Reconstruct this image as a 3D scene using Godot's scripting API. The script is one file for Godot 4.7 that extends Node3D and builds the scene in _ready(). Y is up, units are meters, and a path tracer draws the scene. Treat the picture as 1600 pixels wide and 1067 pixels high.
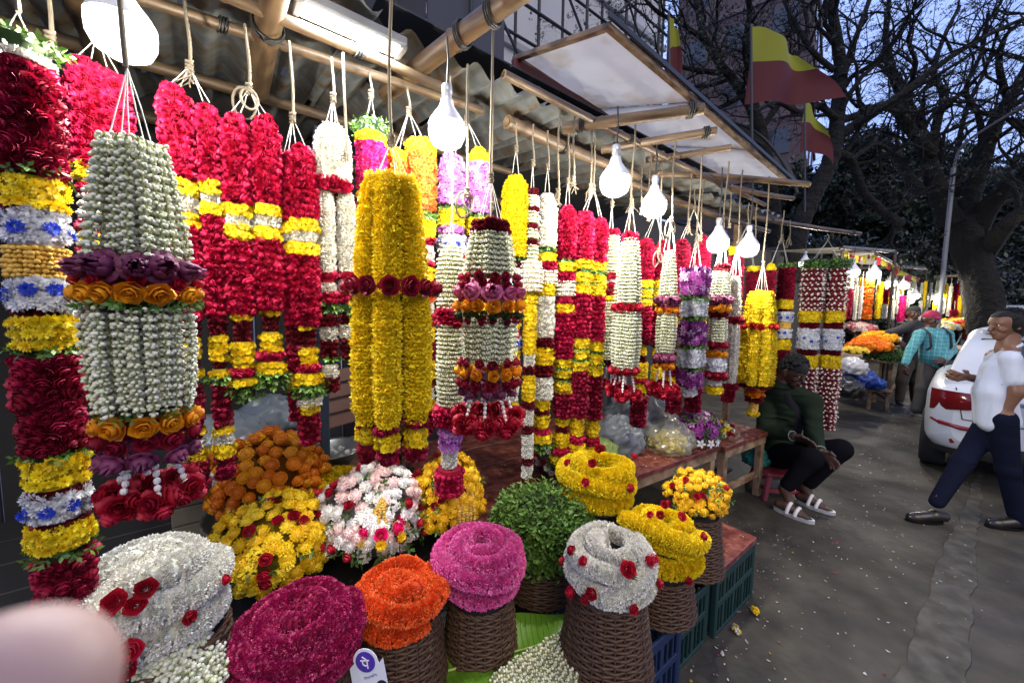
extends Node3D
# A flower market stall at dusk. The street runs along -z, the stall's front lies to its left, the camera stands at x = 0, z = 0, 1.6 m above the road.

const F := 600.0                      # focal length in pixels of a 1600 pixel wide frame
var rng := RandomNumberGenerator.new()
var cb := Basis()
var co := Vector3(0, 1.6, 0)
var used := {}
var M := {}
var FM := {}                          # flower meshes
var K := {}                           # flower kinds
var tex := {}
var view_dir := Vector3(1, 0, 0)       # the way from the garland at hand to the street side from which it is seen
var mood := 1.0                       # each garland is a little fresher or duller than the next


func _ready():
	rng.seed = 4711
	setup_camera()
	setup_light()
	materials()
	flower_meshes()
	setting()
	stall_frame()
	lamps()
	trees()
	buildings()
	garlands()
	goods()
	far_stalls()
	people()
	street_things()


func setup_camera():
	cb = Basis.from_euler(Vector3(deg_to_rad(-4.7), deg_to_rad(51.3), deg_to_rad(1.0)))
	var cam := Camera3D.new()
	cam.name = "camera"
	cam.transform = Transform3D(cb, co)
	cam.keep_aspect = Camera3D.KEEP_HEIGHT
	cam.near = 0.01
	cam.far = 600.0
	var ca := CameraAttributesPhysical.new()
	ca.frustum_focal_length = 12.0 / (533.5 / F)
	ca.frustum_focus_distance = 1.7
	ca.frustum_near = 0.01
	ca.frustum_far = 600.0
	ca.exposure_aperture = 7.0
	cam.attributes = ca
	add_child(cam)
	cam.fov = rad_to_deg(2.0 * atan(533.5 / F))


func setup_light():
	var we := WorldEnvironment.new()
	we.name = "world_environment"
	var e := Environment.new()
	e.background_mode = Environment.BG_SKY
	var sm := ProceduralSkyMaterial.new()
	sm.sky_top_color = Color(0.51, 0.60, 0.84)
	sm.sky_horizon_color = Color(0.56, 0.645, 0.87)
	sm.sky_curve = 0.25
	sm.ground_bottom_color = Color(0.10, 0.10, 0.12)
	sm.ground_horizon_color = Color(0.30, 0.33, 0.42)
	sm.sky_energy_multiplier = 1.0
	var cn := FastNoiseLite.new()
	cn.seed = 5
	cn.frequency = 0.006
	cn.fractal_octaves = 5
	var cover := NoiseTexture2D.new()
	cover.width = 1024
	cover.height = 512
	cover.seamless = true
	cover.noise = cn
	var ramp := Gradient.new()
	ramp.offsets = PackedFloat32Array([0.35, 0.75])
	ramp.colors = PackedColorArray([Color(0, 0, 0, 0), Color(0.75, 0.78, 0.85, 0.55)])
	cover.color_ramp = ramp
	sm.sky_cover = cover
	sm.sky_cover_modulate = Color(0.55, 0.60, 0.72, 0.6)
	var sky := Sky.new()
	sky.sky_material = sm
	e.sky = sky
	e.background_energy_multiplier = 1.5
	e.tonemap_mode = Environment.TONE_MAPPER_LINEAR
	e.tonemap_exposure = 1.38
	e.sdfgi_enabled = true
	e.ssao_enabled = true
	e.ssil_enabled = true
	we.environment = e
	add_child(we)
	var sun := DirectionalLight3D.new()          # what is left of the evening light, from a wide patch of the sky across the street
	sun.name = "evening_light"
	sun.light_energy = 0.3
	sun.light_color = Color(1.0, 0.95, 0.9)
	sun.light_angular_distance = 40.0
	sun.shadow_enabled = true
	sun.rotation = Vector3(deg_to_rad(-42), deg_to_rad(70), 0)
	add_child(sun)


# ---------- points of the photograph to points of the place
func at(u: float, v: float, z: float) -> Vector3:
	return co + cb * Vector3((u - 800.0) / F * z, -(v - 533.5) / F * z, -z)

func onx(u: float, v: float, x: float) -> Vector3:      # on the upright plane x along the street
	var d: Vector3 = cb * Vector3((u - 800.0) / F, -(v - 533.5) / F, -1.0)
	return co + d * ((x - co.x) / d.x)

func ony(u: float, v: float, y: float) -> Vector3:      # on the level plane y
	var d: Vector3 = cb * Vector3((u - 800.0) / F, -(v - 533.5) / F, -1.0)
	return co + d * ((y - co.y) / d.y)

func dep(p: Vector3) -> float:
	return -(cb.inverse() * (p - co)).z

func cosu(u: float) -> float:
	var a := (u - 800.0) / F
	return 1.0 / sqrt(1.0 + a * a)

func rf(a: float, b: float) -> float:
	return rng.randf_range(a, b)

func rv(s: float) -> Vector3:
	return Vector3(rf(-s, s), rf(-s, s), rf(-s, s))


# ---------- names, things, parts
func numbered(called: String) -> String:
	used[called] = used.get(called, -1) + 1
	return called if used[called] == 0 else "%s_%03d" % [called, used[called]]

func thing(called: String, label: String, category: String, where := Vector3.ZERO, group := "", turn := 0.0) -> Node3D:
	var o := Node3D.new()
	o.name = numbered(called)
	add_child(o)
	o.position = where
	o.rotation.y = turn
	tag(o, label, category, group)
	return o

func tag(o: Node, label: String, category: String, group := ""):
	o.set_meta("label", label)
	o.set_meta("category", category)
	if group != "":
		o.set_meta("group", group)

func part(called: String, mesh: Mesh, mat: Material, parent: Node, xf := Transform3D()) -> MeshInstance3D:
	var o := MeshInstance3D.new()
	o.name = called if parent != self else numbered(called)
	o.mesh = mesh
	o.material_override = mat
	o.transform = xf
	parent.add_child(o, true)
	return o

func structure(called: String, mesh: Mesh, mat: Material, xf := Transform3D()) -> MeshInstance3D:
	var o := part(called, mesh, mat, self, xf)
	o.set_meta("kind", "structure")
	return o

func many(called: String, mesh: Mesh, mat: Material, xs: Array[Transform3D], cols: PackedColorArray, parent: Node) -> MultiMeshInstance3D:
	var mm := MultiMesh.new()
	mm.transform_format = MultiMesh.TRANSFORM_3D
	mm.use_colors = true
	mm.mesh = mesh
	mm.instance_count = xs.size()
	for i in xs.size():
		mm.set_instance_transform(i, xs[i])
		mm.set_instance_color(i, cols[i])
	var o := MultiMeshInstance3D.new()
	o.name = called if parent != self else numbered(called)
	o.multimesh = mm
	o.material_override = mat
	parent.add_child(o, true)
	o.set_meta("kind", "stuff")
	return o


# ---------- geometry
class Geo:
	var v := PackedVector3Array()
	var n := PackedVector3Array()
	var c := PackedColorArray()
	var t := PackedVector2Array()
	var ix := PackedInt32Array()
	var col := Color.WHITE

	func vert(p: Vector3, nn: Vector3, uv := Vector2.ZERO) -> int:
		v.append(p)
		n.append(nn)
		c.append(col)
		t.append(uv)
		return v.size() - 1

	func tri(a: Vector3, b: Vector3, d: Vector3):        # clockwise seen from its front
		var nn := (d - a).cross(b - a).normalized()
		var i := vert(a, nn)
		vert(b, nn)
		vert(d, nn)
		ix.append_array([i, i + 1, i + 2])

	func quad(a: Vector3, b: Vector3, d: Vector3, e: Vector3):
		var nn := (d - a).cross(b - a).normalized()
		var w := (b - a).length()
		var h := (e - a).length()
		var i := vert(a, nn, Vector2(0, 0))
		vert(b, nn, Vector2(w, 0))
		vert(d, nn, Vector2(w, h))
		vert(e, nn, Vector2(0, h))
		ix.append_array([i, i + 1, i + 2, i, i + 2, i + 3])

	func box(xf: Transform3D, s: Vector3, bev := 0.0):
		var h := s / 2.0
		var b := minf(bev, minf(h.x, minf(h.y, h.z)) * 0.9)
		for ax in 3:
			for sg in [-1.0, 1.0]:
				var nn := Vector3.ZERO
				nn[ax] = sg
				var p := (ax + 1) % 3
				var q := (ax + 2) % 3
				var co4 := []
				for k in [[-1, -1], [1, -1], [1, 1], [-1, 1]]:
					var w := Vector3.ZERO
					w[ax] = sg * h[ax]
					w[p] = k[0] * (h[p] - b)
					w[q] = k[1] * (h[q] - b)
					co4.append(xf * w)
				if sg > 0:
					quad(co4[3], co4[2], co4[1], co4[0])
				else:
					quad(co4[0], co4[1], co4[2], co4[3])
		if b <= 0.0:
			return
		for ax in 3:                                      # the twelve chamfers
			var p := (ax + 1) % 3
			var q := (ax + 2) % 3
			for s1 in [-1.0, 1.0]:
				for s2 in [-1.0, 1.0]:
					var a0 := Vector3.ZERO
					a0[p] = s1 * h[p]
					a0[q] = s2 * (h[q] - b)
					var a1 := Vector3.ZERO
					a1[p] = s1 * (h[p] - b)
					a1[q] = s2 * h[q]
					var lo := Vector3.ZERO
					lo[ax] = -(h[ax] - b)
					if s1 * s2 > 0:
						quad(xf * (a1 + lo), xf * (a1 - lo), xf * (a0 - lo), xf * (a0 + lo))
					else:
						quad(xf * (a0 + lo), xf * (a0 - lo), xf * (a1 - lo), xf * (a1 + lo))
		for s1 in [-1.0, 1.0]:
			for s2 in [-1.0, 1.0]:
				for s3 in [-1.0, 1.0]:
					var x := Vector3(s1 * h.x, s2 * (h.y - b), s3 * (h.z - b))
					var y := Vector3(s1 * (h.x - b), s2 * h.y, s3 * (h.z - b))
					var z := Vector3(s1 * (h.x - b), s2 * (h.y - b), s3 * h.z)
					if s1 * s2 * s3 > 0:
						tri(xf * x, xf * z, xf * y)
					else:
						tri(xf * x, xf * y, xf * z)

	func tube(pts, rads, sides := 6, caps := true):
		var m: int = pts.size()
		if m < 2:
			return
		var first := v.size()
		var tg: Vector3 = (pts[1] - pts[0]).normalized()
		var nn := tg.cross(Vector3(0.31, 0.17, 0.93)).normalized()
		var run := 0.0
		for i in m:
			var a: Vector3 = pts[maxi(i - 1, 0)]
			var b: Vector3 = pts[mini(i + 1, m - 1)]
			tg = (b - a).normalized()
			nn = (nn - tg * nn.dot(tg)).normalized()
			var bb := tg.cross(nn)
			var r: float = rads if rads is float else rads[i]
			if i:
				run += (pts[i] - pts[i - 1]).length()
			for k in sides + 1:
				var w := TAU * k / sides
				var o := nn * cos(w) + bb * sin(w)
				vert(pts[i] + o * r, o, Vector2(float(k) / sides, run))
		var st := sides + 1
		for i in m - 1:
			for k in sides:
				var j := first + i * st + k
				ix.append_array([j, j + st, j + st + 1, j, j + st + 1, j + 1])
		if caps:
			for e in [0, m - 1]:
				var o: Vector3 = (pts[1] - pts[0]).normalized() * -1.0 if e == 0 else (pts[m - 1] - pts[m - 2]).normalized()
				var ci := vert(pts[e], o)
				var j := v.size()
				for k in sides + 1:
					vert(v[first + e * st + k], o)
				for k in sides:
					if e == 0:
						ix.append_array([ci, j + k, j + k + 1])
					else:
						ix.append_array([ci, j + k + 1, j + k])

	func lathe(xf: Transform3D, prof: Array, sides := 16):   # profile of (radius, height) from the bottom up
		var first := v.size()
		var m := prof.size()
		for i in m:
			var d: Vector2 = prof[mini(i + 1, m - 1)] - prof[maxi(i - 1, 0)]
			var nr := Vector2(d.y, -d.x).normalized()
			for k in sides + 1:
				var w := TAU * k / sides
				var e := Vector3(cos(w), 0, sin(w))
				vert(xf * (e * prof[i].x + Vector3.UP * prof[i].y), (xf.basis * (e * nr.x + Vector3.UP * nr.y)).normalized(), Vector2(float(k) / sides, float(i) / m))
		var st := sides + 1
		for i in m - 1:
			for k in sides:
				var j := first + i * st + k
				ix.append_array([j, j + 1, j + st + 1, j, j + st + 1, j + st])

	func ball(xf: Transform3D, nu := 10, nv := 6):           # a unit ball under the transform
		var prof := []
		for i in nv + 1:
			var w := -PI / 2 + PI * i / nv
			prof.append(Vector2(cos(w), sin(w)))
		lathe(xf, prof, nu)

	func grid(pts: Array, nu: int, nv: int):                 # rows of points, normals smoothed; seen from where u runs right and v runs up
		var first := v.size()
		for j in nv:
			for i in nu:
				var du: Vector3 = pts[j * nu + mini(i + 1, nu - 1)] - pts[j * nu + maxi(i - 1, 0)]
				var dv: Vector3 = pts[mini(j + 1, nv - 1) * nu + i] - pts[maxi(j - 1, 0) * nu + i]
				vert(pts[j * nu + i], du.cross(dv).normalized(), Vector2(float(i) / (nu - 1), float(j) / (nv - 1)))
		for j in nv - 1:
			for i in nu - 1:
				var k := first + j * nu + i
				ix.append_array([k, k + nu + 1, k + 1, k, k + nu, k + nu + 1])

	func mesh() -> ArrayMesh:
		var a := []
		a.resize(Mesh.ARRAY_MAX)
		a[Mesh.ARRAY_VERTEX] = v
		a[Mesh.ARRAY_NORMAL] = n
		a[Mesh.ARRAY_COLOR] = c
		a[Mesh.ARRAY_TEX_UV] = t
		a[Mesh.ARRAY_INDEX] = ix
		var m := ArrayMesh.new()
		if v.size():
			m.add_surface_from_arrays(Mesh.PRIMITIVE_TRIANGLES, a)
		return m


func along(y: Vector3, spin: float) -> Basis:            # a basis whose y axis is y
	y = y.normalized()
	var x := y.cross(Vector3(0.37, 0.21, 0.9)).normalized()
	x = x.rotated(y, spin)
	return Basis(x, y, x.cross(y))

func line_tube(a: Vector3, b: Vector3, r: float, sides := 6) -> ArrayMesh:
	var g := Geo.new()
	g.tube([a, b], r, sides)
	return g.mesh()

func curve(pts: Array, per := 6) -> Array:               # Catmull-Rom through the points
	var out := []
	for i in pts.size() - 1:
		var p0: Vector3 = pts[maxi(i - 1, 0)]
		var p1: Vector3 = pts[i]
		var p2: Vector3 = pts[i + 1]
		var p3: Vector3 = pts[mini(i + 2, pts.size() - 1)]
		for k in per:
			var w := float(k) / per
			out.append(0.5 * (2.0 * p1 + (p2 - p0) * w + (2.0 * p0 - 5.0 * p1 + 4.0 * p2 - p3) * w * w + (3.0 * p1 - p0 - 3.0 * p2 + p3) * w * w * w))
	out.append(pts[-1])
	return out


# ---------- materials
func gr(x: float) -> Color:
	return Color(x, x, x)

func lin(r: float, g: float, b: float) -> Color:
	return Color(r, g, b).linear_to_srgb()

func noise_tex(key: String, freq: float, stops: Array, cols: Array, oct := 4, size := 512, kind := FastNoiseLite.TYPE_SIMPLEX_SMOOTH) -> NoiseTexture2D:
	if tex.has(key):
		return tex[key]
	var nz := FastNoiseLite.new()
	nz.seed = key.length() * 7 + 3
	nz.noise_type = kind
	nz.frequency = freq
	nz.fractal_octaves = oct
	var nt := NoiseTexture2D.new()
	nt.width = size
	nt.height = size
	nt.seamless = true
	nt.noise = nz
	var g := Gradient.new()
	g.offsets = PackedFloat32Array(stops)
	g.colors = PackedColorArray(cols)
	nt.color_ramp = g
	tex[key] = nt
	return nt

func mat(key: String, c: Color, rough := 0.8, metal := 0.0) -> StandardMaterial3D:
	if M.has(key):
		return M[key]
	var m := StandardMaterial3D.new()
	m.resource_name = key
	m.albedo_color = c
	m.roughness = rough
	m.metallic = metal
	m.vertex_color_use_as_albedo = true
	M[key] = m
	return m

func tri_tex(m: StandardMaterial3D, t: Texture2D, scale: Vector3, height: Texture2D = null, depth := 0.0):
	m.uv1_triplanar = true
	m.uv1_world_triplanar = true
	m.uv1_scale = scale
	m.albedo_texture = t
	if height:
		m.heightmap_enabled = true
		m.heightmap_texture = height
		m.heightmap_scale = depth

func materials():
	var grey := noise_tex("grey_grain", 0.02, [0.2, 0.8], [gr(0.0), gr(1.0)], 5)
	var fine := noise_tex("fine_grain", 0.12, [0.2, 0.8], [gr(0.0), gr(1.0)], 3)
	var p := mat("petal", Color.WHITE, 0.6)
	p.backlight_enabled = true
	p.backlight = Color(0.45, 0.45, 0.45)
	mat("leaf", Color.WHITE, 0.5).backlight_enabled = true
	M["leaf"].backlight = Color(0.3, 0.3, 0.3)
	mat("plain", Color.WHITE, 0.75)
	mat("satin", Color.WHITE, 0.35)
	mat("core", Color.WHITE, 1.0)
	var a := mat("asphalt", Color.WHITE, 0.9)
	tri_tex(a, noise_tex("asphalt_tone", 0.011, [0.15, 0.45, 0.6, 0.9], [lin(0.024, 0.020, 0.0145), lin(0.037, 0.032, 0.0235), lin(0.045, 0.039, 0.0285), lin(0.062, 0.054, 0.041)], 6, 1024), Vector3(0.28, 0.28, 0.28), fine, 0.22)
	a.roughness_texture = noise_tex("asphalt_wet", 0.006, [0.3, 0.7], [gr(0.72), gr(1.0)], 4, 512)
	var cs := mat("concrete", Color.WHITE, 0.85)
	tri_tex(cs, noise_tex("concrete_tone", 0.02, [0.15, 0.5, 0.85], [lin(0.034, 0.031, 0.025), lin(0.056, 0.051, 0.042), lin(0.082, 0.077, 0.066)], 6, 512), Vector3(0.7, 0.7, 0.7), grey, 0.2)
	var b := mat("bamboo", Color.WHITE, 0.5)
	b.albedo_texture = noise_tex("bamboo_tone", 0.012, [0.15, 0.5, 0.8], [lin(0.035, 0.020, 0.011), lin(0.085, 0.053, 0.028), lin(0.135, 0.09, 0.048)], 5, 256)
	b.uv1_scale = Vector3(1, 0.8, 1)
	var rp := mat("rope", lin(0.27, 0.22, 0.155), 0.95)
	rp.heightmap_enabled = true
	rp.heightmap_texture = fine
	rp.heightmap_scale = 0.3
	rp.uv1_scale = Vector3(1, 12, 1)
	mat("string", lin(0.62, 0.60, 0.56), 0.9)
	var sh := mat("sheet_metal", Color.WHITE, 0.55, 0.5)
	tri_tex(sh, noise_tex("sheet_tone", 0.016, [0.2, 0.5, 0.72, 0.9], [lin(0.15, 0.165, 0.18), lin(0.30, 0.325, 0.34), lin(0.24, 0.20, 0.15), lin(0.12, 0.055, 0.025)], 5, 512), Vector3(0.6, 0.6, 0.6))
	var aw := mat("awning_white", Color.WHITE, 0.55)
	tri_tex(aw, noise_tex("awning_tone", 0.006, [0.2, 0.58, 0.74, 0.9], [lin(0.80, 0.81, 0.82), lin(0.72, 0.73, 0.74), lin(0.58, 0.52, 0.44), lin(0.26, 0.15, 0.08)], 5, 512), Vector3(0.5, 0.5, 0.5))
	aw.backlight_enabled = true                          # a thin fibre sheet that lets some sky through
	aw.backlight = Color(1.0, 0.97, 0.92)
	noise_tex("cloth_folds", 0.008, [0.3, 0.7], [gr(0.0), gr(1.0)], 2, 256)
	var wd := mat("wood", Color.WHITE, 0.65)
	tri_tex(wd, noise_tex("wood_tone", 0.02, [0.2, 0.5, 0.8], [lin(0.12, 0.075, 0.045), lin(0.26, 0.17, 0.10), lin(0.38, 0.27, 0.16)], 5, 256), Vector3(1.2, 1.2, 1.2))
	var tb := mat("red_board", Color.WHITE, 0.35)
	tri_tex(tb, noise_tex("red_board_tone", 0.02, [0.15, 0.5, 0.85], [lin(0.07, 0.018, 0.014), lin(0.15, 0.035, 0.026), lin(0.24, 0.09, 0.07)], 6, 512), Vector3(1.1, 1.1, 1.1), grey, 0.4)
	var wk := mat("wicker", Color.WHITE, 0.6)
	wk.albedo_texture = noise_tex("wicker_tone", 0.05, [0.2, 0.5, 0.8], [lin(0.028, 0.013, 0.009), lin(0.075, 0.037, 0.02), lin(0.14, 0.078, 0.04)], 4, 256)
	wk.uv1_scale = Vector3(1, 3, 1)
	var bk := mat("bark", Color.WHITE, 0.95)
	tri_tex(bk, noise_tex("bark_tone", 0.03, [0.2, 0.8], [lin(0.002, 0.002, 0.0025), lin(0.005, 0.005, 0.0055)], 5, 256), Vector3(0.5, 0.5, 0.5), grey, 6.0)
	var cr := mat("crate_green", lin(0.009, 0.034, 0.034), 0.5)
	cr.heightmap_enabled = false
	mat("crate_blue", lin(0.009, 0.022, 0.075), 0.5)
	mat("dark_cloth", lin(0.02, 0.02, 0.025), 0.9)
	mat("steel", lin(0.5, 0.5, 0.5), 0.3, 0.9)
	mat("black_cable", lin(0.012, 0.012, 0.012), 0.5)
	mat("white_plastic", lin(0.80, 0.81, 0.83), 0.35)
	var wn: StandardMaterial3D = mat("lamp_housing", lin(0.72, 0.73, 0.75), 0.4)
	wn.metallic_specular = 0.4
	var pl := mat("plastic_film", Color(0.75, 0.78, 0.8, 0.32), 0.18)
	pl.transparency = BaseMaterial3D.TRANSPARENCY_ALPHA
	var gl := mat("glass_dark", lin(0.012, 0.014, 0.016), 0.05)
	gl.clearcoat_enabled = true
	var bu := mat("bulb_glow", Color.WHITE, 0.5)
	bu.emission_enabled = true
	bu.emission = Color(0.96, 0.99, 1.0)
	bu.emission_energy_multiplier = 2.2
	var db := mat("far_bulb_glow", Color.WHITE, 0.5)
	db.emission_enabled = true
	db.emission = Color(1.0, 0.98, 0.93)
	db.emission_energy_multiplier = 4.0


# ---------- flowers: small meshes that face along +y, about one unit in radius
func petal(g: Geo, ang: float, half: float, pr: Array, fold := 0.0, na := 2):   # pr: rows of (radius, height, width share)
	var nr := pr.size()
	var base := g.v.size()
	for j in nr:
		for i in na + 1:
			var s := float(i) / na * 2.0 - 1.0
			var w: float = ang + half * s * pr[j].z
			var r: float = pr[j].x * (1.0 - 0.12 * s * s)
			g.vert(Vector3(cos(w) * r, pr[j].y - fold * s * s + 0.06 * sin(ang * 5.0 + s * 3.0) * j / nr, sin(w) * r), Vector3.UP)
	for j in nr - 1:
		for i in na:
			var k := base + j * (na + 1) + i
			g.ix.append_array([k, k + na + 2, k + 1, k, k + na + 1, k + na + 2])

func smooth(g: Geo) -> ArrayMesh:                        # normals from the faces
	var nn := PackedVector3Array()
	nn.resize(g.v.size())
	for i in range(0, g.ix.size(), 3):
		var a := g.ix[i]
		var b := g.ix[i + 1]
		var d := g.ix[i + 2]
		var f := (g.v[d] - g.v[a]).cross(g.v[b] - g.v[a])
		nn[a] += f
		nn[b] += f
		nn[d] += f
	for i in nn.size():
		g.n[i] = nn[i].normalized() if nn[i].length() > 0.0 else Vector3.UP
	return g.mesh()

func flower_meshes():
	for k in 3:                                          # rose: cupped rings of petals round a tight heart
		var g := Geo.new()
		var o := k * 0.7
		for i in 5:
			petal(g, o + TAU * i / 5 + rf(-0.1, 0.1), 0.72, [Vector3(0.25, -0.25, 1), Vector3(0.88, 0.10, 1), Vector3(1.06, 0.34 + rf(-0.10, 0.10), 0.8)], 0.07)
		for i in 5:
			petal(g, o + 0.6 + TAU * i / 5 + rf(-0.12, 0.12), 0.76, [Vector3(0.22, -0.15, 1), Vector3(0.74, 0.34, 1), Vector3(0.80, 0.70 + rf(-0.10, 0.08), 0.85)], 0.06)
		for i in 4:
			petal(g, o + 0.3 + TAU * i / 4 + rf(-0.15, 0.15), 0.95, [Vector3(0.2, 0.0, 1), Vector3(0.54, 0.55, 1), Vector3(0.52, 0.94 + rf(-0.08, 0.06), 0.95)], 0.05)
		for i in 3:
			petal(g, o + 0.2 + TAU * i / 3, 1.25, [Vector3(0.18, 0.2, 1), Vector3(0.34, 1.02 + rf(-0.06, 0.06), 1)], 0.03)
		for i in 2:
			petal(g, o + 0.9 + PI * i, 1.5, [Vector3(0.12, 0.3, 1), Vector3(0.17, 1.02 + rf(-0.05, 0.05), 1)], 0.0)
		FM["rose%d" % k] = smooth(g)
	for k in 2:                                          # chrysanthemum: a dome of pointed petals
		var g := Geo.new()
		for ring in [[10, 0.12, 1.0, -0.02, 0.22], [9, 0.12, 0.86, 0.36, 0.2], [7, 0.08, 0.6, 0.62, 0.16], [5, 0.04, 0.3, 0.78, 0.12]]:
			for i in ring[0]:
				var w: float = TAU * (i + rf(-0.2, 0.2) + ring[3]) / ring[0]
				var e := Vector3(cos(w), 0, sin(w))
				var s := Vector3(-sin(w), 0, cos(w))
				var tip: Vector3 = e * ring[2] * rf(0.88, 1.1) + Vector3.UP * (ring[3] + rf(-0.05, 0.08))
				var root: Vector3 = e * ring[1] + Vector3.UP * ring[3] * 0.3
				var mid: Vector3 = root.lerp(tip, 0.62) + Vector3.UP * 0.08
				var i0 := g.vert(root, Vector3.UP)
				g.vert(mid + s * ring[4], Vector3.UP)
				g.vert(tip, Vector3.UP)
				g.vert(mid - s * ring[4], Vector3.UP)
				g.vert(mid - Vector3.UP * 0.06, Vector3.UP)
				g.ix.append_array([i0, i0 + 4, i0 + 1, i0 + 1, i0 + 4, i0 + 2, i0 + 2, i0 + 4, i0 + 3, i0 + 3, i0 + 4, i0])
		FM["mum%d" % k] = smooth(g)
	for k in 2:                                          # pompon chrysanthemum: many short rounded petals
		var g := Geo.new()
		g.lathe(Transform3D(), [Vector2(0.75, -0.2), Vector2(0.78, 0.1), Vector2(0.55, 0.45), Vector2(0.02, 0.62)], 7)
		for ring in [[12, 1.0, 0.0, 0.24], [11, 0.9, 0.34, 0.24], [9, 0.68, 0.6, 0.26], [6, 0.40, 0.78, 0.3], [3, 0.16, 0.86, 0.5]]:
			for i in ring[0]:
				var w: float = TAU * (i + rf(-0.2, 0.2) + ring[1] * 3.1) / ring[0]
				petal(g, w, ring[3] * rf(0.9, 1.2), [Vector3(ring[1] * 0.55, ring[2] * 0.7 - 0.12, 1), Vector3(ring[1] * rf(0.92, 1.1), ring[2] + rf(-0.03, 0.09), 0.8)], 0.05, 2)
		FM["pom%d" % k] = smooth(g)
	for k in 2:                                          # tuft: a few loose petals that stand out from a rope of flowers
		var g := Geo.new()
		for i in 6:
			var w := TAU * i / 6.0 + rf(-0.4, 0.4)
			var lean := rf(0.35, 0.95)
			var d := Vector3(cos(w) * lean, 1.0, sin(w) * lean).normalized()
			var s := d.cross(Vector3(-sin(w), 0.3, cos(w))).normalized()
			var l := rf(0.8, 1.15)
			var i0 := g.vert(Vector3.ZERO, Vector3.UP)
			g.vert(d * l * 0.6 + s * 0.24, Vector3.UP)
			g.vert(d * l, Vector3.UP)
			g.vert(d * l * 0.62 - s * 0.24, Vector3.UP)
			g.ix.append_array([i0, i0 + 1, i0 + 2, i0, i0 + 2, i0 + 3])
		FM["tuft%d" % k] = smooth(g)
	var bg := Geo.new()                                  # bud: a jasmine bud, thicker at its tip
	bg.lathe(Transform3D(), [Vector2(0.02, -0.1), Vector2(0.30, 0.15), Vector2(0.52, 0.65), Vector2(0.42, 1.0), Vector2(0.02, 1.18)], 6)
	FM["bud0"] = bg.mesh()
	var lg := Geo.new()                                  # leaf, folded on its midrib
	for side in [-1.0, 1.0]:
		var i0 := lg.vert(Vector3(0, 0, 0), Vector3.UP)
		lg.vert(Vector3(0, 0.35, 0.06), Vector3.UP)
		lg.vert(Vector3(0, 1.0, -0.05), Vector3.UP)
		lg.vert(Vector3(side * 0.24, 0.4, 0.16), Vector3.UP)
		lg.vert(Vector3(side * 0.17, 0.75, 0.08), Vector3.UP)
		if side < 0:
			lg.ix.append_array([i0, i0 + 3, i0 + 1, i0 + 1, i0 + 3, i0 + 4, i0 + 1, i0 + 4, i0 + 2])
		else:
			lg.ix.append_array([i0, i0 + 1, i0 + 3, i0 + 1, i0 + 4, i0 + 3, i0 + 1, i0 + 2, i0 + 4])
	FM["leaf0"] = smooth(lg)
	var sg := Geo.new()                                  # sprig of little leaves
	for i in 7:
		var y := 0.15 + 0.13 * i
		var w := i * 2.4
		var d := Vector3(cos(w), 0.7, sin(w)).normalized()
		var s := d.cross(Vector3.UP).normalized() * 0.14
		var b := Vector3(0, y, 0)
		var i0 := sg.vert(b, Vector3.UP)
		sg.vert(b + d * 0.28 + s, Vector3.UP)
		sg.vert(b + d * 0.58, Vector3.UP)
		sg.vert(b + d * 0.28 - s, Vector3.UP)
		sg.ix.append_array([i0, i0 + 1, i0 + 2, i0, i0 + 2, i0 + 3])
	FM["sprig0"] = smooth(sg)
	var og := Geo.new()                                  # orchid: five broad petals and a lip
	for i in 5:
		petal(og, TAU * i / 5, 0.5, [Vector3(0.08, 0.1, 0.6), Vector3(0.6, 0.22, 1.15), Vector3(1.0, 0.12, 0.45)], -0.05)
	petal(og, 0.6, 0.5, [Vector3(0.05, 0.1, 1), Vector3(0.25, 0.5, 1.2)], 0.05)
	FM["orchid0"] = smooth(og)
	var tg := Geo.new()                                  # lotus bud with folded pointed petals
	for ring in [[6, 0.5, 1.05, 0.25, 0.5], [6, 0.42, 0.72, 0.85, 0.5], [5, 0.3, 0.42, 1.2, 0.42]]:
		for i in ring[0]:
			var w: float = TAU * (i + ring[1]) / ring[0]
			petal(tg, w, ring[4] * 1.25, [Vector3(0.12, -0.3, 1), Vector3(ring[2], ring[3] * 0.35, 1.15), Vector3(ring[2] * 0.92, ring[3] * 0.75, 0.95), Vector3(ring[2] * 0.62, ring[3], 0.4)], 0.07, 4)
	FM["lotus0"] = smooth(tg)
	var mg := Geo.new()                                  # marigold ball seen from its ruffled side
	mg.ball(Transform3D(Basis.from_scale(Vector3(0.80, 0.82, 0.80)), Vector3(0, 0.0, 0)), 10, 7)
	for ring in [[12, 1.0, 0.0], [12, 0.93, 0.38], [10, 0.72, 0.70], [7, 0.42, 0.92], [4, 0.18, 1.0]]:
		for i in ring[0]:
			petal(mg, TAU * (i + ring[2]) / ring[0], 0.36, [Vector3(ring[1] * 0.55, ring[2] * 0.6 - 0.1, 1), Vector3(ring[1], ring[2] + rf(-0.04, 0.06), 1.05)], 0.04)
	FM["marigold0"] = smooth(mg)
	var hg := Geo.new()
	hg.ball(Transform3D(), 8, 5)
	FM["bead0"] = hg.mesh()
	# kinds: part name, mesh, variants, radius of a flower, spacing in radii, tilt along the strand, colours, colour of what lies behind
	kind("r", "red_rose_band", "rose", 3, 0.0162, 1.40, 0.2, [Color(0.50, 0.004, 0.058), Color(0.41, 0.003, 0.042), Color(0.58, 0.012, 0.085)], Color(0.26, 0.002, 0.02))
	kind("d", "crimson_rose_band", "rose", 3, 0.0162, 1.40, 0.2, [Color(0.30, 0.003, 0.034), Color(0.22, 0.002, 0.022), Color(0.40, 0.009, 0.06)], Color(0.11, 0.0, 0.01))
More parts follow.
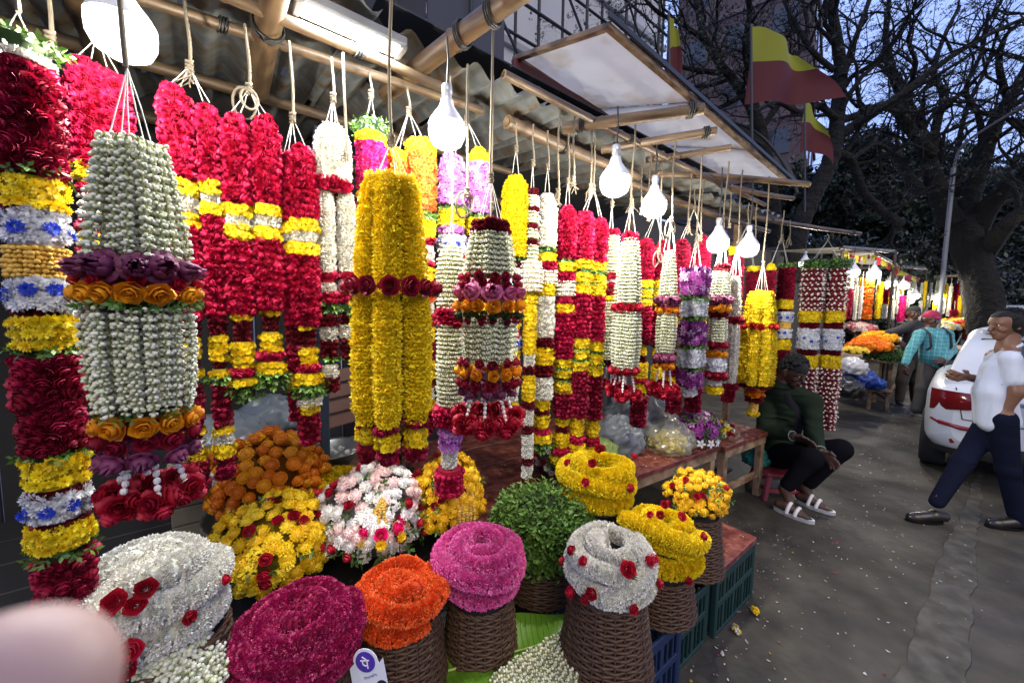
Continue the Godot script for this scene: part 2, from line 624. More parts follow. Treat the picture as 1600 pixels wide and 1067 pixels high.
	kind("b", "maroon_band", "rose", 3, 0.012, 1.6, 0.0, [Color(0.16, 0.003, 0.014), Color(0.22, 0.005, 0.02)], Color(0.05, 0.0, 0.004))
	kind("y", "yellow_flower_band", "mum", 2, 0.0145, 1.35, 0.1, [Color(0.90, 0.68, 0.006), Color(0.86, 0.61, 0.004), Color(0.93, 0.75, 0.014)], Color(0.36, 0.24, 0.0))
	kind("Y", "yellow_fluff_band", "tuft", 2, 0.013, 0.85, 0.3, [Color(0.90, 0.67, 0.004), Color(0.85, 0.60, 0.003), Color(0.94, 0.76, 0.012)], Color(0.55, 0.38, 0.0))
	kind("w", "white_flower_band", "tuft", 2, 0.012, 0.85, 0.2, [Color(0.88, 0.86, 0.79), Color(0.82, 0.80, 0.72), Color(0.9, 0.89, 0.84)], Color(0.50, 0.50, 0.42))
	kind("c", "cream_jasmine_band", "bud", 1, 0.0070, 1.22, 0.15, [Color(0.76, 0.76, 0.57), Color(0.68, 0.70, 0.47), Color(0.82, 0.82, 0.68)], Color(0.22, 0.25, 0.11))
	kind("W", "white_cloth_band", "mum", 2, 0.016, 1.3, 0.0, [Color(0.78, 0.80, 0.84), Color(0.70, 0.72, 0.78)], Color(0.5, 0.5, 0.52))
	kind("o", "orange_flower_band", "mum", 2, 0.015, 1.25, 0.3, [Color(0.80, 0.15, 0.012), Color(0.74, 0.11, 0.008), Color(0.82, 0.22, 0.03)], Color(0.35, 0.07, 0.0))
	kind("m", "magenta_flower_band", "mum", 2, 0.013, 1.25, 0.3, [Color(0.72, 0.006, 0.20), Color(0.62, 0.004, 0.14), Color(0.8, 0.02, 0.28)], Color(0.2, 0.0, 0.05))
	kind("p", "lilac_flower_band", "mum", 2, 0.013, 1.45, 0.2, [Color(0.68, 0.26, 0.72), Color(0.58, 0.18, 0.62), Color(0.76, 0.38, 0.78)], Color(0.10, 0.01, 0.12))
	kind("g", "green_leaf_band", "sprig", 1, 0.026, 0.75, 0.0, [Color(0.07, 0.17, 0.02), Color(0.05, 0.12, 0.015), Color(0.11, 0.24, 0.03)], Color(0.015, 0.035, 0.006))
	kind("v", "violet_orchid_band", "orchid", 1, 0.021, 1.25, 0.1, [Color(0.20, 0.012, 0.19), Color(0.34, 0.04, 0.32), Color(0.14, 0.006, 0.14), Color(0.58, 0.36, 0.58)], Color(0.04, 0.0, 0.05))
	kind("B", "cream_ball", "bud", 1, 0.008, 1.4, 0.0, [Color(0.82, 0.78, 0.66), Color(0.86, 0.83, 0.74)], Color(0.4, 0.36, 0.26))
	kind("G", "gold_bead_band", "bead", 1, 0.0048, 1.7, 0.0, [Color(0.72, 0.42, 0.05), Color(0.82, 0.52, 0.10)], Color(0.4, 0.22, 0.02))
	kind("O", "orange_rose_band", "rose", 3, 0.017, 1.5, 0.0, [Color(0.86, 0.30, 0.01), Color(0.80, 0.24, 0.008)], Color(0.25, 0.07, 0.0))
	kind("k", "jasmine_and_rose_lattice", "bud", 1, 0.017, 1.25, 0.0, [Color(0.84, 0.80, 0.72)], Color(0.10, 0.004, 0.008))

func kind(key: String, called: String, mesh: String, variants: int, size: float, gap: float, tilt: float, cols: Array, core: Color):
	K[key] = {"name": called, "mesh": mesh, "variants": variants, "size": size, "gap": gap, "tilt": tilt, "cols": cols, "core": core}

func petal_mat(c: Color) -> StandardMaterial3D:
	var key := "petal_" + c.to_html(false)
	if not M.has(key):
		var m: StandardMaterial3D = M["petal"].duplicate()
		m.resource_name = key
		m.albedo_color = c.linear_to_srgb()
		M[key] = m
	return M[key]

func flower(called: String, mesh: String, c: Color, where: Vector3, face: Vector3, size: float, parent: Node) -> MeshInstance3D:
	var b := along(face, rf(0, TAU)).scaled(Vector3.ONE * size)
	return part(called, FM[mesh], petal_mat(c), parent, Transform3D(b, where))

func tint(k: Dictionary) -> Color:
	var c: Color = k.cols[rng.randi() % k.cols.size()]
	var w := rf(0.80, 1.1) * mood
	return Color(c.r * w, c.g * w, c.b * w)

# A length of strand: its core with the flowers tied all round it. solo: each flower a part of its own.
func band(parent: Node, key: String, pts: Array, rads: Array, solo := false, called := "", fsize := 0.0, sub := "petals") -> MeshInstance3D:
	var k: Dictionary = K[key]
	var size: float = fsize if fsize > 0.0 else k.size
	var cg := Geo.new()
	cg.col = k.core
	var inner := []
	for r in rads:
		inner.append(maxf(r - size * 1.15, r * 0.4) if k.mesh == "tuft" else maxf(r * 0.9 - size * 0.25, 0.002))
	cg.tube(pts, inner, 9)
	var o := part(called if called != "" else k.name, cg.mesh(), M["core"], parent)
	var length := 0.0
	for i in pts.size() - 1:
		length += pts[i].distance_to(pts[i + 1])
	var gap: float = size * k.gap
	var rows := maxi(1, roundi(length / gap))
	var xs: Array = []
	var cs: Array = []
	for w in k.variants:
		var e: Array[Transform3D] = []
		xs.append(e)
		cs.append(PackedColorArray())
	var seg := 0
	var done := 0.0
	var shift := rf(0.1, 0.9)
	for row in rows:
		var want := (row + shift) / rows * length
		while seg < pts.size() - 2 and done + pts[seg].distance_to(pts[seg + 1]) < want:
			done += pts[seg].distance_to(pts[seg + 1])
			seg += 1
		var sl: float = maxf(pts[seg].distance_to(pts[seg + 1]), 1e-5)
		var w: float = clampf((want - done) / sl, 0, 1)
		var p: Vector3 = pts[seg].lerp(pts[seg + 1], w)
		var r: float = lerpf(rads[seg], rads[seg + 1], w) * rf(0.96, 1.045)
		var t: Vector3 = (pts[seg + 1] - pts[seg]).normalized()
		var nx := t.cross(Vector3(0.31, 0.17, 0.93)).normalized()
		var ny := t.cross(nx)
		var count := maxi(3, roundi(TAU * r / gap))
		var off := rf(0, TAU) if key != "k" and key != "c" else (PI * row / count if key == "c" else PI * (row / 2) / count)
		for i in count:
			var a := off + TAU * (i + rf(-0.15, 0.15)) / count
			var e := nx * cos(a) + ny * sin(a)
			var face: Vector3 = (e + t * k.tilt + rv(0.32)).normalized()
			var rr := r * rf(0.9, 1.03) - size * 0.3
			if k.mesh == "tuft":
				rr = r - size * rf(0.7, 1.15)
			elif k.mesh == "rose":
				rr = r - size * rf(0.55, 0.85)
			if key == "c" or key == "B" or key == "k":
				face = (e + t * (0.9 if row % 2 else -0.2) + rv(0.15)).normalized()
			var c := tint(k)
			if key == "k" and (i + row) % 2 == 0:
				c = Color(0.20, 0.006, 0.016) * rf(0.8, 1.3)
			var s := size * rf(0.76, 1.22)
			if solo and e.dot(view_dir) > 0.30:
				flower("rose" if k.mesh == "rose" else ("chrysanthemum" if k.mesh == "mum" else k.mesh), k.mesh + str(rng.randi() % k.variants), k.cols[rng.randi() % k.cols.size()], p + e * rr + t * rf(-0.2, 0.2) * gap, face, s, o)
			else:
				var n := rng.randi() % int(k.variants)
				xs[n].append(Transform3D(along(face, rf(0, TAU)).scaled(Vector3.ONE * s), p + e * rr + t * rf(-0.2, 0.2) * gap))
				cs[n].append(c)
	if true:
		for n in k.variants:
			if xs[n].size():
				many(sub, FM[k.mesh + str(n)], M["leaf"] if k.mesh == "sprig" else M["petal"], xs[n], cs[n], o)
	return o


# ---------- garlands
func px(u: float, v: float, x: float) -> float:          # metres per pixel at this place
	return dep(onx(u, v, x)) / F

# A rope that comes down from the bamboo, with its knot: a thing of its own.
func rope(label: String, low: Vector3, high_y: float, style := 0, thick := 0.0045, lean := Vector3.ZERO, group := "ropes hanging from the bamboo poles") -> Node3D:
	var o := thing("hanging_rope", label, "rope", low, group)
	var h := high_y - low.y
	var g := Geo.new()
	var pts := []
	var n := 8
	for i in n + 1:
		var w := float(i) / n
		pts.append(Vector3(sin(w * 5.0 + low.z * 9.0) * 0.004, h * w, cos(w * 4.0 + low.x * 7.0) * 0.004) + lean * w)
	g.tube(pts, thick, 6)
	part("rope_line", g.mesh(), M["rope"], o)
	if style >= 1:
		var k := Geo.new()                                # the knot: a few tight turns
		var kp := []
		for i in 26:
			var w := i * 0.95
			kp.append(Vector3(cos(w) * thick * (1.6 + 0.6 * sin(w * 0.37)), (i - 13) * thick * 0.32, sin(w) * thick * 1.7))
		k.tube(kp, thick * 0.85, 5)
		part("knot", k.mesh(), M["rope"], o)
	if style == 2:                                       # a loose loop that dangles
		for q in 2:
			var lg := Geo.new()
			var lp := []
			var s := 0.045 + 0.015 * q
			for i in 15:
				var w := TAU * i / 14.0
				lp.append(Vector3((1.0 - cos(w)) * 0.008 * (1 - 2 * q), -s * (1.0 - cos(w)) * 0.75, sin(w) * s * 0.5 + (0.012 * q)))
			lg.tube(lp, thick * 0.9, 6)
			part("loop", lg.mesh(), M["rope"], o)
	if style == 3:                                       # a frayed end
		var fg := Geo.new()
		for i in 9:
			fg.tube([Vector3(0, 0.004, 0), Vector3(rf(-0.012, 0.012), -0.025, rf(-0.02, 0.02)), Vector3(rf(-0.025, 0.025), -rf(0.03, 0.065), rf(-0.035, 0.035))], 0.0016, 4)
		part("frayed_end", fg.mesh(), M["rope"], o)
	return o

func strings(o: Node3D, knot: Vector3, ends: Array, r := 0.0013):
	for e in ends:
		var g := Geo.new()
		g.tube([knot, knot.lerp(e, 0.5) + rv(0.002), e], r, 4)
		part("hanging_string", g.mesh(), M["string"], o)

# A garland of thick flower strands side by side. tubes: [u, v of the top, width in pixels, "kind and length, kind and length ..."]
func gar(called: String, label: String, x: float, tubes: Array, rope_label := "", rope_style := 1, group := "garlands hanging along the stall", solo_near := 2.2, knot_px := 40.0, high := 2.46) -> Node3D:
	var p0 := onx(tubes[0][0], tubes[0][1], x) if x < 0.0 else at(tubes[0][0], tubes[0][1], x)   # x above zero: a distance from the camera
	var o := thing(called, label, "garland", p0, group)
	mood = rf(0.88, 1.04)
	view_dir = ((co - p0) * Vector3(1, 0, 1)).normalized()
	var ends := []
	var top := 0.0
	var mid := Vector3.ZERO
	for tb in tubes:
		var p := onx(tb[0], tb[1], x) if x < 0.0 else at(tb[0], tb[1], x)
		var m: float = dep(p) / F
		var r: float = 0.46 * tb[2] * m * cosu(tb[0])
		p -= p0
		var toks: PackedStringArray = tb[3].split(" ", false)
		var y := p.y
		var sway := rf(-0.006, 0.006)
		var first_r := r
		for i in toks.size():
			var t: String = toks[i]
			var key := t.substr(0, 1)
			var ml := 1.0
			var num := t.substr(1)
			if num.contains("*"):
				ml = float(num.get_slice("*", 1))
				num = num.get_slice("*", 0)
			var ln := float(num) * m
			var rr := r * ml * (0.86 if key in ["b", "g"] and ln < 0.03 and i > 0 else 1.0)
			if i == 0:
				first_r = rr
			var n := clampi(roundi(ln / 0.03), 1, 14)
			var pts := []
			var rads := []
			for j in n + 1:
				var w := float(j) / n
				pts.append(Vector3(p.x, y - ln * w, p.z + sway * (p.y - y + ln * w)))
				var q := rr
				if i == 0 and ln > rr * 1.2:
					q *= sqrt(clampf(0.2 + w * ln / (rr * 1.3), 0.0, 1.0))
				if i == toks.size() - 1 or ml < 0.8:
					q *= lerpf(1.0, 0.9, w)
				elif n > 2:
					q *= 1.0 + 0.05 * sin(PI * w)
				rads.append(q)
			var big: bool = m * F < solo_near and (key in ["r", "d", "O", "v"])
			var bd := band(o, key, pts, rads, big)
			if key == "W":
				var to_cam: Vector3 = (co - (p0 + pts[0]))
				to_cam.y = 0
				to_cam = to_cam.normalized()
				for j in 4:
					var e := to_cam.rotated(Vector3.UP, -1.2 + 0.8 * j + rf(-0.15, 0.15))
					flower("blue_flower", "mum%d" % (j % 2), Color(0.02, 0.06, 0.55), Vector3(p.x, y - ln * rf(0.4, 0.6), p.z) + e * rr * 1.02, e, minf(ln * 0.28, 0.016), bd)
			y -= ln
		top = maxf(top, p.y)
		mid += Vector3(p.x, 0, p.z) / tubes.size()
		ends.append(Vector3(p.x, p.y + 0.005, p.z + first_r * 0.3))
		ends.append(Vector3(p.x, p.y + 0.005, p.z - first_r * 0.3))
	var knot := mid + Vector3.UP * (top + knot_px * dep(p0) / F)
	strings(o, knot, ends)
	if rope_label != "":
		rope(rope_label, p0 + knot, maxf(high, p0.y + knot.y + 0.05), rope_style)
	return o

# A garland in tiers: bunches of thin strands, rings of flowers, tassels. Pixel rows of the photograph are turned to metres on the upright line through its top.
func tiered(called: String, label: String, x: float, u: float, vtop: float, tiers: Array, rope_label := "", rope_style := 1, group := "garlands hanging along the stall", knot_px := 50.0, string_w := 20.0) -> Node3D:
	var p0 := onx(u, vtop, x)
	return tiered_at(called, label, p0, u, vtop, tiers, rope_label, rope_style, group, knot_px, string_w)

func tiered_at(called: String, label: String, p0: Vector3, u: float, vtop: float, tiers: Array, rope_label := "", rope_style := 1, group := "", knot_px := 50.0, string_w := 20.0) -> Node3D:
	var o := thing(called, label, "garland", p0, group)
	mood = rf(0.88, 1.04)
	view_dir = ((co - p0) * Vector3(1, 0, 1)).normalized()
	var m := dep(p0) / F
	var mh := m * cosu(u)
	var near := m * F < 2.2
	for t in tiers:
		match t[0]:
			"strands":                                    # v0, v1, w0, w1, n, strand width, kind, belly
				var y0: float = -(t[1] - vtop) * m
				var y1: float = -(t[2] - vtop) * m
				var sr: float = t[6] * 0.5 * mh
				for i in t[5]:
					var a: float = TAU * (i + 0.5) / t[5] + rf(-0.06, 0.06)
					var e := Vector3(cos(a), 0, sin(a))
					var pts := []
					var rads := []
					var n := 8
					for j in n + 1:
						var w := float(j) / n
						var rr: float = lerpf(t[3], t[4], w) * 0.5 * mh - sr
						rr += sin(PI * w) * (t[8] if t.size() > 8 else 0.0) * mh
						pts.append(e * maxf(rr, 0.004) + Vector3.UP * lerpf(y0, y1, w))
						rads.append(sr * (0.8 if j == 0 or j == n else 1.0))
					band(o, t[7], pts, rads, false, "flower_strand")
			"bunches":                                    # v0, v1, w0, w1, bunches, strands in each, strand width, kind, belly
				var y0: float = -(t[1] - vtop) * m
				var y1: float = -(t[2] - vtop) * m
				var sr: float = t[7] * 0.5 * mh
				for b in t[5]:
					var ba: float = TAU * (b + 0.5) / t[5] + 0.25
					for i in t[6]:
						var a: float = TAU * i / t[6] + ba
						var pts := []
						var rads := []
						for j in 9:
							var w := j / 8.0
							var big: float = lerpf(t[3], t[4], w) * 0.5 * mh + sin(PI * w) * t[9] * mh
							var br: float = big * sin(PI / t[5]) * 0.82
							var e := Vector3(cos(ba), 0, sin(ba)) * (big - br)
							pts.append(e + Vector3(cos(a), 0, sin(a)) * maxf(br - sr, 0.003) + Vector3.UP * lerpf(y0, y1, w))
							rads.append(sr * (0.8 if j == 0 or j == 8 else 1.0))
						band(o, t[8], pts, rads, false, "flower_strand")
			"ring":                                       # v, w, n, flower width, mesh, colours, part name, face tilt
				for i in t[3]:
					var a: float = TAU * i / t[3] + rf(-0.1, 0.1)
					var e := Vector3(cos(a), 0, sin(a))
					var s: float = t[4] * 0.5 * mh
					var c: Color = t[6][rng.randi() % t[6].size()]
					var face: Vector3 = (e + Vector3.UP * (t[8] if t.size() > 8 else 0.0)).normalized()
					flower(t[7], t[5] + ("%d" % (i % 2) if t[5] in ["rose", "mum"] else "0"), c, e * (t[2] * 0.5 * mh - s * 0.45) - Vector3.UP * ((t[1] - vtop) * m + rf(-0.003, 0.003)), face, s * rf(0.92, 1.12), o)
			"band":                                       # v0, v1, w, kind
				var y0: float = -(t[1] - vtop) * m
				var y1: float = -(t[2] - vtop) * m
				var r: float = t[3] * 0.5 * mh
				band(o, t[4], [Vector3(0, y0, 0), Vector3(0, (y0 + y1) / 2, 0), Vector3(0, y1, 0)], [r * 0.92, r, r * 0.92], near and t[4] in ["r", "d", "O", "v"], "", 0.0)
			"lobes":                                      # v0, v1, ring width, n, lobe width, kind: short thick strands side by side
				for i in t[4]:
					var a: float = TAU * (i + 0.5) / t[4]
					var e: Vector3 = Vector3(cos(a), 0, sin(a)) * (t[3] - t[5]) * 0.5 * mh
					var y0: float = -(t[1] - vtop) * m
					var y1: float = -(t[2] - vtop) * m
					var r: float = t[5] * 0.5 * mh
					band(o, t[6], [e + Vector3.UP * y0, e + Vector3.UP * (y0 + y1) / 2, e + Vector3.UP * y1], [r * 0.9, r, r * 0.9], near and t[6] in ["r", "d", "O"])
			"tassel":                                     # v0, v1, w, n, rose width
				for i in t[4]:
					var a: float = TAU * (i + 0.5) / t[4] + 0.3
					var e := Vector3(cos(a), 0, sin(a))
					var xs: Array[Transform3D] = []
					var cs := PackedColorArray()
					var y0: float = -(t[1] - vtop) * m
					var y1: float = -(t[2] - vtop) * m + rf(-0.01, 0.01)
					var n := maxi(2, roundi((y0 - y1) / 0.014))
					var sg := Geo.new()
					sg.tube([e * t[3] * 0.35 * mh + Vector3.UP * y0, e * t[3] * 0.5 * mh + Vector3.UP * (y1 - 0.01)], 0.0015, 4)
					var st := part("tassel_string", sg.mesh(), M["string"], o)
					for j in n:
						var w := (j + 0.5) / n
						var c: Vector3 = e * lerpf(0.35, 0.5, w) * t[3] * mh + Vector3.UP * lerpf(y0, y1, w)
						for k in 5:
							var b: float = TAU * k / 5 + j
							var d := Vector3(cos(b), -0.9, sin(b)).normalized()
							xs.append(Transform3D(along(d, 0).scaled(Vector3(0.006, 0.0125, 0.006)), c))
							cs.append(Color(0.84, 0.80, 0.76) * rf(0.85, 1.05))
					many("jasmine_buds", FM["bud0"], M["petal"], xs, cs, st)
					if t[5] > 0:
						for k in 7:
							var b: float = TAU * k / 7 + i
							var d := Vector3(cos(b), -0.75 if k % 2 else 0.25, sin(b)).normalized()
							var s: float = t[5] * 0.5 * mh
							flower("rose", "rose%d" % (k % 3), [Color(0.36, 0.003, 0.022), Color(0.44, 0.005, 0.03)][k % 2], e * t[3] * 0.5 * mh + Vector3.UP * (y1 - s * 0.5) + d * s * 0.62, d, s, o)
	var knot := Vector3(0, knot_px * m, 0)
	var ends := []
	for i in 5:
		var a := TAU * i / 5
		ends.append(Vector3(cos(a), 0, sin(a)) * string_w * 0.5 * mh)
	strings(o, knot, ends, 0.0011)
	if rope_label != "":
		rope(rope_label, p0 + knot, maxf(2.5, p0.y + knot.y + 0.05), rope_style)
	return o


func garlands():
	var red := [Color(0.44, 0.004, 0.028), Color(0.36, 0.003, 0.02)]
	var dark := [Color(0.24, 0.004, 0.025), Color(0.30, 0.005, 0.03)]
	var lotus := [Color(0.12, 0.012, 0.055), Color(0.16, 0.018, 0.075)]
	var orange := [Color(0.78, 0.34, 0.008), Color(0.72, 0.27, 0.006)]
	var leafc := [Color(0.02, 0.05, 0.012), Color(0.03, 0.07, 0.015)]
	# row at the back, from the near end to the far end
	gar("rose_garland", "thick crimson rose garland with white bands of blue flowers and a gold bead band", -1.2, [[30, 62, 132, "g20 w15 d165 g10 y48 b10 W50 G50*.95 W48 b15 y55 g12 d160 g14 y48 b12 W45 b12 y42 g14 d110"]], "tan rope holding the thick crimson garland with blue flowers", 0)
	gar("rose_garland", "bright red rose garland between the thick crimson one and the jasmine bead garland", -1.5, [[132, 92, 74, "r166 y25 r18 B42*.8 r20 y18 r120 y20 b20 d150"], [176, 116, 58, "r150 y25 r18 B40*.8 r20 y18 r130 b20 d130"]], "knotted rope tail in front of the bright red roses", 1)
	gar("rose_garland", "bright red rose garland with a white stripe right behind the jasmine bead garland", -1.5, [[272, 138, 64, "r140 y22 w25 y24 r150 b30*.7 y40*.6 b12*.6 y10*.7 g16*.7 d72*.6 y12*.7 b10*.6 w15*.7 y20*.7 d60*.7"], [322, 162, 40, "r116 y20 w20 y20 r160 b30*.8 y40*.8 b12*.8 y10 g16 d70*.8 y12 w20 y20 d40"]], "frayed rope knot above the red garland behind the jasmine beads", 3)
	gar("rose_garland", "twin red rose garland with yellow and white collar under the looped rope", -1.5, [[366, 182, 54, "r136 y18 w16 y22 r118 y8*.75 b35*.58 y42*.78 r16*.95 y14*1.1 g24*1.05"], [413, 186, 52, "r132 y17 w16 y20 r112 y8*.75 b28*.58 y32*.78 r16*.95 y20*1.15 g24*1.05"]], "rope with big loose loops above the twin red garland", 2)
	gar("rose_garland", "red rose garland with yellow and white collar beside the white garland", -1.5, [[469, 229, 54, "r112 y19 w16 y17 r114 y8*.75 b28*.6 y30*.75 r12*.95 y17*1.1 g24*1.1 w12 y16*.8 d52*.7"], [447, 240, 24, "r104 y18 w16 y17 r114 b30 d60 y16 d50"]], "thin rope with two knots above the single red garland", 1)
	gar("tuberose_garland", "white tuberose garland with a belt of red roses below its domed top", -1.5, [[519, 194, 66, "w88 r16*1.02"], [508, 296, 33, "w130 r14 w16 r18 g15 b20 w22 b30*.9 g10 w20 b25"], [540, 296, 33, "w128 r14 w18 r16 g15 b20 w22 b30*.9"]], "rope with a thick knot above the domed white garland", 1)
	gar("magenta_garland", "magenta flower garland with a leafy yellow top behind the yellow strands", -1.5, [[580, 190, 50, "g18*1.05 y16 m72 y20 m60 g15 m60"]], "rope above the leafy topped magenta garland", 1)
	gar("orange_garland", "orange chrysanthemum garland with yellow top next to the bulb", -1.5, [[657, 222, 50, "y22 o86 g12 y28 r12 w25 r8 y25 o30 w20 r18 y25 d30 y30 b15 w20 y20 d40"], [620, 236, 30, "y14 o90 g12 y28 r12 w25 o60 y30 d60"]], "slanting rope above the orange garland", 1)
	gar("lilac_garland", "lilac flower garland with white and blue flowered bands below the large bulb", -1.5, [[706, 240, 44, "p78 g10 y26 p12 W28 o18*.9 W32 p20 y25 g8 W30 y20 W25 b10 y20 W22 p75"], [749, 234, 42, "y24 p76 g8 y26 p12 W28 o18 W30 y40 W30 p60"]], "pale rope above the lilac garland", 1)
	gar("jasmine_garland", "loose cream jasmine garland half hidden behind the beaded lotus garland", -1.32, [[705, 385, 44, "c96 r26*1.1 c130 r34*1.2 p40*.8 w30*.7 r40*1.2"]], "thin rope above the half hidden cream garland", 0)
	gar("yellow_garland", "plain yellow chrysanthemum garland of one thick rounded strand", -1.45, [[806, 274, 46, "Y126 g8*.7 b10*.6 W26*.6 y70*.6 r12*.6 W20*.6 y50*.6 b12*.6 w24*.6 y30*.6"]], "rope above the plain thick yellow garland", 1)
	gar("striped_garland", "thin cream and maroon striped garland with a cream ball at its middle", -1.4, [[832, 296, 21, "b10 c16 b10 c16 b10 c15 b10 c26 B46*1.75 y100 w20 b15 y42 b12 w28 b14 w40 b12 w24 b10 w20 g16*1.4 c44*2"]], "rope above the thin striped garland", 1)
	gar("tuberose_garland", "white tuberose garland with a cream ball beside the thin striped one", -1.4, [[855, 302, 36, "w84 g8 y12 r16 B20*1.1 y20 w65 b18 y28 b18 w36 y18*.75 b10*.7 y22*.75 r10*.8 y14 g10"]], "rope above the white garland beside the striped one", 1)
	gar("rose_garland", "red rose garland with a cream ball between its two yellow collars", -1.35, [[887, 324, 33, "r80 g5 y15 r14 B24 r10 y14 r74 y15 g4 y14 g4 y18 d42 y15*.7 b12*.75 y24*.8 r12 y15*1.15 g8"]], "rope above the red garland with the cream ball", 1)
	gar("rose_garland", "pair of red rose strands with three stacked yellow collars", -1.3, [[914, 331, 31, "r74 y15 g4 y14 g4 y16 r70 y16 g4 y15 g3 y15 d76 y32*.75 r12*.9 y14 g8"], [938, 340, 26, "r70 y14 g4 y14 g4 y16 r72 y16 g4 y15 g3 y15 d72 y32*.8 r12 y14 g8"]], "rope above the paired red strands with three collars", 1)
	gar("jasmine_garland", "slim cream jasmine garland with three thin red stripes", -1.3, [[955, 360, 29, "r9 c56 r9 w6 r9 w6 r9 y8 c90"]], "rope above the slim cream garland with red stripes", 1)
	tiered("tassel_pendant", "lotus pendant with white tassels hanging below the striped cream garland", -1.3, 958, 552, [["ring", 556, 30, 6, 15, "lotus", lotus, "lotus", -0.5], ["ring", 568, 28, 6, 12, "rose", dark, "rose", 0.0], ["tassel", 574, 598, 26, 4, 15]], "", 0, "garlands hanging along the stall", 6.0, 10.0)
	tiered("jasmine_garland", "full cream jasmine garland with a belt of red roses and rose tassels", -1.15, 985, 366, [["band", 364, 376, 26, "r"], ["strands", 374, 474, 26, 44, 6, 14, "c", 1.0], ["ring", 480, 46, 9, 16, "rose", red, "rose"], ["strands", 486, 578, 44, 42, 6, 16, "c", 2.0], ["ring", 580, 44, 8, 18, "rose", red, "rose", -0.3], ["tassel", 586, 612, 36, 4, 18]], "frayed rope above the full cream garland", 3)
	gar("rose_garland", "broad red rose garland with stacked yellow collars behind the cream garlands", -1.4, [[1010, 372, 30, "r64 y12 g4 y12 g4 y10 r50 b10 y18*.6 b12*.6 y25*.8 r8 y14 g6 d50"], [1036, 376, 26, "r60 y12 g4 y12 g4 y10 r55 b10 y18*.7 b12*.6 y25*.8 r8 y14"]], "rope above the broad red garland behind the cream ones", 1)
	tiered("jasmine_garland", "narrow green-white jasmine bead garland with one lotus ring and red rose tassels", -1.1, 1047, 394, [["strands", 393, 466, 14, 30, 7, 8, "c", 1.0], ["ring", 470, 34, 7, 20, "lotus", lotus, "lotus", 0.2], ["ring", 484, 34, 7, 13, "rose", orange, "orange_rose", -0.2], ["strands", 490, 552, 30, 28, 7, 8, "c", 2.0], ["ring", 560, 30, 6, 18, "lotus", lotus, "lotus", -0.3], ["ring", 573, 30, 6, 13, "rose", orange, "orange_rose", -0.2], ["tassel", 578, 606, 26, 4, 22]], "heavily knotted rope above the narrow jasmine bead garland", 2)
	tiered("orchid_garland", "violet orchid and white flower garland in alternating fat rings", -1.1, 1087, 420, [["lobes", 420, 462, 52, 4, 26, "v"], ["lobes", 462, 470, 44, 4, 22, "g"], ["lobes", 470, 494, 46, 4, 24, "W"], ["lobes", 494, 502, 40, 4, 20, "g"], ["lobes", 502, 538, 50, 4, 25, "v"], ["lobes", 538, 546, 42, 4, 20, "g"], ["lobes", 546, 574, 48, 4, 25, "W"], ["lobes", 574, 580, 40, 4, 20, "g"], ["lobes", 580, 606, 46, 4, 24, "v"], ["band", 606, 622, 26, "W"]], "rope with frayed white end above the orchid garland", 3)
	gar("rose_garland", "deep pink rose garland seen behind the violet orchids", -1.35, [[1066, 374, 30, "d60 r60 y14 d80 y20 d40"], [1098, 370, 30, "r64 r60 y14 d80 y20 d40"]], "rope above the deep pink garland behind the orchids", 1)
	tiered("jasmine_garland", "cream jasmine garland with lotus and orange roses under the bulb near the yellow garland", -1.05, 1128, 416, [["band", 412, 424, 26, "b"], ["strands", 424, 464, 26, 32, 6, 11, "c"], ["ring", 468, 34, 7, 20, "lotus", lotus, "lotus", 0.1], ["ring", 482, 34, 7, 14, "rose", orange, "orange_rose", -0.1], ["band", 486, 496, 30, "b"], ["strands", 496, 534, 28, 30, 6, 10, "c"], ["ring", 540, 32, 7, 16, "rose", dark, "rose"], ["ring", 554, 30, 7, 14, "rose", orange, "orange_rose"], ["band", 560, 580, 32, "W"], ["ring", 588, 36, 7, 17, "rose", dark, "rose", -0.2], ["band", 594, 604, 26, "w"], ["band", 606, 616, 30, "y"]], "rope above the cream garland with lotus under the bulb", 1)
	tiered("tuberose_garland", "slender white strands with a maroon rose knot beside the yellow front garland", -1.05, 1150, 432, [["strands", 432, 494, 16, 26, 4, 11, "w", 1.0], ["ring", 500, 32, 6, 16, "rose", dark, "rose"], ["strands", 506, 600, 26, 26, 4, 11, "w", 1.0], ["ring", 606, 26, 6, 15, "rose", dark, "rose"]], "rope above the slender white strands", 1)
	gar("rose_garland", "maroon rose garland with yellow tips behind the far bulb", -1.25, [[1152, 386, 26, "y12 d70 y24 d80 y20 d40"], [1178, 416, 22, "y8 d66 y20 d80"]], "rope above the maroon garland behind the far bulb", 1)
	gar("rose_garland", "maroon rose garland with blue flowered white band behind the yellow front garland", -1.15, [[1206, 412, 18, "y10 d50 y14 d60"], [1231, 412, 30, "g6 d50 y15 b4 W16 G10*.9 W14 b4 y16 d80"]], "rope with frayed end above the maroon garland", 3)
	# the front row
	tiered("jasmine_garland", "large grey-white jasmine bead garland with purple lotus belt hanging in front", -1.08, 205, 222, [
		["bunches", 222, 400, 116, 196, 6, 6, 12, "c", 2.0],
		["ring", 420, 196, 11, 72, "lotus", lotus, "lotus", 0.1], ["ring", 440, 204, 9, 32, "rose", red, "rose"], ["ring", 456, 204, 14, 48, "rose", orange, "orange_rose", -0.35], ["band", 466, 486, 190, "g"],
		["bunches", 480, 646, 196, 176, 7, 6, 11.5, "c", 6.0],
		["band", 640, 652, 150, "g"], ["ring", 664, 176, 11, 48, "rose", orange, "orange_rose", -0.1], ["ring", 690, 170, 10, 46, "rose", dark, "rose"], ["ring", 716, 164, 9, 54, "lotus", lotus, "lotus", -0.7],
		["tassel", 725, 775, 130, 6, 52]], "pale cords that hold the large jasmine bead garland", 0, "garlands of the front row", 110.0, 70.0)
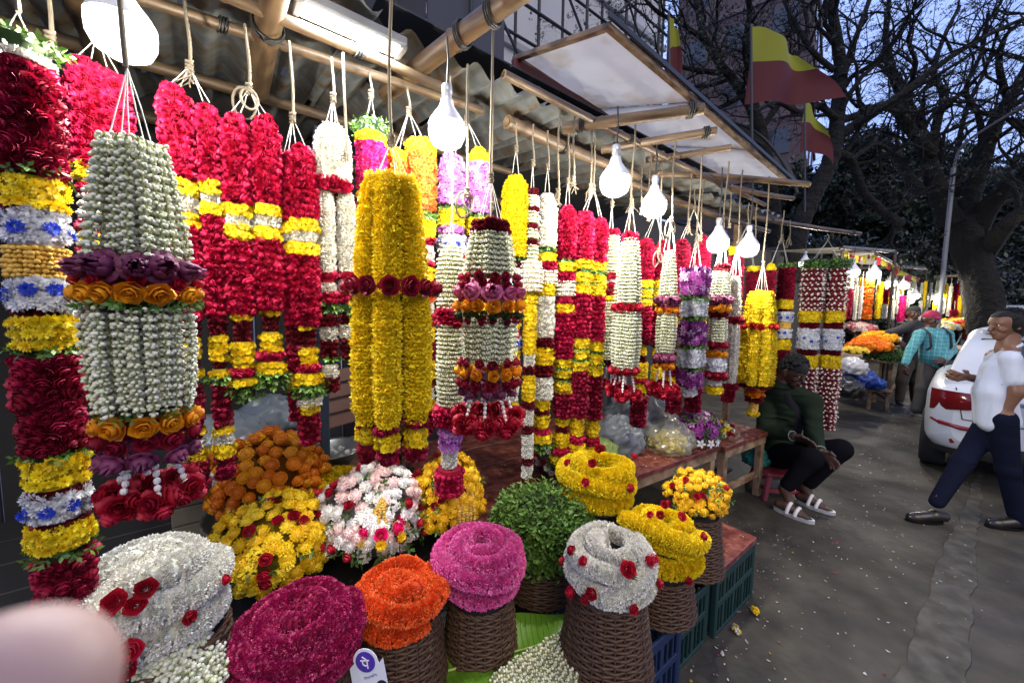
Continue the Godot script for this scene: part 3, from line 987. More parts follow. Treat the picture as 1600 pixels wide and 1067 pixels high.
	tiered("yellow_garland", "large yellow chrysanthemum garland of thick fluffy strands with a dark rose belt", -1.08, 612, 284, [
		["strands", 280, 446, 96, 132, 6, 47, "Y", 1.0], ["ring", 448, 146, 14, 32, "rose", dark, "rose"], ["strands", 452, 660, 134, 136, 6, 46, "Y", 3.0],
		["lobes", 656, 672, 120, 5, 36, "d"], ["lobes", 672, 698, 122, 5, 38, "y"], ["lobes", 698, 722, 116, 5, 36, "d"]], "twisted pale cord of the large yellow front garland", 1, "garlands of the front row", 62.0, 60.0)
	tiered("lotus_garland", "jasmine bead garland with pink lotus belt, orange roses and white tassels", -1.08, 766, 352, [
		["band", 350, 368, 66, "b"], ["bunches", 366, 432, 64, 88, 7, 6, 9, "c", 1.0], ["ring", 434, 92, 14, 15, "rose", dark, "rose"], ["ring", 444, 96, 14, 15, "rose", dark, "rose"],
		["ring", 458, 100, 10, 30, "lotus", [Color(0.42, 0.07, 0.18), Color(0.34, 0.04, 0.13)], "lotus", 0.3], ["ring", 478, 106, 13, 22, "rose", orange, "orange_rose"], ["ring", 492, 100, 14, 16, "rose", leafc, "leaf_rosette"], ["ring", 500, 92, 14, 14, "rose", dark, "rose"],
		["bunches", 498, 566, 88, 84, 7, 6, 9, "c", 3.0], ["ring", 566, 94, 13, 16, "rose", dark, "rose"], ["ring", 582, 98, 12, 20, "rose", orange, "orange_rose"], ["ring", 598, 94, 13, 20, "rose", dark, "rose"], ["ring", 612, 84, 9, 22, "lotus", lotus, "lotus", -0.6],
		["tassel", 616, 652, 82, 7, 28], ["ring", 664, 92, 10, 26, "rose", red, "rose", -0.3]], "pale cords spreading to the pink lotus garland", 1, "garlands of the front row", 72.0, 44.0)
	tiered("yellow_garland", "medium yellow marigold garland with thin red belt near the seated man", -0.98, 1190, 458, [
		["strands", 456, 510, 38, 58, 6, 18, "y", 1.0], ["ring", 510, 60, 12, 13, "rose", [Color(0.42, 0.01, 0.015)], "rose"], ["strands", 513, 602, 58, 60, 6, 19, "y", 2.0], ["lobes", 602, 608, 58, 6, 16, "b"], ["band", 608, 622, 34, "O"], ["band", 622, 630, 30, "b"], ["band", 630, 648, 16, "G"], ["band", 648, 654, 24, "y"]], "white strings over the medium yellow garland", 1, "garlands of the front row", 46.0, 22.0)
	var kt := "g14*1.1 k66 y18*.98 b10*.9 W32 b10*.9 y20 k98*1.08"
	gar("lattice_garland", "tall twin garland of white jasmine and maroon checks with yellow and mint bands", 3.35, [[1273, 406, 38, kt], [1311, 406, 38, kt]], "thin strings above the tall checked garland", 1, "garlands of the front row", 1.0, 30.0, 2.3)
	tiered_at("lattice_pendant", "gold beaded pendant below the tall checked garland", at(1272, 628, 3.35), 1272, 628, [["band", 626, 640, 30, "y"], ["band", 640, 652, 28, "d"], ["band", 652, 660, 24, "w"], ["band", 660, 682, 14, "G"]], "", 0, "garlands of the front row", 6.0, 10.0)
	# more ropes that hang from the poles, in view between the garlands
	var spare := [[77, 60, "left of the large bulb, by the green leaves"], [540, 245, "behind the domed white garland"], [730, 300, "close beside the largest bulb"], [768, 322, "in front of the lilac flowers"], [872, 300, "between the white and the red garland"], [896, 280, "over the red garland with the cream ball"], [923, 292, "left of the second bulb"], [1002, 330, "beside the third bulb, slightly slack"], [1014, 340, "behind the third bulb"], [1030, 392, "near the narrow bead garland"], [1076, 352, "above the deep pink garland"], [1095, 372, "long and straight near the orchids"], [1140, 352, "between the two far bulbs"], [1180, 372, "just past the far bulb"], [1234, 372, "ending in a frayed knot above the maroon roses"]]
	for s in spare:
		rope("tan rope " + s[2], onx(s[0], s[1], -1.22 if s[0] > 700 else -1.45), 2.46, 1 + int(s[0]) % 3, 0.0045)


# ---------- ground and road
func setting():
	var g := Geo.new()
	g.quad(Vector3(-200, 0, -300), Vector3(200, 0, -300), Vector3(200, 0, 100), Vector3(-200, 0, 100))
	structure("road", g.mesh(), M["asphalt"])
	var s := Geo.new()                                   # a worn strip of old concrete that runs along the road
	var l := []
	var nz := FastNoiseLite.new()
	nz.frequency = 0.9
	var n := 220
	for i in n:
		var z := 3.0 - i * 0.05
		var wl := -0.17 + nz.get_noise_2d(z * 2.0, 0) * 0.03 + nz.get_noise_2d(z * 9.0, 7.0) * 0.012 + maxf(0.0, -z - 2.0) * 0.045
		var wr := 0.05 + nz.get_noise_2d(z * 3.0, 40.0) * 0.025 + nz.get_noise_2d(z * 11.0, 90.0) * 0.008
		if z < -6.5:
			wl = lerpf(wl, wr, clampf((-z - 6.5) / 1.8, 0, 1))
		l.append([Vector3(wl, 0.004, z), Vector3(wr, 0.004, z)])
	for i in n - 1:
		s.quad(l[i + 1][0], l[i + 1][1], l[i][1], l[i][0])
	structure("concrete_strip", s.mesh(), M["concrete"])
	# petals that fell on the road
	var xs: Array[Transform3D] = []
	var cs := PackedColorArray()
	var pc := [Color(0.75, 0.74, 0.66), Color(0.7, 0.68, 0.4), Color(0.8, 0.8, 0.78), Color(0.45, 0.02, 0.06), Color(0.6, 0.4, 0.02), Color(0.55, 0.3, 0.3)]
	for i in 950:
		var z := -rf(0.3, 9.0)
		var x := -0.85 + absf(rng.randfn(0.0, 0.42)) + (0.0 if i % 3 else rf(0, 0.9))
		if i % 4 == 0:
			x = rf(-1.2, -0.6)
			z = -rf(1.0, 3.2)
		var sz := rf(0.005, 0.016)
		if i % 11 == 0:
			sz *= 1.7
		var b := Basis.from_euler(Vector3(PI / 2 + rf(-0.5, 0.5), rf(0, TAU), rf(-0.4, 0.4)), EULER_ORDER_YXZ)
		xs.append(Transform3D(b.scaled(Vector3(sz * 1.4, sz, sz)), Vector3(x, 0.008, z)))
		cs.append(pc[[0, 0, 1, 2, 2, 3, 4, 5][rng.randi() % 8]] * rf(0.35, 0.9))
	var o := many("fallen_petals", FM["leaf0"], M["petal"], xs, cs, self)
	tag(o, "white, yellow and red petals strewn over the asphalt", "petals")
	# lumps of dropped flowers by the crate
	for f in [[1152, 985, "y", "dropped yellow and white flower clump by the crate corner"], [1180, 955, "y", "dropped yellow flower head beside the green crate"]]:
		var p := ony(f[0], f[1], 0.012)
		var t := thing("dropped_flower", f[3], "flower", p)
		for i in 6:
			flower("flower_head", "mum%d" % (i % 2), [Color(0.85, 0.6, 0.02), Color(0.8, 0.8, 0.72)][i % 2 if f[0] < 1170 else 0], Vector3(rf(-0.018, 0.018), rf(0, 0.012), rf(-0.018, 0.018)), Vector3(rf(-1, 1), 0.8, rf(-1, 1)), 0.016, t)


func bamboo(a: Vector3, b: Vector3, r: float, label: String, called := "bamboo_pole", ties := []) -> Node3D:
	var o := thing(called, label, "pole", a, "bamboo poles of the stall roof")
	var d := b - a
	var ln := d.length()
	var n := maxi(6, int(ln / 0.05))
	var pts := []
	var rads := []
	var next := rf(0.1, 0.3)
	var bend := rv(0.012)
	for i in n + 1:
		var w := float(i) / n
		pts.append(d * w + bend * sin(PI * w) * ln)
		var q := r * lerpf(1.0, 0.88, w)
		rads.append(q)
		if w * ln > next and i < n:
			next += rf(0.26, 0.38)
			for k in [[0.006, 1.0], [0.010, 1.12], [0.016, 1.13], [0.020, 1.0]]:
				pts.append(d * (w + k[0] / ln) + bend * sin(PI * w) * ln)
				rads.append(q * k[1])
	var g := Geo.new()
	g.tube(pts, rads, 12, false)
	part("culm", g.mesh(), M["bamboo"], o)
	for e in [0, 1]:                                     # the hollow sawn ends
		var c: Vector3 = pts[0] if e == 0 else pts[-1]
		var t := (d if e == 1 else -d).normalized()
		var q: float = rads[0] if e == 0 else rads[-1]
		var h := Geo.new()
		h.lathe(Transform3D(along(t, 0), c), [Vector2(q, 0.0), Vector2(q * 0.74, 0.003), Vector2(q * 0.70, -0.03), Vector2(0.001, -0.05)], 12)
		part("sawn_end", h.mesh(), M["wood"], o)
	for w in ties:
		var tg := Geo.new()
		for k in 3:
			var rp := []
			for i in 13:
				var an := TAU * i / 12.0
				var bb := along(d, 0)
				rp.append(d * w + bend * sin(PI * w) * ln + d.normalized() * (k * 0.009 + 0.006 * sin(an)) + (bb.x * cos(an) + bb.z * sin(an)) * (r * 1.08 + 0.002))
			tg.tube(rp, 0.0035, 5, false)
		part("twine_binding", tg.mesh(), M["black_cable"], o)
	return o


func stall_frame():
	# corrugated roof: big waves run down the slope; rust holes let the sky through
	var sheets := 5
	for q in sheets:
		var o := thing("roof_sheet", ["corrugated roof sheet over the near end of the stall, full of rust holes", "corrugated roof sheet above the large bulb, full of rust holes", "corrugated roof sheet above the looped ropes, with rust holes", "grey corrugated roof sheet by the thick tied bamboo pole", "grey corrugated roof sheet whose wavy edge shows beside the awning"][q], "roof sheet", Vector3(-1.42, 2.61 + 0.012 * (q % 2), 1.5 - q * 0.98), "corrugated sheets of the stall roof")
		var nu := 57
		var nv := 24
		var pts := []
		for j in nv:
			for i in nu:
				var s := i * 0.0186
				var wv := j / float(nv - 1)
				var edge := 0.0 if j else 0.03 * sin(q * 2.1)
				pts.append(Vector3(-2.1 * wv + edge, 0.20 * wv + 0.026 * sin(TAU * s / 0.149) + 0.008 * sin(wv * 7.0 + q), -s))
		var g := Geo.new()
		g.grid(pts, nu, nv)
		var keep := PackedInt32Array()
		for i in range(0, g.ix.size(), 6):
			var k := i / 6
			var iu := k % (nu - 1)
			if not (rng.randf() < (0.028 if q < 3 else 0.001) and iu % 8 in [1, 2, 5]):
				keep.append_array(g.ix.slice(i, i + 6))
		g.ix = keep
		part("corrugated_sheet", g.mesh(), M["sheet_metal"], o)
	# poles along the stall
	bamboo(Vector3(-1.50, 2.50, 1.4), Vector3(-1.47, 2.50, -0.78), 0.020, "long thin bamboo pole under the roof front, right behind the tube light", "bamboo_pole", [0.4, 0.85])
	bamboo(Vector3(-1.80, 2.50, 1.4), Vector3(-1.52, 2.50, -1.02), 0.019, "second thin bamboo pole further under the corrugated roof", "bamboo_pole", [0.6])
	bamboo(Vector3(-2.15, 2.50, 1.4), Vector3(-2.05, 2.50, -1.6), 0.024, "bamboo pole deep under the roof near the back wall", "bamboo_pole")
	bamboo(Vector3(-2.6, 2.52, 1.4), Vector3(-2.55, 2.50, -3.2), 0.026, "bamboo pole at the back of the stall roof", "bamboo_pole")
	bamboo(Vector3(-1.53, 2.50, -1.17), Vector3(-1.55, 2.50, -2.30), 0.032, "stout bamboo pole with an open sawn end beside the wavy roof edge", "bamboo_pole", [0.35])
	bamboo(Vector3(-1.55, 2.44, -2.2), Vector3(-1.45, 2.42, -4.4), 0.024, "bamboo pole that carries the far garlands of the stall", "bamboo_pole", [0.2])
	bamboo(Vector3(-1.20, 2.47, -0.9), Vector3(-1.16, 2.44, -3.4), 0.016, "thin bamboo pole in front that carries bulbs and ropes", "bamboo_pole", [0.3, 0.7])
	# poles that reach out over the street
	bamboo(Vector3(-1.75, 2.54, -0.66), Vector3(-0.93, 2.56, -0.79), 0.037, "thick brown bamboo pole that juts out above the street", "bamboo_pole", [0.62, 0.80])
	bamboo(Vector3(-1.93, 2.47, -0.20), Vector3(-1.2, 2.53, -0.20), 0.042, "thick bamboo pole that juts out near the tube light", "bamboo_pole", [0.5])
	bamboo(Vector3(-2.2, 2.47, 0.25), Vector3(-1.0, 2.52, 0.25), 0.034, "bamboo pole that juts out above the large bulb", "bamboo_pole", [0.5])
	for e in [[880, 200, 1100, 170, 0.026, "first cross pole under the white awning, tied with black twine"], [940, 234, 1120, 204, 0.021, "second cross pole under the white awning"], [1010, 250, 1142, 230, 0.018, "third and shortest cross pole under the white awning"], [1030, 272, 1265, 288, 0.020, "long pale cross pole at the far edge of the white awning"], [1140, 292, 1240, 310, 0.018, "pale bamboo stub below the far awning corner"], [1180, 340, 1345, 365, 0.021, "far pale bamboo pole above the maroon garlands"]]:
		bamboo(ony(e[0], e[1], 2.45), ony(e[2], e[3], 2.46), e[4], e[5], "bamboo_pole", [0.12, 0.9] if e[4] > 0.02 else [])
	# white awning panel with its wooden frame
	var aw := thing("awning", "white painted awning panel with rust stains and a wooden frame", "awning", Vector3(-1.19, 2.9, -1.48))
	var c := [Vector3(0, 0, 0), Vector3(-0.58, 0.11, 0.07), Vector3(-0.66, 0.0, -2.10), Vector3(0, -0.15, -2.56)]
	var pg := Geo.new()
	for k in 3:                                          # three sheets with a joint between them
		var a0: Vector3 = c[0].lerp(c[3], k / 3.0 + (0.003 if k else 0.0))
		var a1: Vector3 = c[0].lerp(c[3], (k + 1) / 3.0)
		var b0: Vector3 = c[1].lerp(c[2], k / 3.0 + (0.003 if k else 0.0))
		var b1: Vector3 = c[1].lerp(c[2], (k + 1) / 3.0)
		var sg := Geo.new()
		sg.quad(a0, a1, b1, b0)
		part("panel", sg.mesh(), M["awning_white"], aw)
	for k in 4:
		var a: Vector3 = c[k]
		var b: Vector3 = c[(k + 1) % 4]
		var d := b - a
		var bs := along(d, 0)
		bs = Basis.looking_at(d.normalized(), Vector3.UP)
		var bg := Geo.new()
		bg.box(Transform3D(bs, (a + b) / 2 + Vector3(0, -0.014, 0)), Vector3(0.032, 0.026, d.length() + (0.03 if k % 2 else -0.034)), 0.003)
		part("frame_batten", bg.mesh(), M["wood"], aw)
	for k in [0.33, 0.66]:
		var bg := Geo.new()
		var a: Vector3 = c[0].lerp(c[3], k)
		var b: Vector3 = c[1].lerp(c[2], k)
		bg.box(Transform3D(Basis.looking_at((b - a).normalized(), Vector3.UP), (a + b) / 2 + Vector3(0, 0.034, 0)), Vector3(0.03, 0.026, (b - a).length()), 0.003)
		part("cross_batten", bg.mesh(), M["wood"], aw)
	var rg := Geo.new()                                  # dark metal channel along its outer edge
	var od: Vector3 = c[3] - c[0]
	rg.box(Transform3D(Basis.looking_at(od.normalized(), Vector3.UP), (c[0] + c[3]) / 2 + Vector3(0.026, 0.012, 0)), Vector3(0.014, 0.028, od.length() + 0.06), 0.002)
	part("edge_channel", rg.mesh(), M["black_cable"], aw)
	# dark red board and dark sheet between the roof and the awning
	var fb := thing("fascia_board", "dark red fascia board between the corrugated roof and the awning", "board", Vector3(-1.80, 2.93, -1.40))
	var fg := Geo.new()
	fg.box(Transform3D(Basis.from_euler(Vector3(0, 0.04, 0.25)), Vector3(0.02, -0.03, -1.05)), Vector3(0.03, 0.16, 2.15), 0.004)
	part("board", fg.mesh(), mat("fascia_red", lin(0.10, 0.008, 0.012), 0.6), fb)
	var ds := thing("dark_roof_sheet", "dark flat roof sheet behind the fascia board", "roof sheet", Vector3(-1.62, 2.72, -2.2))
	var dg := Geo.new()
	for k in 3:
		var eg := Geo.new()
		eg.box(Transform3D(Basis.from_euler(Vector3(0.0, 0.0, 0.16)), Vector3(-0.62, 0.02, 1.1 - k * 1.04)), Vector3(1.25, 0.012, 1.03), 0.002)
		part("sheet", eg.mesh(), mat("dark_tin", lin(0.03, 0.033, 0.04), 0.5, 0.3), ds)
	# far roof part, tilted sheets under the awning
	var fr := thing("far_roof_sheet", "row of rusty tilted tin sheets at the far end of the stall", "roof sheet", Vector3(-1.45, 2.52, -3.1))
	for k in 4:
		var eg := Geo.new()
		var pts := []
		for j in 8:
			for i in 25:
				pts.append(Vector3(-1.3 * j / 7.0, 0.22 * j / 7.0 + 0.02 * sin(i * TAU / 8.0) + 0.03 * k, -k * 0.42 - i * 0.0186))
		eg.grid(pts, 25, 8)
		part("corrugated_sheet", eg.mesh(), M["sheet_metal"], fr)
	# back wall of dark planks, side posts
	var bw := thing("back_wall", "dark tarpaulin and plank wall at the back of the stall", "wall", Vector3(-3.15, 0, 0.5))
	for k in 11:
		var g := Geo.new()
		g.box(Transform3D(Basis(), Vector3(rf(-0.006, 0.006), 1.42, 1.2 - k * 0.56)), Vector3(0.03, 2.84, 0.55), 0.006)
		part("plank", g.mesh(), mat("back_plank%d" % (k % 3), lin(0.016, 0.015, 0.016) * [1.0, 1.35, 0.75][k % 3], 0.8), bw)
	for e in [[-2.2, -0.48, 0.022, "dark blue steel post between the red garlands and the yellow one", "steel_post"], [-2.3, -3.3, 0.03, "wooden post at the far end of the stall", "wooden_post"], [-1.62, -4.1, 0.028, "wooden post behind the maroon garlands", "wooden_post"], [-2.4, 1.6, 0.03, "wooden post at the near end of the stall", "wooden_post"]]:
		var o := thing(e[4], e[3], "post", Vector3(e[0], 0, e[1]))
		var g := Geo.new()
		g.box(Transform3D(Basis(), Vector3(0, 1.25, 0)), Vector3(e[2] * 2, 2.5, e[2] * 2), 0.004)
		part("shaft", g.mesh(), mat("steel_blue", lin(0.035, 0.05, 0.075), 0.5, 0.3) if e[4] == "steel_post" else M["wood"], o)
		var f := Geo.new()
		f.box(Transform3D(Basis(), Vector3(0, 0.01, 0)), Vector3(e[2] * 5, 0.02, e[2] * 5), 0.003)
		part("foot", f.mesh(), M["dark_cloth"], o)


# ---------- lamps
func bulb(where: Vector3, size: float, energy: float, label: String, cord_top: float, cord := true, far := false, lit := true) -> Node3D:
	var o := thing("led_bulb", label, "light bulb", where, "bulbs along the stalls" if far else "bulbs hanging over the garlands")
	var s := size                                          # radius of the globe
	var g := Geo.new()
	g.lathe(Transform3D(), [Vector2(0.001, -0.95 * s), Vector2(0.45 * s, -0.9 * s), Vector2(0.8 * s, -0.68 * s), Vector2(0.97 * s, -0.3 * s), Vector2(s, 0.05 * s), Vector2(0.97 * s, 0.32 * s)], 24)
	part("globe", g.mesh(), M["far_bulb_glow"] if far else M["bulb_glow"], o)
	var h := Geo.new()
	h.lathe(Transform3D(), [Vector2(0.985 * s, 0.30 * s), Vector2(0.99 * s, 0.36 * s), Vector2(0.86 * s, 0.62 * s), Vector2(0.62 * s, 0.95 * s), Vector2(0.42 * s, 1.25 * s), Vector2(0.34 * s, 1.5 * s), Vector2(0.33 * s, 1.62 * s), Vector2(0.001, 1.63 * s)], 24)
	var neck := part("neck", h.mesh(), M["lamp_housing"], o)
	if not far:
		for k in 12:
			var fg := Geo.new()
			var a := TAU * k / 12
			fg.box(Transform3D(Basis(Vector3.UP, -a), Vector3(cos(a) * 0.6 * s, 0.95 * s, sin(a) * 0.6 * s)) * Transform3D(Basis(Vector3(0, 0, 1), 0.62), Vector3.ZERO), Vector3(0.03 * s, 0.75 * s, 0.04 * s), 0.0)
			part("cooling_rib", fg.mesh(), M["lamp_housing"], neck)
	var c := Geo.new()
	c.lathe(Transform3D(), [Vector2(0.26 * s, 1.60 * s), Vector2(0.27 * s, 1.7 * s), Vector2(0.24 * s, 1.76 * s), Vector2(0.27 * s, 1.84 * s), Vector2(0.24 * s, 1.9 * s), Vector2(0.27 * s, 1.98 * s), Vector2(0.3 * s, 2.05 * s), Vector2(0.26 * s, 2.4 * s), Vector2(0.001, 2.42 * s)], 14)
	part("cap", c.mesh(), mat("lamp_cap", lin(0.45, 0.46, 0.48), 0.35, 0.5), o)
	if cord:
		var cg := Geo.new()
		var hgt := maxf(cord_top - where.y, 2.7 * s)
		cg.tube([Vector3(0, 2.38 * s, 0), Vector3(0.004, lerpf(2.38 * s, hgt, 0.5), -0.003), Vector3(0, hgt, 0)], 0.0035, 6)
		part("cord", cg.mesh(), M["black_cable"], o)
	if lit:
		var l := OmniLight3D.new()
		l.name = "bulb_light"
		l.light_energy = energy
		l.light_color = Color(1.0, 0.975, 0.91) if not far else Color(1.0, 0.96, 0.88)
		l.omni_range = 12.0
		l.omni_attenuation = 2.0
		l.light_size = size * 0.25
		l.shadow_enabled = true
		l.position = Vector3(0, -0.68 * s, 0)
		o.add_child(l)
	return o

func lamps():
	bulb(at(190, 50, 0.82), 0.058, 0.62, "large lit bulb at the near end of the stall, above the jasmine bead garland", 2.5)
	bulb(at(698, 205, 1.30), 0.062, 0.55, "lit bulb with white cone neck between the yellow and lilac garlands", 2.5)
	bulb(at(961, 285, 1.60), 0.062, 0.68, "lit bulb above the paired red garland and the slim cream one", 2.44)
	bulb(at(1022, 322, 1.95), 0.062, 0.68, "lit bulb just above the broad red garland, lower than its neighbour", 2.44)
	bulb(at(1122, 380, 2.25), 0.060, 0.60, "lit bulb over the cream garland with lotus near the orchids", 2.44)
	bulb(at(1170, 388, 2.4), 0.058, 0.60, "lit bulb with visible pale cap over the medium yellow garland", 2.42)
	# tube light under the roof
	var t := thing("tube_light", "lit white tube light fitting under the corrugated roof", "light fitting", Vector3(-1.43, 2.53, -0.43))
	var g := Geo.new()
	g.box(Transform3D(Basis(), Vector3(0, 0.022, 0)), Vector3(0.092, 0.03, 0.35), 0.004)
	part("housing", g.mesh(), mat("fitting_grey", lin(0.16, 0.165, 0.18), 0.5), t)
	var d := Geo.new()
	d.box(Transform3D(Basis(), Vector3(0, 0.002, 0)), Vector3(0.068, 0.012, 0.31), 0.004)
	part("light_panel", d.mesh(), M["bulb_glow"], t)
	for s in [-1, 1]:
		var e := Geo.new()
		e.box(Transform3D(Basis(), Vector3(0, 0.004, s * 0.168)), Vector3(0.082, 0.018, 0.022), 0.004)
		part("end_cap", e.mesh(), M["fitting_grey"], t)
	var fr := Geo.new()                                  # a white fibre knot that hangs on it
	for i in 14:
		fr.tube([Vector3(0.01, 0.0, -0.03), Vector3(0.01 + rf(-0.02, 0.02), -0.02, -0.03 + rf(-0.03, 0.03)), Vector3(0.01 + rf(-0.03, 0.03), -rf(0.025, 0.06), -0.03 + rf(-0.05, 0.05))], 0.0012, 4)
	part("frayed_string", fr.mesh(), M["string"], t)
	var al := AreaLight3D.new()
	al.name = "tube_panel_light"
	al.area_size = Vector2(0.078, 0.31)
	al.light_energy = 2.8
	al.light_color = Color(0.95, 0.98, 1.0)
	al.area_range = 10.0
	al.shadow_enabled = true
	al.rotation.x = -PI / 2
	al.position = Vector3(0, -0.008, 0)
	t.add_child(al)


# ---------- buildings behind
func buildings():
	var o := thing("apartment_building", "pale blue-grey building wall behind the scaffolding", "building", Vector3(-9.5, 0, -9))
	var g := Geo.new()
	g.box(Transform3D(Basis(), Vector3(-4, 9, 0)), Vector3(8, 18, 13), 0.03)
	part("wall", g.mesh(), mat("pale_render", lin(0.62, 0.64, 0.68), 0.85), o)
	for f in 5:
		var sl := Geo.new()
		sl.box(Transform3D(Basis(), Vector3(0.06, 3.0 + f * 3.2, 0)), Vector3(0.14, 0.22, 13.1), 0.02)
		part("floor_band", sl.mesh(), mat("pale_band", lin(0.40, 0.42, 0.46), 0.85), o)
	var s := thing("scaffolding", "dark steel scaffolding in front of the pale building", "scaffolding", Vector3(-8.2, 0, -9))
	var sm := mat("scaffold_steel", lin(0.02, 0.022, 0.03), 0.6)
	for x in [0.0, 0.9]:
		for k in 8:
			part("upright", line_tube(Vector3(x, 0, -6 + k * 1.7), Vector3(x, 17, -6 + k * 1.7), 0.045), sm, s)
		for j in 9:
			part("ledger", line_tube(Vector3(x + 0.05, 1.9 * j + 1.0, -6.2), Vector3(x + 0.05, 1.9 * j + 1.0, 6.2), 0.04), sm, s)
	for j in 8:
		for k in 7:
			var z := -6 + k * 1.7
			var up := (j + k) % 2 == 0
			part("brace", line_tube(Vector3(0.95, 1.9 * j + (1.0 if up else 2.9), z), Vector3(0.95, 1.9 * j + (2.9 if up else 1.0), z + 1.7), 0.035, 5), sm, s)
	var h := thing("hoarding", "dark boarded hoarding with thin frame bars above the stall roof", "hoarding", Vector3(-5.0, 0, -1.6))
	for k in 4:
		var hg := Geo.new()
		hg.box(Transform3D(Basis(), Vector3(rf(-0.004, 0.004), 4.2, 2.4 - k * 1.3)), Vector3(0.04, 4.0, 1.28), 0.008)
		part("board", hg.mesh(), mat("hoarding_dark%d" % (k % 2), lin(0.028, 0.03, 0.042) * (1.0 + 0.4 * (k % 2)), 0.8), h)
	for k in 5:
		part("frame_bar", line_tube(Vector3(0.08, 0, 2.9 - k * 1.1), Vector3(0.08, 6.4, 2.9 - k * 1.1), 0.025), sm, h)
	for y in [2.9, 4.0, 5.1]:
		part("frame_bar", line_tube(Vector3(0.11, y, 3.2), Vector3(0.11, y, -2.2), 0.022), sm, h)
	var cw := thing("compound_wall", "long dark wall behind the far stalls", "wall", Vector3(-3.6, 0, -5))
	for k in 9:
		var wg := Geo.new()
		wg.box(Transform3D(Basis(), Vector3(0, 1.55, -1.5 - k * 3.02)), Vector3(0.22, 3.1, 3.0), 0.02)
		part("wall_panel", wg.mesh(), mat("dark_render", lin(0.030, 0.030, 0.034), 0.9), cw)
		var pg2 := Geo.new()
		pg2.box(Transform3D(Basis(), Vector3(0.03, 1.62, -0.01 - k * 3.02)), Vector3(0.34, 3.24, 0.3), 0.02)
		part("pier", pg2.mesh(), M["dark_render"], cw)
	var b := thing("tall_building", "dull pink tall building with floor bands behind the branches", "building", Vector3(-10.5, 0, -27), "", 0.2)
	var bg := Geo.new()
	bg.box(Transform3D(Basis(), Vector3(0, 11, 0)), Vector3(6.5, 22, 8), 0.04)
	part("wall", bg.mesh(), mat("pink_render", lin(0.11, 0.075, 0.085), 0.85), b)
	for f in 7:
		var sl := Geo.new()
		sl.box(Transform3D(Basis(), Vector3(0, 2.8 + f * 3.0, 0)), Vector3(6.7, 0.25, 8.2), 0.02)
		part("floor_band", sl.mesh(), mat("pink_band", lin(0.15, 0.11, 0.12), 0.85), b)
		for k in 3:
			for side in 2:
				var w := Geo.new()
				var c := Vector3(3.26, 1.5 + f * 3.0, -2.6 + k * 2.6) if side == 0 else Vector3(-2.1 + k * 2.1, 1.5 + f * 3.0, 4.01)
				w.box(Transform3D(Basis(), c), Vector3(0.06, 1.3, 1.1) if side == 0 else Vector3(1.1, 1.3, 0.06), 0.01)
				part("window", w.mesh(), M["glass_dark"], b)


# ---------- trees
var twig := Geo.new()
var bough := Geo.new()
var tips: Array[Vector3] = []

func sprout(p: Vector3, d: Vector3, ln: float, r: float, level: int):
	var n := 5 if level > 1 else (4 if level == 1 else 3)
	var pts := [p]
	var rads := [r]
	var q := p
	var dir := d
	for i in n:
		dir = (dir + rv(0.52 if level > 0 else 0.4) + Vector3(0, 0.04, 0)).normalized()
		q += dir * ln / n
		pts.append(q)
		rads.append(r * (1.0 - 0.75 * (i + 1.0) / n))
		if level > 0:
			var kids := 1 if level > 1 else 1 + rng.randi() % 2
			for k in kids:
				var s := dir.cross(rv(1.0)).normalized()
				sprout(q, (dir * 0.75 + s * rf(0.6, 1.1)).normalized(), ln * (rf(0.5, 0.75) if level > 1 else rf(0.3, 0.5)), r * 0.40 * (1.0 - 0.5 * i / n), level - 1)
	if level == 0:
		tips.append(q)
		twig.tube(pts, rads, 3, false)
	else:
		(bough if level >= 2 else twig).tube(pts, rads, 5 if level >= 2 else 4, false)

func limb(g: Geo, z0: float, z1: float, px_pts: Array, spawn := 1, lv := 2, sl := 1.5):
	var raw := []
	var wid := []
	for i in px_pts.size():
		var z := lerpf(z0, z1, float(i) / (px_pts.size() - 1))
		raw.append(at(px_pts[i][0], px_pts[i][1], z))
		wid.append(px_pts[i][2] * z / F * 0.5 * cosu(px_pts[i][0]))
	var pts := curve(raw, 5)
	var rads := []
	for i in pts.size():
		var w := float(i) / 5.0
		var k := mini(int(w), wid.size() - 2)
		rads.append(lerpf(wid[k], wid[k + 1], w - k) * rf(0.93, 1.07))
	g.tube(pts, rads, 9)
	for i in range(3, pts.size(), 3):
		for k in spawn:
			var d: Vector3 = (pts[i] - pts[i - 1]).normalized()
			var s := d.cross(rv(1.0)).normalized()
			sprout(pts[i], (d * 0.5 + s * 0.9 + Vector3(0, 0.35, 0)).normalized(), sl * rf(0.6, 1.25), minf(rads[i] * 0.55, 0.07), lv)

func tree(called: String, label: String, z: float, trunk: Array, limbs: Array, leaves: int, spawn := 1, lv := 2, sl := 1.5):
	var o := thing(called, label, "tree", Vector3.ZERO, "large bare rain trees")
	twig = Geo.new()
	bough = Geo.new()
	tips = []
	var tg := Geo.new()
	limb(tg, z, z, trunk, 0)
	part("trunk", tg.mesh(), M["bark"], o)
	for l in limbs:
		var lg := Geo.new()
		limb(lg, z, z + l[0], l[1], spawn, lv, sl)
		part("limb", lg.mesh(), M["bark"], o)
	part("boughs", bough.mesh(), M["bark"], o).set_meta("kind", "stuff")
	part("twigs", twig.mesh(), M["bark"], o).set_meta("kind", "stuff")
	var xs: Array[Transform3D] = []
	var cs := PackedColorArray()
	for i in leaves:
		var p: Vector3 = tips[rng.randi() % tips.size()] + rv(0.12)
		xs.append(Transform3D(along(rv(1.0) + Vector3(0, 0.5, 0), rf(0, TAU)).scaled(Vector3.ONE * rf(0.05, 0.11)), p))
		cs.append(Color(0.012, 0.024, 0.014) * rf(0.5, 1.3))
	many("leaves", FM["sprig0"], M["leaf"], xs, cs, o)

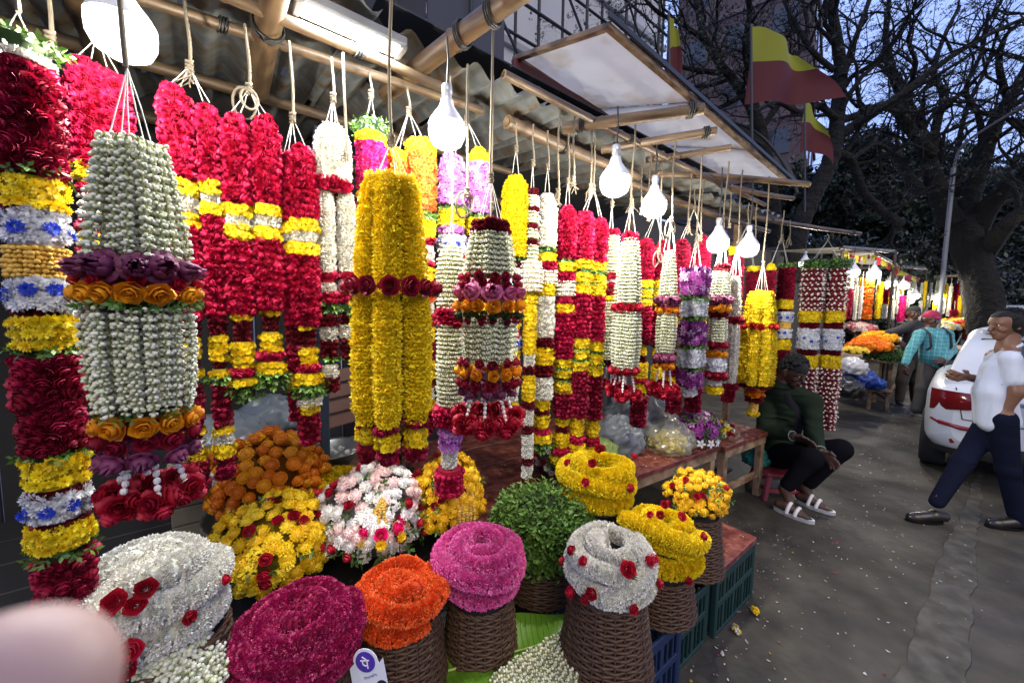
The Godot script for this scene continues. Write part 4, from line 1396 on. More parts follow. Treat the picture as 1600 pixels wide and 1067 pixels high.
func leafy(called: String, label: String, base: Vector3, h: float, rad: Vector3, count: int, c: Color, group := "leafy trees beyond the stalls"):
	var o := thing(called, label, "tree", base, group)
	var tg := Geo.new()
	tg.tube([Vector3.ZERO, Vector3(0.1, h * 0.3, 0), Vector3(-0.05, h * 0.62, 0.1), Vector3(0.1, h * 0.9, 0)], [0.28, 0.22, 0.15, 0.05], 8)
	part("trunk", tg.mesh(), M["bark"], o)
	var lg := Geo.new()
	for i in 9:
		var a := i * 2.4
		lg.tube([Vector3(0, h * 0.45, 0), Vector3(cos(a) * rad.x * 0.4, h * 0.58, sin(a) * rad.z * 0.4), Vector3(cos(a) * rad.x * 0.8, h * rf(0.6, 0.85), sin(a) * rad.z * 0.8)], [0.11, 0.07, 0.02], 5)
	part("limbs", lg.mesh(), M["bark"], o)
	var xs: Array[Transform3D] = []
	var cs := PackedColorArray()
	var clumps := []
	for i in 34:
		var d := rv(1.0)
		d = d.normalized() * pow(rng.randf(), 0.4)
		clumps.append([Vector3(d.x * rad.x, h * 0.68 + d.y * rad.y, d.z * rad.z), rf(0.18, 0.36) * rad.x, rf(0.6, 1.35)])
	for i in count:
		var k: Array = clumps[rng.randi() % clumps.size()]
		var d := rv(1.0).normalized() * pow(rng.randf(), 0.45)
		xs.append(Transform3D(along(rv(1.0) + Vector3(0, 0.4, 0), rf(0, TAU)).scaled(Vector3.ONE * rf(0.25, 0.5)), k[0] + d * k[1] * Vector3(1, 0.7, 1)))
		cs.append(c * k[2] * rf(0.7, 1.3))
	many("crown", FM["sprig0"], M["leaf"], xs, cs, o)

func trees():
	tree("rain_tree", "huge dark rain tree whose trunk forks behind the street light pole", 11.0, [[1545, 520, 78], [1535, 450, 68], [1515, 385, 64], [1500, 340, 62]],
		[[0.6, [[1488, 350, 52], [1462, 285, 34], [1448, 230, 30], [1432, 195, 26], [1412, 150, 22], [1395, 110, 16], [1385, 60, 12], [1390, 0, 9]]],
		[-0.8, [[1450, 235, 26], [1425, 205, 22], [1392, 165, 20], [1340, 180, 16], [1300, 195, 12]]],
		[1.0, [[1455, 245, 20], [1465, 190, 17], [1475, 150, 14], [1460, 110, 11], [1475, 60, 9], [1500, 10, 7]]],
		[-1.0, [[1500, 345, 46], [1525, 285, 34], [1548, 215, 30], [1570, 170, 28], [1605, 110, 24], [1640, 40, 18]]],
		[-2.0, [[1520, 365, 50], [1560, 305, 38], [1605, 270, 34], [1660, 235, 28]]],
		[-2.5, [[1540, 395, 44], [1580, 345, 34], [1640, 310, 28]]],
		[0.8, [[1505, 330, 16], [1492, 270, 12], [1500, 215, 10], [1515, 160, 9], [1540, 110, 7], [1560, 50, 5]]],
		[1.4, [[1440, 300, 22], [1418, 270, 18], [1400, 235, 14], [1378, 225, 11], [1360, 250, 8]]],
		[-0.5, [[1540, 250, 16], [1530, 180, 12], [1510, 140, 10], [1535, 80, 8], [1545, 20, 6]]],
		[-1.4, [[1580, 170, 16], [1562, 105, 13], [1570, 60, 10], [1600, 30, 8], [1640, -10, 6]]]], 1600, 1, 2, 2.1)
	tree("rain_tree", "tall dark rain tree with upright stem behind the large flag", 9.0, [[1235, 440, 34], [1252, 350, 32], [1275, 300, 30], [1296, 255, 30], [1306, 215, 28]],
		[[0.4, [[1306, 220, 28], [1310, 160, 25], [1314, 110, 22], [1308, 60, 19], [1300, 10, 16], [1296, -40, 12]]],
		[-0.6, [[1308, 215, 22], [1345, 190, 20], [1385, 165, 18], [1420, 140, 17], [1455, 112, 15], [1500, 80, 13], [1550, 52, 10], [1620, 20, 7]]],
		[0.8, [[1318, 120, 14], [1330, 80, 12], [1345, 40, 10], [1362, -10, 8]]],
		[0.5, [[1300, 240, 20], [1330, 250, 17], [1350, 300, 16], [1380, 330, 18], [1408, 350, 20]]],
		[-0.7, [[1310, 190, 15], [1280, 165, 12], [1250, 175, 10], [1215, 160, 8], [1180, 175, 6]]],
		[1.0, [[1304, 110, 12], [1270, 80, 10], [1245, 40, 8], [1225, 0, 6]]],
		[-1.0, [[1420, 140, 10], [1432, 100, 8], [1420, 60, 7], [1440, 15, 5]]],
		[0.9, [[1330, 250, 10], [1370, 225, 8], [1400, 240, 7], [1420, 225, 6], [1450, 235, 4]]]], 1700, 1, 2, 1.95)
	tree("rain_tree", "dark leafy rain tree crowding the sky above the white awning", 10.0, [[1215, 400, 26], [1205, 300, 25], [1192, 220, 23], [1178, 175, 21]],
		[[0.5, [[1180, 178, 18], [1150, 130, 15], [1120, 92, 13], [1098, 50, 11], [1088, 0, 9], [1080, -40, 7]]],
		[-0.5, [[1182, 180, 16], [1172, 120, 14], [1165, 70, 12], [1172, 20, 10], [1165, -30, 8]]],
		[0.8, [[1190, 200, 13], [1225, 150, 11], [1240, 100, 9], [1262, 50, 8], [1255, 0, 6]]],
		[-0.9, [[1140, 115, 10], [1095, 110, 8], [1050, 100, 7], [1010, 80, 5], [985, 60, 4]]],
		[0.6, [[1160, 150, 10], [1120, 170, 8], [1080, 175, 7], [1050, 160, 5]]],
		[-0.4, [[1110, 70, 9], [1070, 40, 7], [1030, 20, 6], [1000, -10, 4]]]], 3200, 1, 2, 1.8)
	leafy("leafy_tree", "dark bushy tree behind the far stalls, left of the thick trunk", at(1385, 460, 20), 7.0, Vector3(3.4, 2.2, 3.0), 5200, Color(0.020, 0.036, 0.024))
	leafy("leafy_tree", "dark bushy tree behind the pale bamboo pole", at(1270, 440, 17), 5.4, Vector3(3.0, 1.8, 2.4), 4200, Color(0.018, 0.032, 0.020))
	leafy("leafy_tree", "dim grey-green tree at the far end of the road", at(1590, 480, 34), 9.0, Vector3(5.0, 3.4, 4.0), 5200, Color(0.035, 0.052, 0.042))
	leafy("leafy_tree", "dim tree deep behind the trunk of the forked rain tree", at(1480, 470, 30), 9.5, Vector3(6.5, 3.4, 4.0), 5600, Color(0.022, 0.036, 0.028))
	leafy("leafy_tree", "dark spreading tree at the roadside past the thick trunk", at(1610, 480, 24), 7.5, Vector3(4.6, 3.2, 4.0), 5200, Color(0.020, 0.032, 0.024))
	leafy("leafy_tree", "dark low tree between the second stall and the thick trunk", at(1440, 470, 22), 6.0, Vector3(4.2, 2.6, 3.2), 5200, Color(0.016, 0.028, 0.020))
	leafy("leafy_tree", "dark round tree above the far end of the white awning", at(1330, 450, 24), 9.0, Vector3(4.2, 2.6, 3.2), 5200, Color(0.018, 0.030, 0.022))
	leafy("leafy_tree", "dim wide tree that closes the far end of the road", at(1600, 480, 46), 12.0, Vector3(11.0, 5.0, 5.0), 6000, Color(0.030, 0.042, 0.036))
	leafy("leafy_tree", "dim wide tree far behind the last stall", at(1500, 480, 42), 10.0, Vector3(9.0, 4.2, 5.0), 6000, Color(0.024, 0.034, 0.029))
	for e in [[1320, 15.0, "dark hedge behind the checked garland and the second stall"], [1425, 17.0, "dark hedge behind the second stall's lamps"], [1490, 22.0, "dark hedge behind the last stall and the thick trunk"], [1560, 30.0, "dark hedge along the road beyond the white car"], [1640, 28.0, "dark hedge at the road's far bend behind the walking man"]]:
		leafy("hedge", e[2], at(e[0], 480, e[1]) * Vector3(1, 0, 1), 3.4, Vector3(e[1] * 0.16, 2.3, 2.0), 3600, Color(0.018, 0.028, 0.021), "hedges at the roadside")


# ---------- goods on the platforms
var basket0: Node3D

func basket(where: Vector3, rb: float, rt: float, h: float, label: String) -> Node3D:
	# woven cane basket stood upside down: a taper of ribs with cane woven round it
	var o := thing("cane_basket", label, "basket", where, "cane baskets under the flower coils")
	var rows := maxi(8, int(h / 0.0125))
	var ribs := 26
	var wv := Geo.new()
	for j in rows:
		var y := (j + 0.5) * h / rows
		var r := lerpf(rb, rt, y / h)
		var pts := []
		var n := ribs * 2
		for i in n + 1:
			var a := TAU * i / n
			var s := 1.0 if (i + j) % 2 == 0 else -1.0
			if i % 2:
				s = 0.0
			else:
				s = 1.0 if (i / 2 + j) % 2 == 0 else -1.0
			var rr := r + s * 0.0042
			pts.append(Vector3(cos(a) * rr, y + rf(-0.0008, 0.0008), sin(a) * rr))
		wv.tube(pts, 0.0058, 5, false)
	part("cane_weave", wv.mesh(), M["wicker"], o)
	var rg := Geo.new()
	for i in ribs:
		var a := TAU * i / ribs
		rg.tube([Vector3(cos(a) * rb, 0, sin(a) * rb), Vector3(cos(a) * rt, h, sin(a) * rt)], 0.0035, 5)
	part("cane_ribs", rg.mesh(), M["wicker"], o)
	for e in [[rb, 0.006], [rt, h]]:
		var q := Geo.new()
		for t in 2:
			var pts := []
			for i in 49:
				var a := TAU * i / 48.0
				var w := a * 12 + PI * t
				pts.append(Vector3(cos(a) * (e[0] + cos(w) * 0.004), e[1] + sin(w) * 0.004, sin(a) * (e[0] + cos(w) * 0.004)))
			q.tube(pts, 0.005, 5, false)
		part("rim", q.mesh(), M["wicker"], o)
	var d := Geo.new()
	d.lathe(Transform3D(), [Vector2(rb * 0.95, 0.002), Vector2(rt * 0.95, h - 0.002), Vector2(0.001, h)], 20)
	part("lining", d.mesh(), M["dark_cloth"], o)
	return o

# A thick rope of flowers coiled up. turns: [radius, height] at each quarter or half turn, in units of R and m.
func coil(called: String, label: String, where: Vector3, R: float, rope_r: float, turns: Array, key: String, fsize := 0.0, roses := [], tail := []) -> Node3D:
	var o := thing(called, label, "flower coil", where, "coils of flower rope for sale")
	var pts := []
	var rads := []
	var n := 22
	var ph := rf(0, TAU)
	for j in turns.size() - 1:
		for i in n:
			var w := float(i) / n
			var a := ph + TAU * (j + w)
			var r: float = lerpf(turns[j][0], turns[j + 1][0], w) * R - rope_r
			var y: float = lerpf(turns[j][1], turns[j + 1][1], w)
			r *= 1.0 + 0.045 * sin(a * 1.3 + j) + 0.02 * sin(a * 3.1)
			pts.append(Vector3(cos(a) * r, y + rope_r + 0.007 * sin(a * 2.3 + j * 1.7), sin(a) * r))
			rads.append(rope_r * (1.0 + 0.06 * sin(a * 1.7 + j)))
	var was: float = K[key].gap
	K[key].gap = was * 0.74
	band(o, key, pts, rads, false, "flower_rope", fsize)
	K[key].gap = was
	if tail.size():
		var tp := curve(tail, 5)
		var tr := []
		for i in tp.size():
			tr.append(rope_r * (0.85 if i in [0, tp.size() - 1] else 0.98))
		band(o, key, tp, tr, false, "flower_rope", fsize)
	# roses tucked into the rope: [angle in degrees from the way to the camera, height, size]
	var base := atan2(co.z - where.z, co.x - where.x)
	for e in roses:
		var a: float = base + deg_to_rad(e[0])
		var best := Vector3(cos(a), 0, sin(a))
		var out := 0.0
		for p in pts:                                    # sit on the rope that lies outermost that way, near that height
			var flat := Vector3(p.x, 0, p.z)
			if absf(p.y - e[1]) < rope_r * 1.5 and flat.normalized().dot(best) > 0.94:
				out = maxf(out, flat.length())
		var lift := Vector3.UP * (0.9 if e.size() > 3 else 0.25)
		var f: Vector3 = (best + lift).normalized()
		var pos: Vector3 = best * out + Vector3.UP * e[1] + f * rope_r * 0.98
		flower("rose", "rose%d" % (rng.randi() % 3), [Color(0.50, 0.005, 0.03), Color(0.38, 0.004, 0.02), Color(0.60, 0.01, 0.05)][rng.randi() % 3], pos, f, e[2], o)
		if rng.randf() < 0.5:
			for q in 2:
				var lf := part("rose_leaf", FM["leaf0"], mat("rose_leaf", lin(0.035, 0.08, 0.02), 0.5), o)
				lf.transform = Transform3D(along(f + rv(0.9), rf(0, TAU)).scaled(Vector3.ONE * e[2] * 1.4), pos - f * e[2] * 0.3)
	return o

# A mound of large single flowers strung together.
func mound(called: String, label: String, where: Vector3, rad: Vector3, n: int, mesh: String, variants: int, size: float, cols: Array, roses: int, called_part := "chrysanthemum", rosec := [], leaf := 40, lowest := -0.35) -> Node3D:
	var o := thing(called, label, "flower heap", where, "heaps of strung flowers")
	var cg := Geo.new()
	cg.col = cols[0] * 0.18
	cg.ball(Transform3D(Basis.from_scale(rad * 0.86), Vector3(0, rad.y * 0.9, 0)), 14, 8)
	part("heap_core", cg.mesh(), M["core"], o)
	for i in n:
		var y := 1.0 - (i + 0.5) / n * (1.0 - lowest)
		var a := i * 2.39996 + rf(-0.12, 0.12)
		var s := sqrt(1.0 - y * y)
		var d := Vector3(cos(a) * s, y, sin(a) * s)
		var wob := 1.0 + 0.07 * sin(a * 3.0 + y * 5.0) + rf(-0.04, 0.04)
		var pos := Vector3(d.x * rad.x, rad.y * 0.9 + d.y * rad.y, d.z * rad.z) * wob
		var f := (Vector3(d.x / rad.x, d.y / rad.y, d.z / rad.z).normalized() + rv(0.25)).normalized()
		var isr := roses > 0 and rng.randf() < float(roses) / n
		if isr:
			var rc: Array = rosec if rosec.size() else [Color(0.42, 0.004, 0.028), Color(0.55, 0.008, 0.04)]
			flower("rose", "rose%d" % (i % 3), rc[i % rc.size()], pos + f * size * 0.35, f, size * 0.78, o)
		else:
			flower(called_part, mesh + str(i % variants), cols[rng.randi() % cols.size()], pos, f, size * rf(0.85, 1.15), o)
	if leaf:
		var xs: Array[Transform3D] = []
		var cs := PackedColorArray()
		for i in leaf:
			var d := rv(1.0)
			d.y = absf(d.y) * 1.2 - 0.3
			d = d.normalized()
			xs.append(Transform3D(along(d + rv(0.6), rf(0, TAU)).scaled(Vector3.ONE * size * 1.5), Vector3(d.x * rad.x, rad.y * 0.9 + d.y * rad.y, d.z * rad.z) * 0.96))
			cs.append(Color(0.06, 0.13, 0.02) * rf(0.6, 1.2))
		many("green_leaves", FM["sprig0"], M["leaf"], xs, cs, o)
	return o

func crate(where: Vector3, size: Vector3, label: String, m: Material, turn := 0.0, lid := true) -> Node3D:
	var o := thing("crate", label, "crate", where, "plastic crates at the front edge", turn)
	var t := 0.012
	for side in 4:
		var long := size.z if side % 2 == 0 else size.x
		var off := size.x / 2 if side % 2 == 0 else size.z / 2
		var fr := Transform3D(Basis(Vector3.UP, side * PI / 2), Vector3.ZERO)
		var g := Geo.new()
		for y in [[0.0, 0.06], [0.47, 0.10], [0.86, 0.14]]:  # bottom, middle and top rails
			g.box(fr * Transform3D(Basis(), Vector3(off - t / 2, (y[0] + y[1] / 2) * size.y, 0)), Vector3(t, y[1] * size.y, long - 0.02), 0.002)
		var nb := int(long / 0.042)
		for k in nb + 1:
			var z := -long / 2 + 0.018 + (long - 0.036) * k / nb
			for y in [[0.06, 0.47], [0.57, 0.86]]:
				var wd := 0.010 if k % 3 else 0.026
				g.box(fr * Transform3D(Basis(), Vector3(off - t / 2 - 0.001, (y[0] + y[1]) / 2 * size.y, z)), Vector3(t * 0.8, (y[1] - y[0]) * size.y, wd), 0.001)
		part("side_panel", g.mesh(), m, o)
		var c := Geo.new()
		var a := PI / 4 + side * PI / 2
		c.box(Transform3D(Basis(), Vector3((size.x / 2 - 0.012) * signf(cos(a)), size.y / 2, (size.z / 2 - 0.012) * signf(sin(a)))), Vector3(0.028, size.y, 0.028), 0.004)
		part("corner_post", c.mesh(), m, o)
	var b := Geo.new()
	b.box(Transform3D(Basis(), Vector3(0, 0.012, 0)), Vector3(size.x - 0.03, 0.012, size.z - 0.03), 0.0)
	part("floor", b.mesh(), m, o)
	return o

func plank_top(called: String, label: String, cat: String, where: Vector3, depth: float, length: float, n: int, m: Material, turn: float, legs: bool, h: float, thick := 0.035):
	# n boards side by side; where: the front near corner of the top; the boards run along -z, the depth goes to -x
	var o := thing(called, label, cat, Vector3(where.x, 0, where.z), "", turn)
	for k in n:
		var g := Geo.new()
		var w := depth / n
		g.box(Transform3D(Basis.from_euler(Vector3(rf(-0.002, 0.002), 0, rf(-0.004, 0.004))), Vector3(-w * (k + 0.5), h - thick / 2 + rf(-0.002, 0.001), -length / 2 + rf(-0.01, 0.01))), Vector3(w - 0.005, thick, length), 0.004)
		part("board", g.mesh(), m, o)
	var f := Geo.new()
	f.box(Transform3D(Basis(), Vector3(-0.03, h - thick - 0.035, -length / 2)), Vector3(0.03, 0.065, length - 0.06), 0.003)
	part("apron", f.mesh(), M["wood"], o)
	if legs:
		for e in [[-0.05, -0.06], [-0.05, -length + 0.06], [-depth + 0.06, -0.06], [-depth + 0.06, -length + 0.06]]:
			var g := Geo.new()
			g.box(Transform3D(Basis(), Vector3(e[0], (h - thick) / 2, e[1])), Vector3(0.055, h - thick - 0.002, 0.055), 0.004)
			part("leg", g.mesh(), M["wood"], o)
		var g := Geo.new()
		g.box(Transform3D(Basis(), Vector3(-0.05, 0.2, -length / 2)), Vector3(0.03, 0.05, length - 0.18), 0.003)
		part("rail", g.mesh(), M["wood"], o)
	return o

func plastic_bag(label: String, where: Vector3, size: Vector3, film: Material, fill := [], knot := true):
	var o := thing("plastic_bag", label, "plastic bag", where, "plastic bags of flowers on the table")
	var nz := FastNoiseLite.new()
	nz.seed = int(where.z * 1000.0)
	nz.frequency = 2.2
	nz.fractal_type = FastNoiseLite.FRACTAL_RIDGED
	nz.fractal_octaves = 3
	var pts := []
	for j in 19:
		for i in 33:
			var a := -TAU * i / 32.0
			var w := PI * j / 18.0
			var d := Vector3(sin(w) * cos(a), -cos(w), sin(w) * sin(a))
			var k := 1.0 + 0.30 * (nz.get_noise_3d(d.x * 0.8, d.y * 1.3, d.z * 0.8))
			var p := d * size * k
			p.y = maxf(p.y, -size.y * 0.62) + size.y * 0.64
			if j > 13 and knot:
				var q := (j - 13) / 5.0
				p.x *= 1.0 - q * 0.8
				p.z *= 1.0 - q * 0.8
				p.y += q * size.y * 0.30
			pts.append(p)
	var g := Geo.new()
	g.grid(pts, 33, 19)
	part("film", g.mesh(), film, o)
	if knot:
		var kg := Geo.new()
		var fan := []
		for j in 4:
			for i in 21:
				var a := -TAU * i / 20.0
				var r := size.x * (0.05 + 0.11 * j) * (1.0 + 0.35 * sin(i * 2.7 + j))
				fan.append(Vector3(cos(a) * r, size.y * (1.86 + 0.13 * j), sin(a) * r))
		kg.grid(fan, 21, 4)
		part("gathered_top", kg.mesh(), film, o)
	if fill.size():
		var xs: Array[Transform3D] = []
		var cs := PackedColorArray()
		for i in fill[0]:
			var d := rv(1.0).normalized() * pow(rng.randf(), 0.33)
			var p := d * size * 0.8
			p.y = maxf(p.y, -size.y * 0.55) * 0.75 + size.y * 0.5
			xs.append(Transform3D(along(rv(1.0), 0).scaled(Vector3.ONE * fill[2]), p))
			cs.append(fill[1] * rf(0.7, 1.2))
		many("petals_inside", FM["mum0"], M["petal"], xs, cs, o)


func goods():
	# what the goods stand on
	plank_top("display_platform", "low dark board platform under the front flower coils", "platform", Vector3(-0.93, 0, 1.0), 0.72, 1.98, 5, mat("dark_board", lin(0.012, 0.011, 0.011), 0.7), 0.0, true, 0.33)
	plank_top("display_table", "dark board table behind the coils on the near side", "table", Vector3(-1.46, 0, 1.1), 1.5, 1.98, 6, mat("dark_board", lin(0.012, 0.011, 0.011), 0.7), 0.0, true, 0.52)
	plank_top("display_table", "red painted board table strewn with petals below the cream garlands", "table", Vector3(-1.375, 0, -0.93), 1.25, 2.10, 4, M["red_board"], -0.077, true, 0.60)
	plank_top("display_table", "smaller wooden table with a low rail next to the stool", "table", Vector3(-1.20, 0, -3.08), 1.1, 0.75, 3, M["red_board"], -0.077, true, 0.58)
	crate(Vector3(-0.90, 0, -1.27), Vector3(0.36, 0.32, 0.50), "blue plastic crate under the white coil basket", M["crate_blue"])
	var gc := crate(Vector3(-0.94, 0, -2.14), Vector3(0.40, 0.315, 0.48), "dark green slotted plastic crate topped with a red board", M["crate_green"])
	crate(Vector3(-0.95, 0, -1.68), Vector3(0.38, 0.30, 0.36), "dark green crate in shadow between the blue crate and the topped one", M["crate_green"])
	plank_top("crate_board", "red painted board that lies on the dark green crate", "board", Vector3(-0.735, 0, -1.90), 0.40, 0.48, 2, M["red_board"], 0.0, false, 0.352, 0.034)

	# coils on baskets
	basket(Vector3(-1.245, 0.33, 0.12), 0.17, 0.14, 0.44, "tall dark cane basket under the large white coil")
	coil("white_coil", "large white flower coil with red roses at the near end", Vector3(-1.245, 0.755, 0.124), 0.168, 0.040, [[0.84, 0.0], [1.0, 0.076], [0.86, 0.148], [0.48, 0.172], [0.26, 0.155]], "w", 0.0098,
		[[25, 0.19, 0.024, 1], [5, 0.20, 0.022, 1], [12, 0.17, 0.021, 1], [30, 0.17, 0.018, 1], [-20, 0.12, 0.016], [14, 0.11, 0.024], [18, 0.07, 0.023], [62, 0.13, 0.023], [70, 0.10, 0.021], [-55, 0.14, 0.014]])
	basket(at(272, 1062, 0.92) * Vector3(1, 0, 1) + Vector3(0, 0.33, 0), 0.10, 0.085, at(272, 1062, 0.92).y - 0.33, "small cane basket under the heap of jasmine buds")
	var jb := thing("jasmine_heap", "heap of loose white jasmine bud strings at the lower edge", "flower heap", at(272, 1062, 0.92), "heaps of strung flowers")
	for k in 9:
		var pts := []
		for i in 20:
			var a := i * 0.75 + k * 0.9
			var r := 0.105 * (1.0 - 0.08 * k) * (0.9 + 0.15 * sin(i * 1.7 + k))
			pts.append(Vector3(cos(a) * r, 0.012 * k + 0.01 * sin(a * 2.0), sin(a) * r))
		var q := []
		for p in pts:
			q.append(0.011)
		band(jb, "c", pts, q, false, "jasmine_string", 0.010, "jasmine_buds")
	K["M"] = {"name": "magenta_band", "mesh": "tuft", "variants": 2, "size": 0.012, "gap": 0.85, "tilt": 0.1, "cols": [Color(0.40, 0.002, 0.10), Color(0.32, 0.002, 0.07), Color(0.46, 0.003, 0.12), Color(0.36, 0.002, 0.09), Color(0.72, 0.10, 0.26)], "core": Color(0.16, 0.0, 0.03)}
	K["P"] = {"name": "pink_band", "mesh": "tuft", "variants": 2, "size": 0.017, "gap": 0.85, "tilt": 0.1, "cols": [Color(0.80, 0.12, 0.42), Color(0.74, 0.08, 0.36), Color(0.86, 0.22, 0.52)], "core": Color(0.32, 0.02, 0.13)}
	K["R"] = {"name": "coral_band", "mesh": "tuft", "variants": 2, "size": 0.014, "gap": 0.85, "tilt": 0.1, "cols": [Color(0.90, 0.12, 0.015), Color(0.85, 0.09, 0.01), Color(0.92, 0.20, 0.05)], "core": Color(0.35, 0.03, 0.0)}
	basket(Vector3(-1.166, 0.33, -0.17), 0.165, 0.14, 0.26, "cane basket hidden under the magenta coil")
	coil("magenta_coil", "big dark magenta flower coil with pale specks", Vector3(-1.166, 0.585, -0.173), 0.188, 0.031, [[0.88, 0.0], [1.0, 0.056], [0.80, 0.104], [0.48, 0.118], [0.22, 0.10]], "M", 0.0085)
	basket(Vector3(-1.169, 0.33, -0.476), 0.155, 0.125, 0.25, "cane basket under the coral orange coil")
	coil("coral_coil", "flat coral orange flower coil on a cane basket", Vector3(-1.169, 0.565, -0.476), 0.165, 0.034, [[0.90, 0.0], [1.0, 0.062], [0.62, 0.09], [0.28, 0.07]], "R", 0.0100)
	basket(Vector3(-1.12, 0.33, -0.77), 0.135, 0.115, 0.21, "dark cane basket under the pink coil")
	coil("pink_coil", "bright pink flower coil with a dimple on top", Vector3(-1.12, 0.535, -0.77), 0.180, 0.036, [[0.72, 0.0], [0.92, 0.067], [1.0, 0.134], [0.62, 0.158], [0.32, 0.132]], "P", 0.0105)
	basket(Vector3(-0.795, 0.33, -1.10), 0.165, 0.125, 0.28, "reddish cane basket under the small white coil")
	coil("white_coil", "white flower coil with red roses on the reddish basket", Vector3(-0.795, 0.605, -1.10), 0.168, 0.034, [[0.96, 0.0], [1.0, 0.065], [0.80, 0.124], [0.42, 0.136]], "w", 0.0090,
		[[-72, 0.14, 0.024, 1], [-60, 0.15, 0.020, 1], [-24, 0.15, 0.028, 1], [35, 0.14, 0.017, 1], [60, 0.14, 0.019, 1], [18, 0.075, 0.021], [-28, 0.05, 0.017], [48, 0.03, 0.022], [26, 0.045, 0.016], [-78, 0.07, 0.019], [80, 0.08, 0.018]], [Vector3(0.07, 0.06, 0.13), Vector3(0.135, 0.10, 0.05), Vector3(0.13, 0.15, -0.04), Vector3(0.04, 0.175, -0.09)])
	basket(Vector3(-0.82, 0.33, -1.50), 0.15, 0.125, 0.17, "cane basket under the large yellow coil by the crate")
	coil("yellow_coil", "large yellow flower coil with a slanting top strand, next to the small white coil", Vector3(-0.82, 0.50, -1.50), 0.182, 0.040, [[0.90, 0.0], [1.0, 0.077], [0.80, 0.149], [0.46, 0.172]], "Y", 0.0098,
		[[-40, 0.26, 0.020, 1], [-10, 0.27, 0.018, 1], [5, 0.255, 0.018, 1], [30, 0.24, 0.016, 1], [-70, 0.20, 0.02], [34, 0.15, 0.021], [30, 0.115, 0.02], [-65, 0.15, 0.016], [-35, 0.06, 0.016]], [Vector3(-0.13, 0.20, 0.10), Vector3(0.03, 0.22, 0.12), Vector3(0.14, 0.18, 0.02), Vector3(0.12, 0.15, -0.11)])
	basket(Vector3(-1.14, 0.33, -1.46), 0.16, 0.15, 0.30, "cane basket behind the leaf heap under the tall yellow coil")
	coil("yellow_coil", "yellow flower coil with an open hollow top, standing against the red table", Vector3(-1.14, 0.64, -1.46), 0.20, 0.041, [[0.80, 0.0], [0.95, 0.079], [0.98, 0.158], [0.62, 0.192]], "Y", 0.0098,
		[[-80, 0.26, 0.019, 1], [-30, 0.285, 0.019, 1], [0, 0.28, 0.021, 1], [10, 0.25, 0.021, 1], [-48, 0.17, 0.022], [45, 0.24, 0.018, 1], [15, 0.20, 0.02]])
	basket(Vector3(-0.84, 0.352, -1.85), 0.135, 0.105, 0.27, "dark cane basket on the crate board under the small yellow flowers")
	mound("yellow_heap", "small heap of yellow chrysanthemums with red roses on the crate basket", Vector3(-0.84, 0.61, -1.85), Vector3(0.13, 0.11, 0.13), 110, "pom", 2, 0.022, [Color(0.88, 0.56, 0.01), Color(0.82, 0.48, 0.008)], 14)
	mound("yellow_heap", "large heap of yellow chrysanthemums dotted with red roses", Vector3(-1.676, 0.52, -0.192), Vector3(0.19, 0.17, 0.20), 190, "pom", 2, 0.029, [Color(0.90, 0.62, 0.01), Color(0.85, 0.54, 0.008), Color(0.92, 0.70, 0.03)], 26)
	mound("white_heap", "heap of white and pale pink chrysanthemums with red roses", Vector3(-1.567, 0.56, -0.528), Vector3(0.20, 0.19, 0.20), 200, "pom", 2, 0.028, [Color(0.84, 0.83, 0.80), Color(0.80, 0.78, 0.76), Color(0.84, 0.62, 0.60)], 22)
	mound("yellow_heap", "heap of yellow flowers with roses and gold bead strings behind the pink coil", Vector3(-1.493, 0.58, -0.831), Vector3(0.155, 0.18, 0.155), 170, "pom", 2, 0.026, [Color(0.88, 0.56, 0.008), Color(0.82, 0.48, 0.006)], 20)
	# ornaments on the two heaps
	var go := thing("bead_ornament", "gold bead cone with pink ribbon roses on the white flower heap", "ornament", Vector3(-1.40, 0.80, -0.50), "gold bead ornaments")
	for k in 9:
		var a := TAU * k / 9
		var pts := [Vector3(0, 0.075, 0), Vector3(cos(a) * 0.02, 0.04, sin(a) * 0.02), Vector3(cos(a) * 0.042, -0.02, sin(a) * 0.042)]
		band(go, "G", pts, [0.004, 0.0045, 0.005], false, "bead_string", 0.0052, "gold_beads")
	for k in 7:
		var a := TAU * k / 7 + 0.4
		var e := Vector3(cos(a), 0.1, sin(a))
		flower("pink_rose", "rose%d" % (k % 3), Color(0.78, 0.006, 0.16), e * 0.07 + Vector3(0, -0.035, 0), e + Vector3.UP * 0.5, 0.026, go)
		flower("chrysanthemum", "mum%d" % (k % 2), Color(0.88, 0.60, 0.01), e * 0.088 + Vector3(0, -0.062, 0), e, 0.024, go)
		part("leaf_sprig", FM["sprig0"], mat("sprig_green", lin(0.04, 0.09, 0.02), 0.5), go, Transform3D(along(e - Vector3.UP * 0.4, a).scaled(Vector3.ONE * 0.06), e * 0.075 + Vector3(0, -0.085, 0)))
		part("leaf_sprig", FM["sprig0"], mat("sprig_green", lin(0.04, 0.09, 0.02), 0.5), go, Transform3D(along(e - Vector3.UP * 0.8, a).scaled(Vector3.ONE * 0.06), e.rotated(Vector3.UP, 0.4) * 0.075 + Vector3(0, -0.085, 0)))
	var gp := thing("bead_ornament", "gold bead strings with lilac flowers hanging on the yellow heap", "ornament", Vector3(-1.345, 0.80, -0.83), "gold bead ornaments")
	for k in 5:
		var z := 0.036 - k * 0.018
		band(gp, "G", [Vector3(0.0, 0.03, z), Vector3(0.022, -0.03, z), Vector3(0.026, -0.10, z)], [0.005, 0.005, 0.005], false, "bead_string", 0.0064, "gold_beads")
